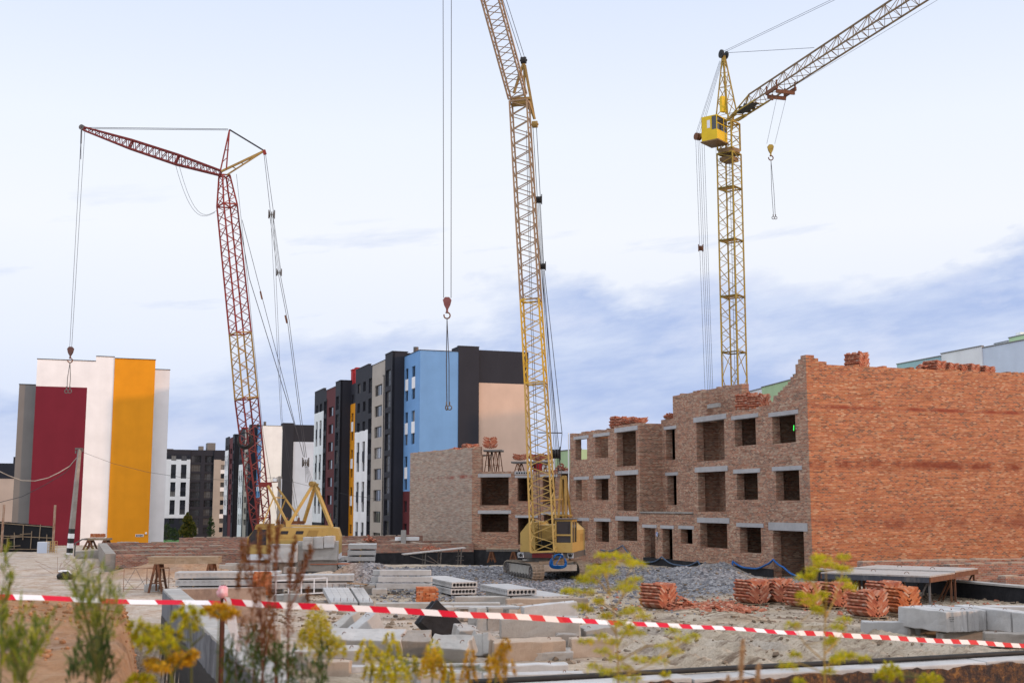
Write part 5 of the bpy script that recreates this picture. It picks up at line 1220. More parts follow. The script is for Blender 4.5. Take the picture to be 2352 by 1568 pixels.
for o in (-.62, .62): mb.beam(jt(.1, o, 0), jt(4.5, o, 0.0), .125); mb.beam(jt(.1, o * .8, .1), jt(2.3, 0, 1.25), .09)
for i in range(5): mb.beam(jt(.5 + i * .8, -.62, .02), jt(.5 + i * .8, .62, .02), .07)
mb.beam(L_(at(1672, 285, Y)), jt(.3, .5, 0), .18); mb.beam(L_(at(1680, 300, Y)), jt(.3, -.5, 0), .18); mb.beam(jt(-.8, -.5, -.05), jt(.8, -.5, -.05), .2); mb.beam(jt(-.8, .5, -.05), jt(.8, .5, -.05), .2); mb.build('jib_root', Mt['tower_y'], tc)
mb = MB(); mb.beam(jt(1.2, -.35, -.12), jt(4.0, -.35, -.12), .6, .08); mb.cyl(jt(1.5, -.5, .2), jt(1.5, .5, .2), .22, 14); mb.cyl(jt(2.3, -.5, .2), jt(2.3, .5, .2), .2, 14); mb.build('winch', Mt['black'], tc)
st_ = 7.6
mb = MB()
for o in (-.85, .85): mb.beam(jt(st_ - .9, o, -.25), jt(st_ + .9, o, -.25), .16, .3); mb.beam(jt(st_ - .8, o, -.25), jt(st_ - .8, o, .35), .12); mb.beam(jt(st_ + .8, o, -.25), jt(st_ + .8, o, .35), .12)
for s in (-.7, .7): mb.beam(jt(st_ + s, -.85, -.55), jt(st_ + s, .85, -.55), .14, .3)
mb.beam(jt(st_, -.8, -.6), jt(st_, -.8, -1.1), .14); mb.build('trolley', Mt['rust'], tc)
hk = at(1770, 343, 0 + (q0 + jd * st_).y)
mb = MB(); rope(mb, [jt(st_, -.3, -.5), L_(hk) + V((-.3, 0, .45))], .014); rope(mb, [jt(st_, .55, -.5), L_(hk) + V((.35, 0, .45))], .014); mb.build('hoist_rope', Mt['rope_far'], tc)
hook_block(tc, L_(hk), .62, Mt['tower_y'], L_(at(1779, 506, (q0 + jd * st_).y)), 2)
cz = zt(300); m = M.Translation(L_(at(1641, 300, Y - .8))) @ M.Rotation(R(-38), 4, 'Z')
mb = MB(); cpts = [(-.75, -.95), (.75, -.95), (.75, .95), (-.75, .95)]
mb.prism(cpts, 'z', -1.1, -.2); mb.box(-.75, -.7, -.95, .95, -.2, 1.0); mb.box(-.75, .75, .9, .95, -.2, 1.0); mb.box(-.75, .75, -.95, .95, 1.0, 1.08)
mb.box(-.75, .25, -.95, -.9, -.2, 1.0); mb.box(.69, .75, -.95, -.89, -.2, 1.0); mb.box(.69, .75, .3, .38, -.2, 1.0); mb.box(.69, .75, -.89, .9, .35, .42)
cab = mb.build('cab', Mt['cab_y'], tc); cab.matrix_local = m
mb = MB(); mb.box(.255, .685, -.93, -.915, -.19, .99); mb.build('window', Mt['glass_c'], cab); mb = MB(); mb.box(.705, .72, -.88, .29, -.19, .99); mb.build('window', Mt['glass_c'], cab); mb = MB(); mb.box(.705, .72, .39, .89, -.19, .99); mb.build('window', Mt['glass_c'], cab)
mb = MB(); mb.box(-.2, .1, -.965, -.952, .0, .7); mb.build('window', PT['offwhite'], cab)
mb = MB(); mb.box(-.85, .85, -1.0, 1.0, -1.2, -1.1); mb.build('cab_floor', Mt['tower_b'], cab)
mb = MB(); a = L_(at(1660, 240, Y - .6)); mb.obox(M.Translation(a) @ M.Rotation(R(30), 4, 'Z'), .45, .3, 1.4); mb.build('switch_box', Mt['cab_y'], tc)
cj = at(1603, 314, Y + 1.2)
mb = MB(); mb.beam(L_(at(1655, 296, Y + .6)), L_(cj), .28, .3); mb.build('counter_jib', Mt['tower_y'], tc)
mb = MB()
for k in (-.18, 0, .18): sheave(mb, L_(cj) + V((k, k * .5, 0)), (1, .5, 0), .33, .08)
mb.beam(L_(cj) + V((-.2, 0, .2)), L_(cj) + V((.5, 0, .1)), .3, .12); mb.build('sheave', Mt['rust'], tc)
mb = MB()
rp = lambda pts, r=.018: rope(mb, [L_(at(x, y, Yv)) for x, y, Yv in pts], r)
for dx, dt_ in ((-4, -4), (-1, -2), (4, 0), (8, 2)): rp([(1603 + dx, 305, Y + 1.2), (1657 + dt_, 140, Y)], .015)
for x0, x1 in ((1598, 1620), (1603, 1626), (1607, 1630), (1612, 1634), (1617, 1638)): rp([(x0, 320, Y + 1.2), (x1, 915, Y + 1.2), (x1 + 4, 1000, Y + 1.2)], .016)
rp([(1644, 330, Y), (1664, 910, Y)], .012)
rp([(1664, 122, Y), (1870, 110, (q0 + jd * 14.0).y)], .02)
e1 = q0 + jd * JL + UP * 1.25
for o in (-.15, .15): rope(mb, [apx + V((o, 0, .4)), L_(e1) + V((o, 0, .2))], .018)
rope(mb, [jt(3, .9, .2), jt(JL, .9, -.4)], .014); rope(mb, [jt(5, 0, .5), jt(JL, 0, .3)], .012)
mb.build('rigging_rope', Mt['rope_far'], tc)
pulley_block(tc, L_(at(1609.5, 570, Y + 1.2)), .22, Mt['rust'])
mb = MB(); mb.box(-2.2, 2.2, -2.2, 2.2, -.3, .5); mb.build('base_frame', Mt['conc'], tc)
# ================================================================ building materials on the site
def rough(l, w_, h, seed, amp=.03, groove=True, bev=.03):
    g = min(.05, w_ * .1) if groove else 0
    bm = bmesh.new()
    pl_ = [(-l / 2, 0), (l / 2, 0), (l / 2, w_ * .33), (l / 2 - g, w_ * .4), (l / 2 - g, w_ * .6), (l / 2, w_ * .67), (l / 2, w_), (-l / 2, w_), (-l / 2, w_ * .67), (-l / 2 + g, w_ * .6), (-l / 2 + g, w_ * .4), (-l / 2, w_ * .33)]
    if not groove: pl_ = [(-l / 2, 0), (l / 2, 0), (l / 2, w_), (-l / 2, w_)]
    vb = [bm.verts.new((x, y, 0)) for x, y in pl_]; f = bm.faces.new(vb)
    r_ = bmesh.ops.extrude_face_region(bm, geom=[f]); bmesh.ops.translate(bm, verts=[v for v in r_['geom'] if isinstance(v, bmesh.types.BMVert)], vec=(0, 0, h))
    bmesh.ops.recalc_face_normals(bm, faces=bm.faces)
    bmesh.ops.bevel(bm, geom=[e for e in bm.edges if e.calc_face_angle(0) > .9], offset=bev, segments=2, affect='EDGES', profile=.6)
    bmesh.ops.triangulate(bm, faces=[f for f in bm.faces if len(f.verts) > 4])
    bmesh.ops.subdivide_edges(bm, edges=[e for e in bm.edges if e.calc_length() > .22], cuts=2, use_grid_fill=True)
    bmesh.ops.subdivide_edges(bm, edges=[e for e in bm.edges if e.calc_length() > .22], cuts=1, use_grid_fill=True)
    for v in bm.verts:
        n = V((noise.noise(v.co * 2.2 + V((seed, 0, 0))), noise.noise(v.co * 2.2 + V((0, seed, 9))), noise.noise(v.co * 2.2 + V((5, 0, seed))))) * amp
        n += V((noise.noise(v.co * 9 + V((seed, 3, 0))), noise.noise(v.co * 9 + V((0, seed, 7))), noise.noise(v.co * 9 + V((2, 0, seed))))) * amp * .6
        v.co += n
    me = bpy.data.meshes.new('block'); bm.to_mesh(me); bm.free()
    return me
_bn = 0
def block(label, cx, cyb, l, w_, h, yaw=0, zb=None, tilt=0, roll=0, mat_='conc', group=None, loops=True, name='concrete_block', cat='concrete block', amp=.03, groove=True, pos=None, dz=0):
    """front bottom edge centred on the photo's pixel (cx, cyb) at height zb"""
    global _bn; _bn += 1
    if pos is None:
        p = G(cx, cyb, zb if zb is not None else 0)
        if zb is None: z = drop(p.x, p.y); p = G(cx, cyb, z - .03)
    else: p = V(pos)
    me = rough(l, w_, h, _bn * 1.37, amp, groove); me.materials.append(Mt[mat_])
    o = bpy.data.objects.new(name, me); C.objects.link(o); o.location = p + UP * dz; o.rotation_euler = (R(tilt), R(roll), R(yaw))
    tag(o, label, cat, group)
    if loops:
        for s in (-.3, .3):
            mb = MB(); mb.torus((l * s, w_ * .5, h - .01), (rnd.uniform(.5, 1), rnd.uniform(-.6, .6), 0), .06, .0085, 10, 5, math.pi, 2 * math.pi); mb.build('lifting_loop', Mt['rust'], o)
    return o
PG = 'concrete foundation blocks dumped in the near basement'
zx = lambda v: 803.9 + .24416 * v
zy = lambda v: 1378.1 + .24416 * v
block('leaning pale block with a pink-lit end, outer one of the tilted pair', zx(45), zy(345), 1.18, .45, .6, 58, tilt=-8, roll=-24, group=PG)
block('leaning block with tall sunlit end, inner one of the tilted pair', zx(215), zy(372), 1.25, .45, .62, 56, tilt=-6, roll=-26, group=PG, mat_='conc_l')
block('short block with pale top and wet dark front in the heap', zx(600), zy(540), .92, .55, .5, 4, tilt=27, group=PG, mat_='conc_d')
block('dark tarred block standing on its corner in the heap', zx(800), zy(430), 1.2, .42, .85, 24, tilt=-10, roll=42, group=PG, mat_='tar', loops=True, dz=.28)
block('grey block tipped towards the camera with a rounded broken edge', zx(950), zy(600), 1.1, .56, .5, -22, tilt=34, group=PG, amp=.03)
block('squat block with a shattered side, propped behind the tipped one', zx(1080), zy(470), .62, .5, .58, 20, tilt=14, roll=8, group=PG, amp=.04)
block('angular broken chunk lying against the squat block', zx(1190), zy(500), .42, .4, .5, 50, tilt=20, roll=30, group=PG, amp=.06, loops=False)
block('wedge shaped grey block tilted beside the longest peach block', zx(1365), zy(540), .75, .5, .6, 62, tilt=-15, roll=25, group=PG, amp=.02)
block('longest grey block lying square across the heap', zx(1790), zy(352), 2.38, .6, .55, 3, tilt=6, zb=.05, group=PG)
block('grey block behind the longest one with its end rising to a point', zx(1895), zy(175), 1.9, .5, .5, 10, zb=.12, roll=-5, group=PG, mat_='conc_l')
block('long block with a peach sunlit face in front of the longest one', zx(1690), zy(580), 1.95, .5, .52, 16, tilt=8, group=PG, mat_='conc_w')  # peach sunlight painted in through the warm concrete colour
block('rusty brown stained block at the end of the heap', zx(2290), zy(545), 1.18, .55, .5, 6, group=PG, mat_='conc_w')
block('tilted wedge of concrete behind the brown stained block', zx(2370), zy(400), 1.0, .5, .45, 14, tilt=14, roll=-8, group=PG)
block('dark gap block filling the space under the longest one', zx(2040), zy(500), .6, .5, .5, 0, group=PG, mat_='conc_d', loops=False)  # darker concrete carries the shade of the gap in its colour
block('small grey block half sunk before the peach block', zx(1650), zy(600), .32, .4, .3, 4, zb=-.1, group=PG)
block('low broken grey slab before the peach block', zx(1920), zy(592), 1.0, .5, .3, 4, zb=-.08, tilt=8, group=PG, amp=.03)
block('long foundation block in the front row of the heap', 0, 0, 2.12, .45, .58, 7, pos=G(1204, 1526, .26) - UP * .58, group=PG, mat_='conc_l')
block('front-most long block, cut off by the picture edge', 0, 0, 2.3, .45, .7, 5, pos=G(1228, 1547, .3) - UP * .7, group=PG, mat_='conc_l')
block('rounded grey block low behind the goldenrod', 757, 1541, 1.7, .5, .5, 5, group=PG, tilt=10)
block('long pale block lying askew behind the goldenrod', 840, 1506, 2.1, .55, .5, -14, group=PG, tilt=30, mat_='conc_l')
block('small pale wedge behind the brown weeds', 701, 1528, .62, .4, .3, 12, group=PG, tilt=25, loops=False)
block('stained block at the picture bottom behind the weeds', 752, 1575, 1.0, .5, .55, 0, group=PG, mat_='conc_w', zb=-.2)
block('narrow upright stone behind the brown weeds', 625, 1545, .35, .3, 1.0, 8, group=PG, mat_='conc_w', loops=False, groove=False)
block('long flat strip of concrete in the mud by the front row', 965, 1550, 3.4, .5, .22, 6, group=PG, zb=-.05, loops=False, groove=False, mat_='conc_l')
block('second flat concrete strip, lower and nearer than the first', 990, 1570, 3.0, .5, .25, 8, group=PG, zb=-.1, loops=False, groove=False, mat_='conc_l')
block('tilted pale tile of concrete at the picture bottom', 1000, 1585, .8, .5, .4, 30, group=PG, zb=-.1, tilt=20, loops=False, mat_='conc_l')
block('upright block with a lit edge beside the dark tarred one', 1026, 1447, .42, .5, .75, 6, group=PG, loops=False)
block('dark upright block next to the one with a lit edge', 1045, 1446, .3, .5, .72, 24, group=PG, loops=False, mat_='conc_d')
block('upright block in the middle of the standing row', 1087, 1447, .36, .5, .72, -6, group=PG, loops=False)
block('rough faced upright block of the standing row', 1107, 1450, .34, .5, .74, 3, group=PG, loops=False, amp=.03)
block('shaded upright block touching the longest block', 1138, 1450, .5, .5, .74, 10, group=PG, loops=False, mat_='conc_d')  # its shade is painted by the darker concrete
# blocks by the platform
QG = 'clean foundation blocks stored by the platform'
block('single clean block lying before the cluster of four', 2049, 1472, 1.75, .4, .58, -9, group=QG, mat_='conc_l')
pc = G(2175, 1453, .28)
for k, lb in enumerate(('outermost block of the cluster, with pencilled marks on its end', 'second block in the cluster, touching the marked one', 'third block of the cluster, slightly set back', 'innermost block of the cluster against the long row')):
    off = (0, .05, .02, .16)[k]
    o = block(lb, 0, 0, 2.2, .395, .6, 0, group=QG, mat_='conc_l', pos=pc + D2 * (.4 * (k + 1)) + D1 * (1.1 + off)); o.rotation_euler = (0, 0, TH + math.pi / 2)
    if k == 0:
        # rows of pencilled figures on the visible end face (illegible strokes)
        mb = MB(); r = random.Random(4)
        for row in range(3):
            for i in range(7 - row):
                y_, z_ = .30 - i * .028 - .02 * row, .45 - row * .06
                for s in range(3):
                    a, b = (r.uniform(-.01, .01), r.uniform(-.018, .018)), (r.uniform(-.01, .01), r.uniform(-.018, .018))
                    mb.beam((-1.106, y_ + a[0], z_ + a[1]), (-1.106, y_ + b[0], z_ + b[1]), .005, .005)
        mb.build('marking', Mt['black'], o)
for k in range(2):
    o = block(('timber-like stub block carrying the near end of the cluster', 'stub block carrying the far end of the cluster')[k], 0, 0, 1.5, .3, .3, 0, group=QG, mat_='conc_d', loops=False, pos=pc + D1 * (.3 + 1.5 * k) + D2 * .85 - UP * .33); o.rotation_euler = (0, 0, TH)
pr = G(2323, 1453, .3)
for k, lb in enumerate(('far block of the long row behind the cluster', 'near block of the long row, cut by the picture edge')):
    o = block(lb, 0, 0, 2.36, .5, .62, 0, group=QG, mat_='conc_l', pos=pr + D2 * .5 + D1 * (1.2 - 2.42 * k)); o.rotation_euler = (0, 0, TH + math.pi / 2)
block('dirty base block under the long row', 2310, 1462, 4.0, .7, .35, -30, group=QG, mat_='conc_d', loops=False, zb=0)
block('dark fronted low block at the picture edge below the row', 2335, 1484, 1.6, .5, .35, -12, group=QG, mat_='conc_d', zb=.1)
block('flat slab piece lying in the mud under the cluster', 2190, 1494, 1.5, .5, .2, 4, group=QG, mat_='conc', loops=False, zb=-.04)
block('sandy pale block behind the long row', 2340, 1418, 2.4, .6, .4, -6, group=QG, mat_='conc_l', loops=False)
# blocks in front of the red crane
SG = 'concrete blocks stacked before the red crane'
def stack_block(lb, xl, xr, yb, h, Yv, w_=.5, mat_='conc', yaw=2, loops=True):
    zb = 4 - (yb - 1158) * Yv / 2750; Lm = (xr - xl) * Yv / 2750
    return block(lb, (xl + xr) / 2, yb, Lm, w_, h, yaw, zb=zb, group=SG, mat_=mat_, loops=loops)
stack_block('short block standing end-on at the head of the long one', 620, 682, 1291, 1.02, 67.6, .9, 'conc_l')
stack_block('long grey block lying before the crane house', 680, 775, 1286, 1.08, 68.2, .6)
stack_block('lone top block set apart on the long grey block', 694, 717, 1262, .72, 67.9, .5, yaw=-8)
stack_block('middle top block on the long grey block', 718, 742, 1259, .66, 68.1, .5, mat_='conc_l', yaw=-4)
stack_block('end top block on the long grey block', 743, 767, 1257, .66, 68.1, .5, mat_='conc_l', yaw=-3)
stack_block('lower course block in shade under the long one', 640, 665, 1316, .7, 68, .8, mat_='conc_d', loops=False)  # shade under the long block put into a darker concrete colour
stack_block('shaded pier block between the long one and the ground', 676, 692, 1316, .75, 68.1, .8, mat_='conc_d', loops=False)  # painted shade here too, through the darker concrete
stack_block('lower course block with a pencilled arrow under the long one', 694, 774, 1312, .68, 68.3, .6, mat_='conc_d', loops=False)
stack_block('grey slab lying by the lower course', 650, 678, 1316, .34, 66.5, .5)
# loose blocks round the slab stores
NG = 'odd blocks lying between the slab stacks'
block('slanted broken slab before the block stack', 728, 1366, 1.6, .6, .5, -10, group=NG, mat_='conc', amp=.03, roll=6)
block('block capped with splintered boards near the wooden frame', 706, 1360, .8, .6, .45, 0, group=NG, mat_='conc_d', amp=.03)
block('low kerb stone under the wooden frame', 644, 1382, .55, .5, .3, 10, group=NG, mat_='conc', loops=False)
block('grey trough shaped block behind the tape pole', 668, 1388, .75, .6, .42, -18, group=NG, mat_='conc_d', loops=False)
block('small block beside the timber by the beams', 810, 1358, .75, .4, .3, -10, group=NG, mat_='conc_l', loops=False)
block('block stub under the short beams', 842, 1366, .7, .5, .42, 0, group=NG, mat_='conc_d', loops=False)
for i, (x, y, l, yw, lb, mm) in enumerate(((1088, 1425, .75, 20, 'stub block under the double slab, nearest the brick column', 'conc_w'), (1094, 1421, .5, 12, 'small stub lying against the first one', 'conc_l'), (1118, 1422, .42, -4, 'stub carrying the end of the thin beam', 'conc_d'), (1178, 1418, .4, 40, 'rough grey cube under the double slab', 'conc'), (1200, 1414, .45, 28, 'second rough cube under the double slab', 'conc_w'), (1258, 1397, 3.2, 6, 'long warm bearer beam under the slabs', 'conc_w'), (1108, 1392, 2.2, 2, 'bearer beam under the thin beam', 'conc'))):
    block(lb, x, y, l, .5 if l < 2 else .45, .42 if l < 2 else .38, yw, group=NG, mat_=mm, loops=False, zb=0)
for i, (x, y, l, h, yw, lb, mm) in enumerate(((258, 1268, 1.6, .75, 8, 'grey concrete block by the small trestle', 'conc'), (288, 1266, 1.7, .8, -12, 'bigger grey block against the footing wall', 'conc_d'), (228, 1275, 1.3, .5, 20, 'rust streaked slab lying in the rubble', 'conc_w'), (275, 1280, 2.4, .4, 4, 'dirty slab edge under the footing wall', 'conc_d'), (205, 1283, 2.0, .6, 10, 'pale rubble heap block by the track', 'conc_d'))):
    block(lb, x, y, l, .7, h, yw, group='rubble blocks by the small trestle', mat_=mm, loops=False, amp=.05, roll=rnd.uniform(-6, 6))
block('white boulder on the ground by the wire frames', 348, 1360, .6, .5, .34, 15, group=NG, mat_='conc_l', loops=False, amp=.07, groove=False)
# ---------------------------------------------------------------- hollow-core slabs
def ring_cell(mb, c, ux, uz, w_, h, r, depth, n=14, back=1, mi=0):
    """square cell with a round recess; ux, uz unit axes in the face, recess goes along inward normal"""
    c, ux, uz = V(c), V(ux), V(uz); nn = ux.cross(uz)      # outward normal
    sq = []; ci = []; inn = []
    for i in range(n):
        a = 2 * math.pi * i / n + math.pi / 4; cx_, cz_ = math.cos(a), math.sin(a); m = max(abs(cx_), abs(cz_))
        sq.append(c + ux * cx_ / m * w_ / 2 + uz * cz_ / m * h / 2); ci.append(c + ux * cx_ * r + uz * cz_ * r); inn.append(c + ux * cx_ * r + uz * cz_ * r - nn * depth)
    for i in range(n):
        j = (i + 1) % n
        mb.quad(sq[i], sq[j], ci[j], ci[i], mi); mb.quad(ci[i], ci[j], inn[j], inn[i], mi)
    mb.add(inn, [tuple(range(n))], back)
def hollow_slab(L, Wd, H=.22, holes=6, r=.07, dimples=0):
    """lies along +y from its open end at y=0"""
    mb = MB(); cw = Wd / (holes + .6)
    for y0, s in ((0, 1), (L, -1)):
        ux = V((s, 0, 0)); m = cw * .3
        for sx in (-1, 1): mb.quad(*(V((sx * (Wd / 2 - m * k), y0, z)) for k, z in ((0, 0), (1, 0), (1, H), (0, H))))
        for i in range(holes): ring_cell(mb, (-Wd / 2 + m + cw * (i + .5), y0, H / 2), ux, (0, 0, 1), cw, H, r, .7, 16)
    mb.quad((-Wd / 2, 0, H), (Wd / 2, 0, H), (Wd / 2, L, H), (-Wd / 2, L, H)); mb.quad((-Wd / 2, 0, 0), (-Wd / 2, L, 0), (Wd / 2, L, 0), (Wd / 2, 0, 0))
    for sx in (-1, 1):
        if dimples:
            n = int(L / dimples)
            for i in range(n): ring_cell(mb, (sx * Wd / 2, L * (i + .5) / n, H / 2), V((0, sx, 0)), (0, 0, 1), L / n, H, .075, .022, 12, 0)
        else: mb.quad((sx * Wd / 2, 0, 0), (sx * Wd / 2, L, 0), (sx * Wd / 2, L, H), (sx * Wd / 2, 0, H))
    return mb.mesh('slab', [Mt['slab'], Mt['dark']], fix=False)  # dark caps at the core backs stand for shade deeper inside
Mt['slab'] = concrete('slab_concrete', (.45, .455, .46), (.35, .355, .36), tint=(.28, .265, .25), tint_amt=.35, rand=.07, bump=.25)
def slab(label, me, p, rz, group, tilt=0):
    o = bpy.data.objects.new('hollow_slab', me); C.objects.link(o); o.location = p; o.rotation_euler = (tilt, 0, rz); return tag(o, label, 'concrete slab', group)
def batten(label, p, q, t=.06):
    mb = MB(); mb.beam(p, q, t * 1.3, t); o = mb.build('timber_batten', Mt['wood_y']); return tag(o, label, 'timber', 'battens between the slabs')
HG = 'hollow-core slabs stored on the site'
m6 = hollow_slab(5.0, 1.2, .24, 7, .075, .2)
p = G(1065, 1364, .05)
slab('lower slab of the double stack behind the brick column', m6, p, TH, HG); slab('upper slab of the double stack behind the brick column', m6, p + UP * .29 + D2 * .06 + D1 * .05, TH, HG)
m6b = hollow_slab(3.4, 1.25, .24, 7, .072, .2)
p = G(1212, 1383, .12)
m6c = hollow_slab(3.3, 1.3, .24, 7, .05, .2)
slab('lower slab of the middle pair, with small ragged holes', m6c, p, TH, HG); slab('upper slab of the middle pair, with round open holes', m6b, G(1199, 1366, .41), TH, HG)
slab('single hollow slab lying beside the middle pair', hollow_slab(3.6, 1.2, .24, 5, .08, 0), G(1281, 1382, .08), TH + .03, HG)
# stack of four seen end-on at the left, broad face to the camera
m4 = hollow_slab(1.75, 2.4, .27, 11, .075, 0)
p = G(825, 1302, .12)
for k, nm in enumerate(('bottom', 'second', 'third', 'top')):
    o = slab(f'{nm} slab in the stack of four beside the red crane', m4, p + UP * (.375 * k) + D1 * (1.15 + .03 * k), TH - math.pi / 2 - .05, HG)
    o.location = p + UP * (.375 * k) + V((-.95 + .04 * k, 1.25, 0)); o.rotation_euler = (0, 0, -math.pi / 2 + .1)
    batten(f'thin timber batten under the {nm} slab of the four', o.location + V((.9, -1.1, -.055)), o.location + V((.95, 1.0, -.055)))
# long dimpled slabs, side-on
m8 = hollow_slab(4.6, 1.2, .26, 6, .07, .26)
p = G(396, 1362, .1)
for k, nm in enumerate(('bottom', 'middle', 'top')):
    o = slab(f'{nm} dimpled slab in the stack of three by the wire frames', m8, p + UP * (.325 * k), 0, HG)
    o.location = p + UP * (.325 * k) + V((.05 * (2 - k), .62, 0)); o.rotation_euler = (0, 0, -math.pi / 2 + R(6))
    for f in (.8, 3.9): q = o.location + V((f, -.5 + f * .1, -.04)); batten(f'timber batten under the {nm} dimpled slab of three, {"near" if f < 1 else "far"} end', q, q + V((-.05, .9, 0)), .05)
m9 = hollow_slab(3.7, 1.2, .26, 6, .07, .26)
p = G(615, 1352, .3)
for k, nm in enumerate(('lower', 'upper')):
    o = slab(f'{nm} dimpled slab of the pair, ' + ('with pencilled figures at its end' if k == 0 else 'resting on battens'), m9, p, 0, HG)
    o.location = p + UP * (.33 * k) + V((0, .62, 0)); o.rotation_euler = (0, 0, -math.pi / 2 + R(6))
    if k == 0:
        mb = MB(); r = random.Random(9)
        for row in range(2):
            for i in range(8 if row == 0 else 7):
                if i == 4: continue
                yy, zz = 3.1 + i * .065, .16 - row * .09
                for s in range(3): mb.beam((.606, yy + r.uniform(-.022, .022), zz + r.uniform(-.035, .035)), (.606, yy + r.uniform(-.022, .022), zz + r.uniform(-.035, .035)), .009, .009)
        mb.build('marking', Mt['black'], o)
for k, (x, f) in enumerate(((640, 0), (760, 1))): block(('stub block carrying one end of the dimpled pair', 'stub block carrying the other end of the dimpled pair')[k], x, 1357, .8, .8, .3, 0, group=HG, zb=.0, mat_='conc_d', loops=False)
mb = MB()
# ---------------------------------------------------------------- beams and lintels
def bar(label, p, rz, l, w_, h, group, mat_='conc_l', tilt=0, name='concrete_beam', cat='concrete beam'):
    mb = MB(); mb.box(0, l, 0, w_, 0, h); o = mb.build(name, Mt[mat_]); o.location = p; o.rotation_euler = (0, tilt, rz)
    m_ = o.modifiers.new('b', 'BEVEL'); m_.width = .015; m_.segments = 1; return tag(o, label, cat, group)
BG = 'concrete beams stacked before the gravel'
p = G(870, 1363, .05)
block('rough bearer block under the stack of solid beams', 872, 1368, .7, .6, .3, 8, group=BG, mat_='conc', loops=False, zb=0)
for k, (nm, ll) in enumerate((('bottom', 2.5), ('middle', 2.42), ('top', 2.3))):
    q = p + UP * (.22 + .29 * k) + V((-.12 + .06 * k, .1 * k, 0))
    bar(f'{nm} beam in the stack of three solid beams', q, R(-4 + k), ll, .3, .24, BG)
    bar(f'back {nm} beam hidden behind the stack of solid beams', q + V((-.35, .36, -.02)), R(-4 + k), ll, .3, .24, BG)
bar('long thin beam laid on stubs before the double slab', G(862, 1398, .35), R(2), 4.4, .5, .2, BG, 'conc'); bar('pale plank-like beam beside the thin beam', G(1040, 1398, .42), R(-3), 2.3, .45, .09, BG)
bar('low kerb beam under the thin beam', G(905, 1406, .02), R(1), 1.6, .35, .25, BG, 'conc_l')
LG = 'six lintels lying side by side on the mud'
lp = G(738, 1360, .34)
for k in range(6):
    x0 = G(741 + k * 14.8 + (5 if k > 3 else 0), 1359, .32); x1 = G(760 + k * 15.2 + (6 if k > 3 else 0), 1394, .03)
    o = bar('pale lintel with rebar stubs lying side by side with five others', x0, math.atan2(x1.y - x0.y, x1.x - x0.x), (x1 - x0).length, .27, .2, LG, 'conc_l', tilt=math.atan2(x0.z - x1.z, math.hypot(x1.x - x0.x, x1.y - x0.y)), name='lintel_beam', cat='lintel')
    mb = MB()
    mb.tube([(.12, .13, .18), (.12, .13, .34)], .01, 5); mb.build('rebar_stub', Mt['rust'], o); mb = MB(); mb.tube([((x1 - x0).length - .2, .13, .18), ((x1 - x0).length - .2, .13, .34)], .01, 5); mb.build('rebar_stub', Mt['rust'], o)
    sb = (x0 + x1) / 2
block('propping stone under the back ends of the six lintels', 770, 1362, 1.9, .4, .3, -2, group=NG, zb=0, mat_='conc_d', loops=False)
SL = 'square-ended lintels bundled beside the four slabs'
for row, (xa, xb, yb, zb, n, lb) in enumerate(((690, 805, 1317, .02, 17, 'square-ended lintel in the lower bundle beside the four slabs'), (715, 800, 1303, .34, 13, 'square-ended lintel in the upper bundle beside the four slabs'), (765, 800, 1289, .62, 4, 'square-ended lintel on top of the two bundles'))):
    for k in range(n):
        q = G(xa + (xb - xa) * k / n, yb - 4 * k / n, zb); wd_ = (xb - xa) / n * q.y / 2750 * .94
        mb = MB(); mb.box(0, wd_, 0, 1.3, 0, .22); o = mb.build('lintel_beam', Mt['conc_l'], loc=q, rot=(0, 0, R(24))); tag(o, lb, 'lintel', SL + f' course {row + 1}')
mb = MB(); mb.box(0, 2.6, 0, .9, 0, .05); o = mb.build('board', Mt['loose'], loc=G(712, 1296, .575), rot=(0, 0, R(4))); tag(o, 'orange board between the two bundles of lintels', 'board')
for k, (x, y, l, lb) in enumerate(((507, 1317, 3.3, 'front grey beam behind the brick column and weeds'), (517, 1305, 3.6, 'upper grey beam behind the weeds'), (503, 1309, 3.0, 'back grey beam behind the weeds'))):
    bar(lb, G(x, y, (.05, .36, .3)[k]), R(5), l, .4, .3, BG, 'conc')
# ---------------------------------------------------------------- brick packs
def pack_mesh(nm, wx, wy, h, seed, mat_, missing=.0, lean=38):
    r = random.Random(seed); mb = MB(); b = (.25, .12, .065)
    th = math.radians(lean); c, s = math.cos(th), math.sin(th)
    ny = int(wy / .122)
    for half in (-1, 1):
        n = int(max(wx, h) * 2 / .065)
        for i in range(-n, n):
            for j in range(-8, 9):
                lx_, lz_ = j * .252 + (.126 if i % 2 else 0), i * .0668
                X = lx_ * c + lz_ * s; Z = -lx_ * s + lz_ * c            # tilted inward
                xx = half * (wx / 2 - X) if False else None
                if not (0.02 < X < wx / 2 - .02 and .05 < Z < h + .02 * r.random()): continue
                edge = X < .3 or X > wx / 2 - .28 or Z > h - .2
                for k in range(ny):
                    if not edge and 1 < k < ny - 2: continue
                    if Z > h - .1 and r.random() < missing: continue
                    px = half * (wx / 2 - X)
                    m = M.Translation((px + r.uniform(-.008, .008), -wy / 2 + (k + .5) * .122 + r.uniform(-.006, .006), Z + .12)) @ M.Rotation(-half * th + r.uniform(-.03, .03), 4, 'Y') @ M.Rotation(r.uniform(-.03, .03), 4, 'Z')
                    mb.obox(m, b[0], b[1], b[2])
    mb.m = [0] * len(mb.f)
    return mb.mesh(nm, mat_, fix=False)
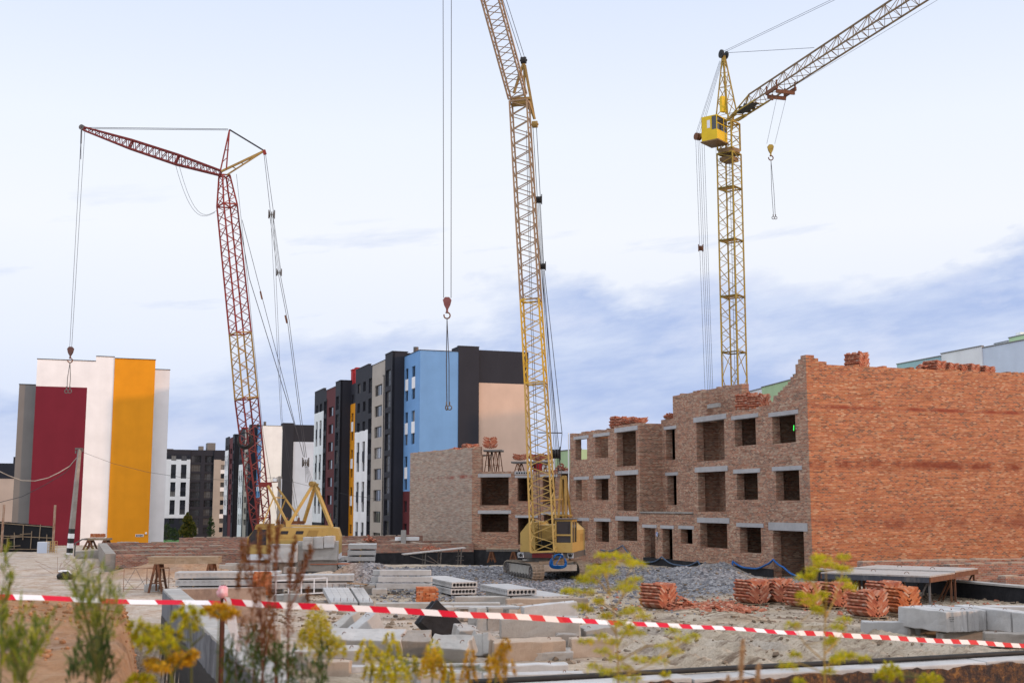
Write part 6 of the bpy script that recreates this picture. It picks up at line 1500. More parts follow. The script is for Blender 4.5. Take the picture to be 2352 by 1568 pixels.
def straight_mesh(nm, wx, wy, rows, seed, mat_):
    r = random.Random(seed); mb = MB()
    for j in range(rows):
        z = .1 + j * .067; alt = j % 2
        bx, by = (.25, .12) if alt else (.12, .25)
        for a in range(int(wx / bx + .01)):
            for b in range(int(wy / by + .01)):
                if 0 < a < int(wx / bx) - 1 and 0 < b < int(wy / by) - 1 and j < rows - 1: continue
                if j == rows - 1 and r.random() < .3: continue
                m = M.Translation((-wx / 2 + (a + .5) * bx + r.uniform(-.015, .015), -wy / 2 + (b + .5) * by + r.uniform(-.015, .015), z)) @ M.Rotation(r.uniform(-.05, .05), 4, 'Z')
                mb.obox(m, bx * .97, by * .97, .063)
    return mb.mesh(nm, mat_, fix=False)
def pile_mesh(nm, rx_, ry_, h, n, seed, mat_):
    r = random.Random(seed); mb = MB()
    for i in range(n):
        a, q = r.random() * 6.28, math.sqrt(r.random()); x, y = math.cos(a) * q * rx_, math.sin(a) * q * ry_
        z = r.random() * h * (1 - q) + .04
        m = M.Translation((x, y, z)) @ M.Rotation(r.random() * 6.28, 4, 'Z') @ M.Rotation(r.uniform(-.7, .7), 4, 'X') @ M.Rotation(r.uniform(-.7, .7), 4, 'Y')
        mb.obox(m, .25, .12, .065)
    return mb.mesh(nm, mat_, fix=False)
def pallet_mesh(wx, wy):
    mb = MB()
    for i in range(5): mb.box(-wx / 2, wx / 2, -wy / 2 + i * wy / 5 + .02, -wy / 2 + (i + 1) * wy / 5 - .03, .07, .095)
    for x in (-wx / 2 + .05, -.04, wx / 2 - .13): mb.box(x, x + .08, -wy / 2, wy / 2, 0, .069)
    return mb.mesh('pallet', Mt['wood'])
PKA = [pack_mesh('bricks', 1.0, 1.0, .86, 1, Mt['loose']), pack_mesh('bricks', 1.0, 1.0, .84, 2, Mt['loose'], .5), pack_mesh('bricks', 1.0, 1.0, .52, 3, Mt['loose'], .4), pack_mesh('bricks', .95, .95, .88, 4, Mt['loose_hot'], .3)]
PAL_ = pallet_mesh(1.04, 1.04)
BS = 'packs of red bricks on pallets on the ground'
def pack(label, loc, rz, var=0, group=BS, pallet=True, sc_=(1, 1, 1)):
    t = thing('brick_pack', label, 'brick pack', loc, rz, group); t.scale = sc_
    o = bpy.data.objects.new('bricks', PKA[var]); place(o, t)
    if pallet: o = bpy.data.objects.new('pallet', PAL_); place(o, t)
    return t
def gp(x, y): p = G(x, y); z = drop(p.x, p.y); p = G(x, y, z); p.z = z; return p
for x, y, v, rz_, lb in ((1727, 1389, 0, .5, 'brick pack at the open end of the pallet row, level top'), (1784, 1386, 1, .45, 'brick pack joined to the end one, its top peaked'), (1845, 1398, 1, .5, 'brick pack in the middle of the row with loose bricks on top'),
                         (1918, 1396, 0, .42, 'tidy brick pack right behind the dill plant in the row'), (1993, 1420, 1, .5, 'tall brick pack nearest the single clean block'), (2070, 1412, 3, .4, 'brightest orange brick pack beside the cluster of blocks'), (2032, 1394, 0, .45, 'brick pack behind the two by the clean block'), (1512, 1401, 0, .75, 'brick pack standing alone on the gravel edge')):
    pack(lb, gp(x, y), rz_, v)
def pile(label, loc, rx_, ry_, h, n, seed, rz_=0, mat_='loose', group=None):
    o = bpy.data.objects.new('brick_pile', pile_mesh('brick_pile', rx_, ry_, h, n, seed, Mt[mat_])); place(o, None, loc, rz_); return tag(o, label, 'brick pile', group)
pile('tumbled heap of bricks spilling from the lone pack', gp(1560, 1402), .75, .55, .62, 110, 5)
pile('low scatter of broken bricks on the mud before the gravel', gp(1652, 1405), 1.9, .6, .2, 110, 6)
pile('few loose bricks dropped before the end pack', gp(1700, 1404), .9, .2, .03, 7, 7)
t = thing('brick_pack', 'square column of orange bricks standing among the slabs', 'brick pack', gp(982, 1400), .1, BS); o = bpy.data.objects.new('bricks', straight_mesh('bricks', .88, .75, 12, 3, Mt['loose_hot'])); place(o, t); o = bpy.data.objects.new('pallet', pallet_mesh(.9, .8)); place(o, t)
t = thing('brick_pack', 'narrow column of orange bricks between the dimpled slabs', 'brick pack', gp(602, 1370), .1, BS); o = bpy.data.objects.new('bricks', straight_mesh('bricks', .76, .75, 15, 4, Mt['loose_hot'])); place(o, t); o = bpy.data.objects.new('pallet', pallet_mesh(.8, .8)); place(o, t)
# on the brick building
RG = 'packs of bricks on top of the unfinished walls'
def fr(t_, dep, z): return C0 + D1 * t_ + D2 * dep + UP * z
for t_, dep, z, v, rz_, s, lb in ((25.9, 1.0, 9.42, 0, TH, 1, 'brick pack over the second window from the wing corner'), (24.7, 1.0, 9.42, 1, TH, .9, 'brick pack beside the one over the window by the far loggia'), (23.3, .6, 9.6, 2, TH, .75, 'low brick layer on the far loggia lintel'), (22.0, .7, 9.6, 2, TH, .75, 'low brick layer along from the loggia lintel'), (19.3, REC + .4, 9.75, 2, TH, .7, 'low brick layer over the stair recess')):
    pack(lb, fr(t_, dep, z), rz_, v, RG, False, (1, 1, s))
for t_, dep, z, v, s, lb in ((9.6, 2.1, 9.45, 1, 1.35, 'tall brick pack between the pier and the tower crane'), (8.7, 2.4, 9.45, 1, 1.2, 'brick pack half hidden behind the tall one by the tower crane')): pack(lb, fr(t_, dep, z), TH + .3, v, RG, False, (1, 1, s))
pile('loose bricks sliding down beside the tower crane foot', fr(7.4, 1.8, 9.45), .9, .5, .5, 60, 12, TH, 'loose_hot')
mb = MB()
for s in range(2):
    for k in range(4): pass
sl_ = hollow_slab(4, 1.2, .22, 6, .07, 0)
for k in range(2): slab(('hollow slab end on the parapet beside the loose bricks', 'hollow slab end on the parapet nearer the corner')[k], sl_, fr(6.0 - 1.4 * k, .9, 9.42), TH - math.pi / 2, 'roof slabs')
sp_ = thing('scaffold', 'plank scaffold behind the top of the orange gable wall', 'scaffold', C0 + UP * 9.42, TH)
mb = MB(); mb.box(4, 26.5, .7, 2.2, 1.86, 1.93); mb.build('deck', Mt['wood_g'], sp_)
for x in (4.3, 9, 14, 19, 26): mb = MB(); mb.box(x, x + .1, .8, .9, 0, 1.86); mb.box(x, x + .1, 2.0, 2.1, 0, 1.86); mb.build('leg', Mt['steel'], sp_)
gw = lambda px, py=845: (onp(px, py, C0, D1) - C0).dot(D2)
for px, v, rz_, s, lb in ((2003, 1, .35, 1.05, 'brick pack standing alone on the long gable parapet'), (2184, 0, .25, .78, 'brick pack next to the slumped one on the parapet'), (2214, 0, .2, .68, 'neat brick pack, third from the picture edge on the parapet'), (2262, 0, .3, .68, 'brick pack second from the picture edge on the parapet'), (2296, 0, .2, .6, 'low brick pack at the picture edge on the parapet'), (2240, 2, .3, .9, 'small brick pack sunk between two neat ones on the parapet')):
    pack(lb, C0 + D2 * gw(px) + D1 * 1.35 + UP * 11.36, TH + rz_, v, RG, False, (.92, 1, s))
pile('slumped brick pack on the parapet before the white block', C0 + D2 * gw(2153) + D1 * 1.3 + UP * 11.36, .55, .5, .72, 90, 21)
pile('few spilled bricks beside the lone parapet pack', C0 + D2 * gw(2045) + D1 * 1.2 + UP * 11.36, .5, .4, .28, 26, 22)
# on the wing
def onw(x, y, z): return Wc + V((math.cos(wa) * x - math.sin(wa) * y, math.sin(wa) * x + math.cos(wa) * y, z))
WGR = 'packs of bricks on the brick wing'
for i, (f, v, s, lb) in enumerate(((.22, 0, 1.0, 'brick pack on the wing gable closest to the corner pier'), (.40, 1, .85, 'brick pack second along the wing gable'), (.57, 2, 1.1, 'low brick pack third along the wing gable'), (.74, 0, .8, 'brick pack fourth along the wing gable'))):
    pack(lb, Wc + D1 * gl * f + D2 * 1.2 + UP * 8.02, TH, v, WGR, False, (1.15, 1.3, s))
gs_ = thing('scaffold', 'scaffold deck behind the wing gable carrying bricks', 'scaffold', Wc + UP * 6.6, TH)
mb = MB(); mb.box(.6, 2.0, .8, gl, 1.36, 1.42); mb.build('deck', Mt['wood_g'], gs_)
for y in (1.2, gl * .5, gl - .6): mb = MB(); mb.box(.7, .8, y, y + .1, 0, 1.36); mb.box(1.8, 1.9, y, y + .1, 0, 1.36); mb.build('leg', Mt['steel'], gs_)
def table(label, loc, rz_, L, Wd, H, top='wood_g', legs=2, rim=.16, name='scaffold_table', splay=.28, legmat='rust', rimmat='steel', lw=.07):
    t = thing(name, label, 'scaffold', loc, rz_)
    mb = MB(); n = max(3, int(Wd / .22))
    for i in range(n): mb.box(-.04 + rnd.uniform(-.03, .02), L + rnd.uniform(-.02, .05), Wd * i / n + .005, Wd * (i + 1) / n - .006, H - .05, H + rnd.uniform(-.004, .008))
    mb.build('deck', Mt[top], t)
    mb = MB(); mb.box(0, L, -.012, .05, H - .05 - rim, H - .052); mb.box(0, L, Wd - .05, Wd + .012, H - .05 - rim, H - .052); mb.box(-.012, .05, .05, Wd - .05, H - .05 - rim, H - .053); mb.box(L - .05, L + .012, .05, Wd - .05, H - .05 - rim, H - .053); mb.build('edge_channel', Mt[rimmat], t)
    for x in [L * (i + .5) / legs if legs > 2 else (.35 if i == 0 else L - .35) for i in range(legs)]:
        for y in (.06, Wd - .06):
            mb = MB(); zt_ = H - .05 - rim
            mb.beam((x - .05, y, zt_), (x - splay, y, 0), lw); mb.beam((x + .05, y, zt_), (x + splay, y, 0), lw); mb.beam((x, y, zt_), (x, y + (.2 if y < .5 else -.2), .1), lw * .7); mb.beam((x - splay * .7, y, zt_ * .35), (x + splay * .7, y, zt_ * .35), lw * .5)
            mb.build('leg', Mt[legmat], t)
    return t
table('scaffold table with a brick pack on the wing corner', onw(.75, .7, 6.55), wa, 1.35, 1.4, 1.85, 'wood_g', 2, .12, lw=.06)
pack('single brick pack on the scaffold table at the wing corner', onw(1.15, 1.3, 8.42), wa + .2, 0, WGR, False, (1.05, 1, 1.0))
table('low scaffold platform on the wing roof behind the crane mast', onw(3.0, .9, 6.55), wa, 3.2, 1.4, .9, 'wood_g', 3, .12, lw=.07)
for x, v, lb in ((3.6, 2, 'small brick pack on the low platform, clear of the mast'), (4.9, 2, 'small brick pack on the low platform behind the mast'), (5.8, 2, 'brick pack at the end of the low platform')): pack(lb, onw(x, 1.5, 7.45), wa + .3, v, WGR, False, (1.05, 1, .9))
pile('loose bricks stacked behind the gantry of the middle crane', onw(wl - .9, 1.2, 6.55), .6, .6, 1.0, 90, 31)
table('dark scaffold table end sticking out behind the corner pier', C0 + D1 * 1.1 + D2 * .8 + UP * 9.42, TH, 1.7, 1.4, 1.78, 'wood_g', 2, .22, lw=.09, splay=.2, legmat='steel')
# ---------------------------------------------------------------- working platforms on the ground
NR, NL, FR = G(2136, 1322, 1.19), G(1898, 1312, 1.19), G(2246, 1306, 1.19)
u_ = (NL - NR); Lu = u_.length; vv = (FR - NR); Lv = vv.length
ang = math.atan2(vv.y, vv.x)
pt = thing('scaffold_table', 'big boarded platform on splayed steel legs before the orange gable', 'scaffold', (NR.x, NR.y, 0), ang)
for k in range(2):
    y0, y1 = 0, Lu; x0, x1 = Lv * k / 2 + (.01 if k else 0), Lv * (k + 1) / 2 - (.02 if k == 0 else 0); H = 1.19 + (.0, .05)[k]
    mb = MB()
    for i in range(16): mb.box(x0 - .03 if k == 0 else x0, x1, Lu * i / 16 + .004, Lu * (i + 1) / 16 - .004, H - .06, H + rnd.uniform(-.006, .006))
    mb.build('deck', Mt['wood_g'], pt)
    mb = MB(); mb.box(x0, x1, -.02, .04, H - .26, H - .061); mb.box(x0, x1, Lu - .04, Lu + .02, H - .26, H - .061); mb.build('edge_channel', Mt['rust'], pt)
    mb = MB(); mb.box(x0 - .02, x0 + .04, .04, Lu - .04, H - .27, H - .062); mb.box(x1 - .04, x1 + .0, .04, Lu - .04, H - .27, H - .062); mb.build('edge_channel', Mt['blue_steel'], pt)
    for xx in (x0 + .25, x1 - .25):
        for yy in (.12, Lu * .5, Lu - .5):
            mb = MB(); mb.beam((xx, yy, H - .26), (xx - .3, yy - .1, -.15), .075); mb.beam((xx, yy, H - .26), (xx + .32, yy + .1, -.15), .075); mb.beam((xx, yy + .05, H - .26), (xx + .02, yy + .6, -.1), .06); mb.build('leg', Mt['rust' if rnd.random() < .6 else 'steel'], pt)
    for q in ((x0 + .8, 1.2), (x0 + 1.9, 3.0)): mb = MB(); mb.torus((q[0], q[1], H), (1, .3, 0), .09, .012, 10, 5, math.pi, 2 * math.pi); mb.build('lifting_loop', Mt['rust'], pt)
p = G(338, 1362, 0)
table('old boarded trestle on rusty legs above the clay heap', (p.x, p.y, 0), R(6), 3.1, 1.3, 1.62, 'wood', 2, .26, lw=.1, rimmat='wood', splay=.3)
p = G(193, 1262, 0); table('small timber trestle with a few bricks before the striped tower', (p.x, p.y, drop(p.x, p.y)), R(4), 2.1, 1.3, 1.0, 'wood', 2, .12, lw=.14, splay=.45, rimmat='wood')
o = bpy.data.objects.new('brick_pack', straight_mesh('bricks', 1.3, .7, 5, 8, Mt['loose_hot'])); place(o, None, (p.x + 1.0, p.y + .7, drop(p.x, p.y) + 1.0), R(4)); tag(o, 'neat layer of bricks on the small timber trestle', 'brick pack', BS)
sl2 = thing('scaffold_table', 'slanting plank scaffold leaning before the black tarred plinth', 'scaffold', G(928, 1273, .55), R(14))
a, b = V((0, 0, 0)), G(1072, 1259, .95) - G(928, 1273, .55)
Lb = b.length
mb = MB()
for i in range(5): mb.beam((0, i * .26, 0), (Lb, i * .26, .42), .25, .06)
mb.build('deck', Mt['wood_g'], sl2)
for x in (Lb * .35, Lb * .6, Lb * .93):
    mb = MB(); zt_ = .42 * x / Lb - .04; 
    for y in (.05, 1.0): mb.beam((x, y, zt_), (x - .1, y, -1.5), .08)
    mb.beam((x, .05, zt_ - .5), (x, 1.0, zt_ - .5), .06); mb.build('leg', Mt['steel'], sl2)
mb = MB(); mb.beam((Lb * .38, .0, -.1), (Lb * .6, 0, -.75), .06); mb.beam((Lb * .1, 0, -.1), (Lb * .5, 0, -.6), .06); mb.build('brace', Mt['steel'], sl2)
for k in range(5): mb = MB(); mb.beam((Lb * .84, .05, -.15 - k * .28), (Lb * .97, .05, -.15 - k * .28), .035); mb.build('rung', Mt['steel'], sl2)
pile('small heap of bricks on the slanting plank scaffold', G(988, 1262, .78), .75, .35, .3, 40, 41)
p = G(1117, 1285, 0); table('bare steel trestle behind the track of the middle crane', (p.x, p.y, -.2), R(-4), 2.3, 1.0, 1.0, 'wood', 2, .14, lw=.08)
pile('loose bricks left on the long low footing', b0_ + D2 * 8.5 + D1 * 5.9 + UP * 1.03, .55, .4, .5, 60, 43)
mb = MB(); mb.box(0, 1.9, 0, .7, 0, .28); o = mb.build('foam_block', PT['white'], loc=b0_ + D2 * 10.8 + D1 * 5.7 + UP * 1.05, rot=(0, 0, TH)); tag(o, 'white insulation slab resting on the long low footing', 'slab')
# welded wire frames, cart frame
def wire_frame(label, loc, rz_, w_, h, t_=.03):
    t = thing('rebar_trellis', label, 'steel frame', loc, rz_, 'welded steel frames by the trestle')
    mb = MB(); mb.beam((0, 0, 0), (0, 0, h), t_); mb.beam((w_, 0, 0), (w_, 0, h), t_); mb.beam((0, 0, h), (w_, 0, h), t_ * 1.6); mb.beam((0, 0, .1), (w_, 0, .1), t_)
    mb.build('frame', Mt['rust_pole'], t)
    mb = MB(); mb.beam((0, 0, .1), (w_ * .5, 0, h), .014); mb.beam((w_ * .5, 0, h), (w_, 0, .1), .014); mb.beam((0, 0, h * .6), (w_ * .5, 0, .1), .012); mb.beam((w_ * .5, 0, .1), (w_, 0, h * .6), .012); mb.build('brace', Mt['steel'], t); return t
p = gp(283, 1358); wire_frame('pale welded frame, the wider of the two by the trestle legs', p, R(2), 1.05, 1.05); p = gp(336, 1357); wire_frame('narrower welded frame touching the trestle leg', p, R(4), 1.0, 1.05)
t = thing('ladder_frame', 'whitish timber ladder frame standing before the dimpled slabs', 'frame', gp(632, 1372), R(2))
mb = MB(); mb.beam((0, 0, .1), (2.25, 0, .22), .05); mb.beam((0, 0, .72), (2.25, 0, .85), .05); mb.build('rail', PT['offwhite'], t)
for k in range(5): mb = MB(); mb.beam((.02 + k * .55, 0, .1 + k * .03), (.02 + k * .55, 0, .74 + k * .03), .05); mb.build('rung', PT['offwhite'], t)
r = random.Random(77); mb = MB(); q = gp(170, 1318)
for k in range(22):
    a = V((r.uniform(-1.2, 1.2), r.uniform(-.5, .5), r.uniform(0, .4))); b = a + V((r.uniform(-1.2, 1.2), r.uniform(-.4, .4), r.uniform(.0, .9))); mb.beam(a, b, .012)
o = mb.build('rebar_tangle', Mt['rust'], loc=q); tag(o, 'tangle of thin rusty rebar behind the black bag', 'rebar')
t = thing('rubbish_bag', 'crumpled black bag with white cloth lying on the track', 'bag', gp(148, 1330), 0)
mb = MB(); mb.blob((0, 0, .18), .40, 3, 3, (1.05, .7, .62), amp=.45); mb.build('bag', Mt['black'], t, smooth=True); mb = MB(); mb.blob((-.05, .05, .42), .26, 6, 3, (1.1, .8, .3), amp=.5); mb.build('cloth', PT['white'], t, smooth=True)
# planks on the ground
for x0, y0, x1, y1, lb in ((1375, 1383, 1424, 1418, 'grey plank half buried in the gravel edge'), (800, 1342, 850, 1346, 'thin pale stick by the clay heap'), (1500, 1428, 1545, 1440, 'pale lath lying before the lone brick pack')):
    a, b = gp(x0, y0), gp(x1, y1); mb = MB(); mb.beam(a + UP * .06, b + UP * .08, .12, .05); o = mb.build('plank', Mt['wood']); tag(o, lb, 'plank')
# ---------------------------------------------------------------- gate, poles, wires at the far left
fz = -.1; Yf = 104
def fl(px, py=1255): p = at(px, py, Yf); return V((p.x, p.y, fz))
fa, fb = fl(-30), fl(120); fe = thing('fence', 'fence of black plastic film on a rough timber frame', 'fence', fa, math.atan2(fb.y - fa.y, fb.x - fa.x) - .0)
FL = (fb - fa).length; Hf = 2.75
mb = MB(); n = 40
for i in range(n):
    xa, xb = FL * i / n, FL * (i + 1) / n; da, db = .05 * noise.noise(V((xa, 0, 1))), .05 * noise.noise(V((xb, 0, 1)))
    mb.box(xa, xb, da + .02, da + .05, 0, Hf - .5 * xa / FL + .04 * noise.noise(V((xa * 2, 1, 1))))
mb.build('film', dull('black_film', (.008, .009, .012), (.014, .015, .018), 3, .6, .6, 5), fe)
for z in (.35, 1.5, 2.6):
    mb = MB(); mb.beam((0, -.05, z), (FL, -.05, z - .42 * (z / 2.6)), .05, .06); mb.build('rail', Mt['wood'], fe)
r = random.Random(3)
for k in range(8):
    x = FL * (k + .4) / 8; zb_ = r.choice((.0, .35, .8, 1.1)); mb = MB(); mb.beam((x, -.09, zb_), (x + r.uniform(-.1, .1), -.09, min(2.4, zb_ + r.uniform(.8, 1.6))), .055, .04); mb.build('batten', Mt['wood'], fe)
for k in range(7):
    x = FL * r.random() * .85; z = r.uniform(.2, 1.7); mb = MB(); mb.beam((x, -.13, z), (x + r.uniform(.8, 1.3), -.13, z + r.uniform(-.05, .08)), .06, .05); mb.build('batten', Mt['wood'], fe)
for px, h, lb in ((3, 4.0, 'rusty pipe post at the picture edge before the black fence'), (121, 3.95, 'rusty pipe post at the free end of the black fence')):
    p = at(px, 1258, 102.5); mb = MB(); mb.tube([(0, 0, -.3), (.03, 0, h)], .10, 10); o = mb.build('pipe_post', Mt['rust_pole'], loc=(p.x, p.y, 0)); tag(o, lb, 'post', 'rusty pipe posts')
p = at(95, 1258, 100); t = thing('cabinet', 'white metal cabinet standing before the black fence', 'cabinet', (p.x - .35, p.y, .0), R(4))
mb = MB(); mb.box(0, .8, 0, .6, 0, .95); mb.build('body', PT['offwhite'], t); mb = MB(); mb.box(.03, .77, -.012, -.001, .04, .9); mb.build('door', PT['bluegrey'], t)
p = at(113, 1258, 100.2); mb = MB()
for k in range(5):
    mb.beam((k * .18, 0, 0), (k * .18, 0, 1.0), .03); mb.beam((k * .18, .6, 0), (k * .18, .6, 1.0), .03); mb.beam((0, 0, k * .24 + .02), (.72, 0, k * .24 + .02), .03); mb.beam((.72, 0, k * .24 + .02), (.72, .6, k * .24 + .02), .03)
o = mb.build('wire_cage', Mt['wood_y'], loc=(p.x - .3, p.y, 0)); tag(o, 'yellowish wire crate beside the white cabinet', 'crate')
Yp = 97.0; pb_ = at(160, 1258, Yp); ptp = at(183, 1031, Yp)
up = thing('utility_pole', 'leaning concrete utility pole with a black and white striped foot', 'pole', (pb_.x, pb_.y, 0))
tl = ptp - V((pb_.x, pb_.y, 0)); Ht = tl.z
def along(z): return V((tl.x * z / Ht, tl.y * z / Ht, z))
mb = MB(); mb.beam(along(-.3), along(Ht), .36, .36); 
mb = MB(); mb.tube([along(2.07), along(Ht)], .25, 4, r1=.16); mb.build('pole', Mt['conc_d'], up)
for k in range(6):
    mb = MB(); mb.tube([along(-.2 + k * .38), along(-.2 + (k + 1) * .38)], .26, 4, r1=.256); mb.build('painted_band', PT['white'] if k % 2 == 0 else Mt['black'], up)
mb = MB(); mb.box(-.35, .25, -.1, .1, Ht - .05, Ht + .1); mb.cyl((-.3, 0, Ht - .35), (-.3, 0, Ht - .1), .07, 8); mb.cyl((.25, 0, Ht - .2), (.25, 0, Ht + .05), .06, 8); o = mb.build('bracket', Mt['steel'], up, loc=(tl.x, tl.y, 0))
def wire(label, pts, r=.018, mat_='rope'):
    P3 = [at(x, y, Yv) for x, y, Yv in pts]; S = []
    for i in range(len(P3) - 1):
        for k in range(6): S.append(P3[i].lerp(P3[i + 1], k / 6))
    S.append(P3[-1]); mb = MB(); mb.tube(S, r, 5); o = mb.build('overhead_wire', Mt[mat_]); tag(o, label, 'wire')
wire('thick knotted cable sagging from the leaning pole to the picture edge', [(180, 1046, Yp), (160, 1070, Yp), (135, 1085, Yp - 1), (110, 1097, Yp - 2), (80, 1104, Yp - 3), (50, 1103, Yp - 4), (20, 1092, Yp - 5), (-20, 1073, Yp - 6)], .035, 'track_grey')
wire('thin cable running low from the leaning pole past the burgundy panel', [(178, 1048, Yp), (150, 1085, Yp), (100, 1115, Yp), (50, 1140, Yp), (-20, 1158, Yp)], .025)
wire('thin wire crossing the striped tower towards the lamp post', [(185, 1036, Yp), (260, 1064, Yp), (340, 1084, Yp), (420, 1096, Yp - .5), (520, 1102, Yp - 1), (632, 1096, Yp - 2)], .012)
wire('wire running from the lamp post past the crane gantry', [(641, 1098, Yp - 2), (720, 1118, Yp - 2), (800, 1136, Yp - 2), (900, 1150, Yp - 2)], .012)
p = at(172, 1256, 95); mb = MB(); mb.tube([(0, 0, 0), (.02, 0, 1.0), (.55, 0, 1.3), (.95, 0, 1.32)], .06, 6); o = mb.build('bent_pipe', Mt['steel'], loc=(p.x, p.y, 0)); tag(o, 'thin dark bent pipe at the foot of the leaning pole', 'pipe')
p = at(637, 1255, Yp - 2); lp_ = thing('lamp_post', 'concrete lamp post with a small floodlight behind the red crane', 'lamp post', (p.x, p.y, 0))
hl = 4 + (1158 - 1094) * (Yp - 2) / 2750
mb = MB(); mb.tube([(0, 0, -1), (.08, 0, hl)], .19, 8, r1=.15); mb.build('pole', Mt['conc_d'], lp_); mb = MB(); mb.tube([(.2, -.1, -1), (.22, -.1, hl - .2)], .04, 6); mb.build('conduit', PT['offwhite'], lp_)
mb = MB(); mb.box(-.45, -.1, -.25, -.05, hl - .45, hl - .15); mb.beam((-.2, 0, hl - .1), (.1, 0, hl - .1), .05); mb.build('floodlight', Mt['steel'], lp_); mb = MB(); mb.box(-.42, -.13, -.27, -.252, hl - .42, hl - .18); mb.build('lens', PT['white'], lp_)
# ================================================================ weeds on the near bank, tape and its post
Mt['dill'] = leafmat('dill_leaf', [(0, (.27, .28, .01)), (.5, (.48, .45, .012)), (.85, (.62, .52, .02)), (1, (.60, .36, .02))], .35)
Mt['gold'] = leafmat('goldenrod_flower', [(0, (.26, .27, .01)), (.35, (.52, .46, .01)), (.8, (.70, .55, .012)), (1, (.66, .40, .01))], .3)
Mt['gold_o'] = leafmat('goldenrod_old', [(0, (.35, .22, .01)), (.5, (.58, .30, .01)), (1, (.62, .38, .02))], .3)
Mt['weed'] = leafmat('weed_leaf', [(0, (.05, .09, .015)), (.4, (.13, .18, .02)), (.75, (.27, .29, .025)), (1, (.36, .33, .04))], .35)
Mt['weed_d'] = leafmat('weed_dark', [(0, (.025, .045, .014)), (.6, (.055, .095, .024)), (1, (.11, .15, .025))], .3)
Mt['dock'] = leafmat('dock_seed', [(0, (.11, .035, .014)), (.5, (.20, .075, .022)), (1, (.29, .13, .035))], .25)
Mt['stem_y'] = dull('stem_yellow', (.36, .22, .05), (.28, .2, .05), 8, .7, 0)
Mt['stem_g'] = dull('stem_green', (.10, .14, .03), (.13, .11, .04), 8, .7, 0)
Mt['stem_r'] = dull('stem_brown', (.16, .06, .03), (.12, .05, .03), 8, .7, 0)
Mt['straw'] = leafmat('straw', [(0, (.38, .22, .10)), (1, (.50, .33, .18))], .2)
def leaf(mb, p, d, L, w_, r, droop=.2):
    d = V(d).normalized(); s = d.cross(UP); s = (s.normalized() if s.length > .1 else V((1, 0, 0)))
    s = (s + UP * r.uniform(-.6, .6)).normalized() * w_ / 2
    a, b, c = p, p + d * L * .5 + UP * L * .03, p + d * L - UP * L * droop * r.random()
    mb.add([a, b + s, c, b - s], [(0, 1, 2, 3)])
def plant(name, label, Yv, base, stems, heads, style, lm, sm, seed, cat='plant', srad=.005, n=140, lsize=(0.0270, 0.0060), group=None, depth=.22):
    """stems: pixel polylines; heads: (px, py, radius in px, flatness)"""
    r = random.Random(seed); bp = at(base[0], base[1], Yv); gz = height(bp.x, bp.y, False); t = thing(name, label, cat, (bp.x, bp.y, gz - .02), 0, group); o0 = V(t.location)
    ms = MB(); pxm = Yv / 2750
    joints = []
    def dep(x): return Yv + r.uniform(-depth, depth)
    b0 = V((bp.x, bp.y, gz - .02))
    for st_ in stems:
        ys_ = dep(0); P = [at(x, y, Yv + (ys_ - Yv) * (i / max(1, len(st_) - 1))) for i, (x, y) in enumerate(st_)]
        joints += P[1:]
        if st_[0][1] >= base[1] - 60: P = [b0 + V((r.uniform(-.02, .02), r.uniform(-.02, .02), 0))] + P
        Q = []
        for i in range(len(P) - 1): Q += [P[i].lerp(P[i + 1], k / 3) for k in range(3)]
        Q.append(P[-1]); ms.tube([q - o0 for q in Q], srad, 5, 0, srad * .45)
    ml = MB()
    for x, y, rp, fl_ in heads:
        c = at(x, y, dep(0)); j = min(joints, key=lambda q: (q - c).length + (2 if q.z > c.z + .02 else 0)) if joints else b0
        ms.tube([j - o0, j.lerp(c, .6) - o0 - UP * .0, c - o0], srad * .45, 4, 0, srad * .25); rm = rp * pxm
        for _ in range(n):
            a, q = r.random() * 6.283, math.sqrt(r.random())
            if style == 'umbel':
                p = c + V((math.cos(a) * q * rm, math.sin(a) * q * rm, rm * fl_ * (r.uniform(-.5, .5) - .35 * q * q)))
                leaf(ml, p - o0, V((r.uniform(-1, 1), r.uniform(-1, 1), r.uniform(-.6, .8))), lsize[0] * r.uniform(.5, 1.2), lsize[1], r)
            elif style == 'plume':
                k = r.random(); side = r.choice((-1, 1)); p = c + V((side * q * rm * (1 - .6 * k), r.uniform(-1, 1) * rm * .6, rm * fl_ * (k * 2 - 1) - rm * .35 * q * q))
                leaf(ml, p - o0, V((side * .6 + r.uniform(-.5, .5), r.uniform(-1, 1), r.uniform(-.2, .9))), lsize[0] * r.uniform(.5, 1.2), lsize[1], r)
            elif style == 'spray':
                k = r.random(); p = c + V((r.uniform(-1, 1) * rm * .35 * (1 - .4 * k), r.uniform(-1, 1) * rm * .35, rm * fl_ * (k - .5) * 2))
                leaf(ml, p - o0, V((r.uniform(-1, 1), r.uniform(-1, 1), r.uniform(.2, 1.4))), lsize[0] * r.uniform(.5, 1.2), lsize[1], r)
            else:
                k = r.random(); p = c + V((r.uniform(-1, 1) * rm * .3, r.uniform(-1, 1) * rm * .3, rm * fl_ * (k - .5) * 2))
                leaf(ml, p - o0, V((r.uniform(-.8, .8), r.uniform(-.8, .8), r.uniform(.5, 1.6))), lsize[0] * r.uniform(.6, 1.3), lsize[1], r, .5)
    ms.build('stem', sm, t); ml.build('foliage', lm, t, fix=False)
    return t
za = lambda x, y: (1378 + .25 * x, 1205.9 + .25 * y)
zb2 = lambda x, y: (1764 + .25 * x, 1205.9 + .25 * y)
zc = lambda x, y: (459.4 + .25 * x, 1177.2 + .25 * y)
zd = lambda x, y: (.2678 * x, 1148.4 + .2678 * y)
S = lambda f, *pts: [f(*p) for p in pts]
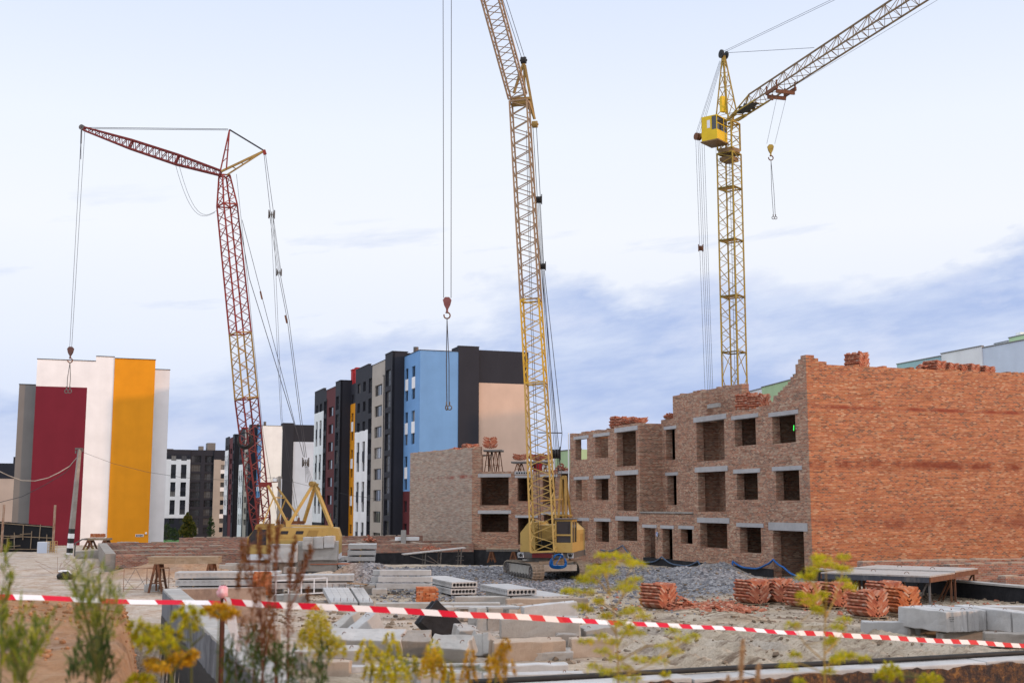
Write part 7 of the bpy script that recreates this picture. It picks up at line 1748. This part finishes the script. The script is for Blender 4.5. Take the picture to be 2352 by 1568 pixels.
plant('dill_plant', 'tall yellowing dill plant with umbels across the gravel, stem by the heap of blocks', 5.0, za(170, 1480), [S(za, (170, 1480), (160, 1100), (140, 900), (118, 760), (92, 640)), S(za, (118, 780), (200, 660), (262, 430)), S(za, (92, 640), (60, 480), (30, 430)), S(za, (92, 640), (0, 520), (-60, 470)), S(za, (150, 1000), (60, 860), (-20, 700)), S(za, (160, 1100), (320, 850), (400, 830)), S(za, (165, 1250), (420, 1110), (600, 1100), (740, 1045)), S(za, (168, 1400), (330, 1340), (520, 1240)), S(za, (200, 660), (330, 520))],
      [(*za(*p), rr * .8, .34) for p, rr in (((20, 275), 22), ((110, 270), 22), ((230, 285), 24), ((100, 350), 26), ((330, 350), 26), ((30, 400), 30), ((290, 335), 22), ((90, 420), 26), ((-40, 380), 22), ((320, 490), 20), ((240, 530), 28), ((190, 570), 26), ((290, 570), 22), ((-90, 510), 24), ((-170, 490), 20), ((-60, 440), 22), ((-230, 600), 20), ((-110, 610), 16), ((-300, 600), 16), ((300, 770), 28), ((240, 800), 24), ((60, 820), 16), ((-20, 690), 14), ((400, 830), 22), ((-180, 740), 24), ((-120, 770), 16), ((200, 900), 22), ((240, 985), 22), ((350, 980), 22), ((280, 930), 16), ((680, 960), 24), ((750, 1040), 24), ((860, 1010), 18), ((600, 1095), 24), ((540, 1235), 24), ((700, 1150), 20), ((350, 1220), 20), ((120, 1060), 26), ((20, 1010), 20), ((-120, 1060), 22), ((30, 1150), 22), ((150, 1210), 24), ((220, 1300), 24), ((60, 1340), 24), ((330, 1400), 18), ((200, 1400), 22), ((-60, 1290), 22), ((600, 1370), 14))], 'umbel', Mt['dill'], Mt['stem_y'], 1, srad=.004, n=84, lsize=(0.0243, 0.0067))
plant('dill_plant', 'dill plant with separate yellow umbels before the orange gable', 5.0, zb2(520, 1480), [S(zb2, (520, 1480), (520, 1000), (530, 850), (490, 690), (430, 560)), S(zb2, (525, 870), (540, 600), (530, 420)), S(zb2, (530, 850), (600, 700), (690, 420)), S(zb2, (490, 690), (420, 560), (400, 420)), S(zb2, (520, 1180), (620, 1080), (720, 960)), S(zb2, (520, 1250), (350, 1100), (240, 940)), S(zb2, (520, 1300), (640, 1230), (850, 1220)), S(zb2, (430, 560), (330, 480)), S(zb2, (520, 1350), (300, 1270), (200, 1270))],
      [(*zb2(*p), rr * .8, .32) for p, rr in (((500, 290), 24), ((690, 285), 18), ((450, 300), 16), ((530, 350), 26), ((470, 355), 20), ((710, 400), 22), ((665, 390), 16), ((400, 400), 18), ((320, 470), 20), ((380, 460), 14), ((380, 650), 24), ((360, 700), 22), ((310, 640), 16), ((690, 500), 18), ((750, 560), 20), ((500, 635), 16), ((440, 760), 16), ((230, 905), 22), ((700, 860), 20), ((640, 925), 20), ((590, 1040), 14), ((560, 1080), 14), ((690, 1180), 24), ((650, 1210), 18), ((760, 1190), 16), ((180, 1275), 24), ((250, 1185), 16), ((870, 1215), 20), ((620, 1240), 16), ((560, 1330), 14), ((290, 1425), 18), ((460, 780), 12))], 'umbel', Mt['dill'], Mt['stem_y'], 2, srad=.004, n=84, lsize=(0.0243, 0.0067))
GR = 'goldenrod in flower on the near bank'
plant('goldenrod', 'bright yellow goldenrod plume beside the brown dock', 5.6, zc(1110, 1600), [S(zc, (1110, 1600), (1120, 1200), (1090, 950)), S(zc, (1120, 1250), (1240, 1180), (1290, 1230)), S(zc, (1115, 1300), (980, 1180), (930, 1150))],
      [(*zc(*p), rr, 1.2) for p, rr in (((1080, 960), 20), ((1040, 1010), 22), ((1110, 1020), 22), ((1080, 1080), 26), ((1150, 1110), 24), ((1010, 1100), 22), ((960, 1150), 18), ((1090, 1160), 28), ((1200, 1170), 20), ((1250, 1220), 18), ((1150, 1200), 20), ((1290, 1240), 14), ((1130, 1260), 20), ((990, 1180), 14))], 'plume', Mt['gold'], Mt['stem_g'], 3, group=GR, n=170, lsize=(0.0216, 0.0075))
plant('goldenrod', 'spreading yellow goldenrod low before the long askew block', 5.4, zc(1800, 1600), [S(zc, (1800, 1600), (1790, 1450), (1760, 1330)), S(zc, (1790, 1480), (1640, 1350), (1540, 1230)), S(zc, (1795, 1450), (1930, 1370), (2020, 1390)), S(zc, (1700, 1560), (1690, 1450), (1730, 1390)), S(zc, (1560, 1600), (1580, 1400), (1530, 1250))],
      [(*zc(*p), rr, .9) for p, rr in (((1530, 1220), 18), ((1580, 1290), 20), ((1640, 1340), 20), ((1740, 1150), 12), ((1780, 1330), 24), ((1720, 1400), 26), ((1800, 1420), 28), ((1760, 1480), 28), ((1690, 1500), 24), ((1860, 1480), 26), ((1930, 1380), 22), ((2010, 1400), 18), ((1830, 1540), 28), ((1700, 1560), 26), ((1950, 1460), 16), ((1620, 1440), 16), ((1780, 1230), 14), ((1490, 1300), 14), ((1560, 1450), 16))], 'plume', Mt['gold'], Mt['stem_g'], 4, group=GR, n=170, lsize=(0.0216, 0.0075))
plant('goldenrod', 'slim goldenrod spike between the dock and the front blocks', 5.6, zc(2260, 1600), [S(zc, (2130, 1600), (2140, 1400), (2150, 1260)), S(zc, (2280, 1600), (2280, 1520), (2285, 1460))], [(*zc(*p), rr, 1.3) for p, rr in (((2150, 1260), 16), ((2130, 1310), 18), ((2180, 1330), 16), ((2150, 1370), 16), ((2080, 1410), 14), ((2280, 1460), 12), ((2290, 1510), 14), ((2270, 1550), 14), ((2120, 1440), 14))], 'plume', Mt['gold'], Mt['stem_g'], 5, group=GR, n=160, lsize=(0.0216, 0.0075))
ze = lambda x, y: (976.2 + .25 * x, 1205.9 + .25 * y)
plant('goldenrod', 'orange-yellow drooping goldenrod spike before the peach block', 5.2, ze(650, 1500), [S(ze, (640, 1480), (660, 1300), (700, 1170), (745, 1080)), S(ze, (400, 1480), (410, 1300), (415, 1150))], [(*ze(*p), rr, 1.3) for p, rr in (((740, 1090), 9), ((715, 1140), 10), ((690, 1190), 12), ((670, 1240), 13), ((700, 1290), 13), ((630, 1310), 14), ((690, 1340), 12), ((640, 1370), 14), ((600, 1260), 9), ((415, 1200), 9), ((400, 1280), 12), ((420, 1350), 12), ((370, 1390), 12), ((50, 1190), 18), ((80, 1250), 18), ((30, 1300), 20), ((110, 1290), 14), ((210, 1350), 14), ((780, 1300), 12))], 'plume', Mt['gold_o'], Mt['stem_g'], 6, group=GR, n=140, lsize=(0.0203, 0.0075))
plant('goldenrod', 'goldenrod with drooping orange heads against the black wall face', 4.8, zd(1480, 1600), [S(zd, (1480, 1600), (1460, 1450), (1400, 1300), (1230, 1100)), S(zd, (1470, 1500), (1560, 1360), (1640, 1310)), S(zd, (1460, 1440), (1340, 1380))], [(*zd(*p), rr, .7) for p, rr in (((1330, 1400), 22), ((1380, 1430), 18), ((1300, 1370), 16), ((1520, 1340), 22), ((1570, 1380), 20), ((1480, 1360), 16), ((1650, 1310), 12), ((1620, 1340), 10))], 'umbel', Mt['gold_o'], Mt['stem_g'], 7, group=GR, n=220, lsize=(0.0189, 0.0090))
plant('goldenrod', 'pale yellow-green goldenrod sprays just above the orange heads', 4.9, zd(1500, 1600), [S(zd, (1500, 1600), (1430, 1350), (1330, 1150), (1200, 1080)), S(zd, (1430, 1350), (1440, 1200), (1400, 1100)), S(zd, (1640, 1600), (1640, 1200), (1600, 960)), S(zd, (1640, 1250), (1750, 1150)), S(zd, (1640, 1300), (1500, 1210))], [(*zd(*p), rr, .6) for p, rr in (((1170, 1070), 18), ((1230, 1110), 22), ((1300, 1130), 22), ((1390, 1110), 18), ((1210, 1170), 20), ((1300, 1200), 24), ((1400, 1190), 24), ((1350, 1250), 22), ((1460, 1250), 20), ((1230, 1220), 14), ((1600, 930), 14), ((1640, 1010), 16), ((1540, 990), 12), ((1700, 960), 10), ((1620, 1080), 16), ((1500, 1150), 14), ((1200, 1520), 16), ((1160, 1540), 16), ((1270, 1540), 14))], 'plume', Mt['dill'], Mt['stem_g'], 8, group=GR, n=150, lsize=(0.0297, 0.0075))
plant('goldenrod', 'yellow flower clump hanging under the knot of the tape', 5.2, zd(1900, 1600), [S(zd, (1860, 1600), (1870, 1200), (1880, 980))], [(*zd(*p), rr, .6) for p, rr in (((1830, 920), 16), ((1890, 900), 18), ((1960, 930), 18), ((1850, 970), 16), ((1940, 990), 14), ((2000, 960), 12), ((1790, 930), 10))], 'umbel', Mt['gold_o'], Mt['stem_g'], 9, group=GR, n=180, lsize=(0.0216, 0.0075))
plant('goldenrod', 'dusky goldenrod stub before the tarred wall face', 5.0, (2046, 1610), [S(zb2, (1120, 1600), (1110, 1300)), S(zb2, (1500, 1600), (1500, 1400))], [(*zb2(*p), rr, .7) for p, rr in (((1110, 1300), 14), ((1160, 1330), 14), ((1080, 1350), 12), ((1180, 1390), 12), ((1020, 1390), 8), ((1480, 1400), 14), ((1540, 1410), 12), ((1440, 1430), 12))], 'plume', Mt['dill'], Mt['stem_g'], 10, group=GR, n=120, lsize=(0.0243, 0.0075))
WGp = 'green weeds on the soil bank'
def wtips(f, tips, base, n0=3):
    return [S(f, base, ((base[0] * 1.2 + x) / 2.2, (base[1] * .8 + y * 1.2) / 2), (x, y)) for x, y in tips]
ta = [(600, 640), (660, 740), (740, 620), (790, 690), (860, 720), (950, 760), (1010, 900), (640, 950), (720, 940), (830, 960), (900, 1000), (700, 1100), (960, 1110)]
plant('tall_weed', 'tall green weed with feathery shoots crossing the tape near the soil bank', 4.9, zd(850, 1600), wtips(zd, ta, (850, 1580)), [(*zd(x, y), 30, 1.15) for x, y in ta] + [(*zd(x, y), 34, 1.0) for x, y in ((640, 760), (720, 800), (800, 800), (880, 850), (960, 870), (760, 900), (840, 1050), (780, 1000), (870, 1130), (820, 1200))], 'blade', Mt['weed'], Mt['stem_g'], 11, group=WGp, n=28, lsize=(0.0688, 0.0066))
plant('tall_weed', 'dark leafy base of the feathery weed at the picture bottom', 4.8, zd(860, 1610), wtips(zd, [(860, 1200), (800, 1300), (920, 1350), (700, 1350), (640, 1420)], (850, 1600)), [(*zd(x, y), 36, .8) for x, y in ((860, 1250), (810, 1330), (900, 1340), (860, 1420), (780, 1450), (930, 1440), (860, 1520), (700, 1380), (640, 1440), (720, 1480), (960, 1520), (800, 1540), (620, 1520))], 'blade', Mt['weed_d'], Mt['stem_g'], 12, group=WGp, n=12, lsize=(0.0938, 0.0132))
tb = [(30, 1180), (110, 1200), (200, 1130), (90, 1270), (330, 1220), (400, 1150), (270, 1260), (20, 1330)]
plant('tall_weed', 'weed with long yellow-green blades in the corner of the picture', 4.4, zd(190, 1600), wtips(zd, tb, (190, 1580)), [(*zd(x, y), 30, 1.3) for x, y in tb] + [(*zd(x, y), 36, 1.0) for x, y in ((100, 1350), (180, 1300), (170, 1400), (250, 1340), (320, 1300), (210, 1480), (130, 1450), (150, 1540))], 'blade', Mt['weed'], Mt['stem_g'], 13, group=WGp, n=21, lsize=(0.0938, 0.0088))
plant('tall_weed', 'thin weed shoots rising over the crest of the soil bank at the edge', 5.2, zd(10, 1600), [S(zd, (0, 1600), (20, 1000), (70, 780), (90, 690)), S(zd, (0, 1200), (10, 950))], [(*zd(x, y), 18, 1.4) for x, y in ((90, 690), (75, 750), (60, 800), (20, 900), (10, 960), (15, 1020), (30, 560), (45, 510))], 'blade', Mt['weed'], Mt['stem_g'], 14, group=WGp, n=19, lsize=(0.0625, 0.0066))
plant('dock_weed', 'rusty brown dock with seeded stalks in front of the red crane house', 5.2, zc(600, 1600), [S(zc, (580, 1580), (560, 1000), (420, 600), (390, 350)), S(zc, (570, 1100), (540, 600), (545, 200)), S(zc, (580, 1200), (640, 700), (630, 150)), S(zc, (600, 1300), (690, 800), (700, 300), (720, 120)), S(zc, (800, 1560), (810, 900), (830, 600), (870, 280)), S(zc, (820, 900), (930, 650), (1010, 350)), S(zc, (690, 1500), (680, 1000), (600, 560)), S(zc, (560, 1000), (460, 500), (440, 300)), S(zc, (830, 700), (960, 480), (1060, 330))],
      [(*zc(*p), rr, 1.5) for p, rr in (((390, 350), 16), ((400, 430), 18), ((430, 520), 20), ((470, 620), 20), ((440, 330), 14), ((545, 240), 16), ((545, 330), 16), ((550, 430), 18), ((600, 520), 18), ((630, 170), 14), ((640, 260), 16), ((640, 360), 18), ((720, 150), 12), ((705, 240), 16), ((700, 340), 18), ((690, 440), 18), ((870, 290), 12), ((850, 380), 14), ((830, 480), 16), ((1010, 360), 12), ((970, 450), 12), ((920, 560), 14), ((880, 650), 14), ((820, 620), 14), ((360, 560), 14), ((350, 650), 12), ((510, 740), 16), ((650, 700), 16), ((580, 660), 16), ((990, 760), 12))], 'spray', Mt['dock'], Mt['stem_r'], 15, cat='weed', n=85, lsize=(0.0175, 0.0090), srad=.004)
plant('dock_weed', 'thin purple-brown stalks mixed with dark green leaves below the tape', 5.3, zc(700, 1610), [S(zc, (500, 1600), (520, 1200), (460, 950)), S(zc, (810, 1600), (815, 1100), (800, 880)), S(zc, (560, 1600), (600, 1250), (590, 950)), S(zc, (700, 1600), (690, 1250), (680, 930)), S(zc, (330, 1600), (330, 1300), (380, 1000))], [(*zc(x, y), 34, 1.2) for x, y in ((470, 1050), (530, 1100), (600, 1060), (680, 1050), (810, 1000), (400, 1150), (620, 1180))], 'blade', Mt['dock'], Mt['stem_r'], 16, cat='weed', n=68, lsize=(0.0473, 0.0060), srad=.004)
plant('dock_weed', 'bushy dark green foliage under the dock at the picture bottom', 5.2, zc(600, 1615), [S(zc, (x, 1600), (x + 10, 1450), (x + 5, 1280)) for x in (260, 480, 560, 700, 840, 930, 1080)], [(*zc(x, y), 38, 1.0) for x, y in ((250, 1350), (300, 1450), (480, 1230), (450, 1330), (530, 1380), (560, 1280), (500, 1480), (640, 1300), (700, 1400), (760, 1340), (840, 1450), (560, 1540), (700, 1530), (840, 1540), (960, 1480), (1080, 1520), (250, 1540), (400, 1520), (1130, 1420))], 'blade', Mt['weed_d'], Mt['stem_r'], 17, cat='weed', n=43, lsize=(0.0607, 0.0090), srad=.004)
for i, (px, py0, lb, rr) in enumerate(((1706, 1478, 'tall dry grass spike standing over the tyre ruts', 9), (1742, 1532, 'short dry grass spike beside the tall one', 7), (1672, 1558, 'tip of a dry grass spike at the very bottom', 6))):
    plant('grass_spike', lb, 4.6, (px - 6, 1600), [[(px - 5, 1590), (px - 3, py0 + 60), (px, py0)]], [(px - (k * .4), py0 + k * 7, rr, .8) for k in range(12 if i == 0 else 6)], 'spray', Mt['straw'], Mt['straw'], 30 + i, cat='grass', n=52, lsize=(0.0162, 0.0045), srad=.0025, group='dry grass spikes')
# ---------------------------------------------------------------- barrier tape and post
Yt = 10.5
b_ = at(511, 1600, Yt); zg_ = height(b_.x, b_.y, False); tp = at(513, 1342, Yt)
po = thing('post', 'thin rusty steel post holding the knotted barrier tape', 'post', (tp.x, tp.y, zg_ - .1))
mb = MB(); mb.tube([(0, 0, -.2), (.004, 0, (tp.z - zg_) * .5), (0, 0, tp.z - zg_ + .1)], .021, 8); mb.build('rod', dull('dark_rusty_rod', (.10, .035, .02), (.06, .025, .018), 9, .8, .3, 40), po)
Mt['tape_r'] = dull('tape_red', (.56, .004, .028), (.50, .004, .025), 4, .35, .15, 12); Mt['tape_w'] = dull('tape_white', (.74, .74, .76), (.68, .68, .70), 4, .35, .15, 12)
def ribbon(label, pts, w_, per, seed, tw):
    P = [at(x, y, Yv) for x, y, Yv in pts]
    D = [0]
    for i in range(1, len(P)): D.append(D[-1] + (P[i] - P[i - 1]).length)
    def pos(s):
        s = max(0, min(D[-1], s))
        for i in range(1, len(P)):
            if s <= D[i]: f = (s - D[i - 1]) / (D[i] - D[i - 1]); a, b = P[i - 1], P[i]; return a.lerp(b, f)
    mb = MB(); n = int(D[-1] / per * 2); sub = 3
    def edge(s, side):
        c = pos(s); tws = tw(s / D[-1]) + .25 * noise.noise(V((s * .8, seed, 0)))
        up = UP * math.cos(tws) + V((0, 1, 0)) * math.sin(tws)
        return c + up * (side * w_ / 2) + UP * .012 * noise.noise(V((s * 1.2, seed, 4)))
    sl_ = w_ * .8
    for k in range(-1, n + 1):
        for j in range(sub):
            s0, s1 = (k + j / sub) * per / 2, (k + (j + 1) / sub) * per / 2
            if s1 < 0 or s0 > D[-1]: continue
            mb.quad(edge(s0 + sl_, -1), edge(s1 + sl_, -1), edge(s1, 1), edge(s0, 1), k % 2)
    o = mb.build('barrier_tape', [Mt['tape_r'], Mt['tape_w']], smooth=True, fix=False); tag(o, label, 'barrier tape', 'red and white barrier tape'); return o
ribbon('twisted stretch of red and white tape crossing the soil bank to the post', [(-40, 1370, 10.2), (120, 1375, 10.3), (260, 1379, 10.4), (400, 1382, 10.5), (513, 1384, 10.48)], .055, .46, 1, lambda f: .55 + .5 * f)
ribbon('long red and white tape running from the post over the block heap', [(513, 1380, 10.48), (620, 1387, 10.5), (760, 1394, 10.6), (900, 1401, 10.8), (1040, 1408, 11), (1176, 1415, 11.3), (1320, 1424, 11.7), (1480, 1433, 12.2), (1700, 1444, 13), (1950, 1459, 14), (2200, 1473, 15), (2400, 1485, 15.8)], .054, .315, 2, lambda f: .15 if f < .3 or f > .6 else .75)
t = thing('tape_knot', 'crumpled pinkish tape knot with loose tails on the rusty post', 'barrier tape', tp, 0)
Mt['tape_p'] = dull('tape_pink', (.62, .22, .27), (.7, .55, .57), 30, .5, .3, 30)
mb = MB(); mb.blob((0, -.03, -.06), .05, 4, 2, (1, .8, 1.1), amp=.6); mb.build('knot', Mt['tape_p'], t, smooth=True)
for k, (dx, dz) in enumerate(((.14, -.46), (.10, -.36))):
    mb = MB(); a = V((.03, -.02 - .01 * k, -.1)); pts = [a + V((dx * f + .02 * math.sin(f * 5 + k), -.01 * k, dz * f)) for f in [i / 8 for i in range(9)]]
    for i in range(8): w2 = .022; mb.quad(pts[i] + V((-w2, 0, .006)), pts[i] + V((w2, 0, -.006)), pts[i + 1] + V((w2, .01, -.006)), pts[i + 1] + V((-w2, .01, .006)))
    mb.build('tail', Mt['tape_w'], t, fix=False)
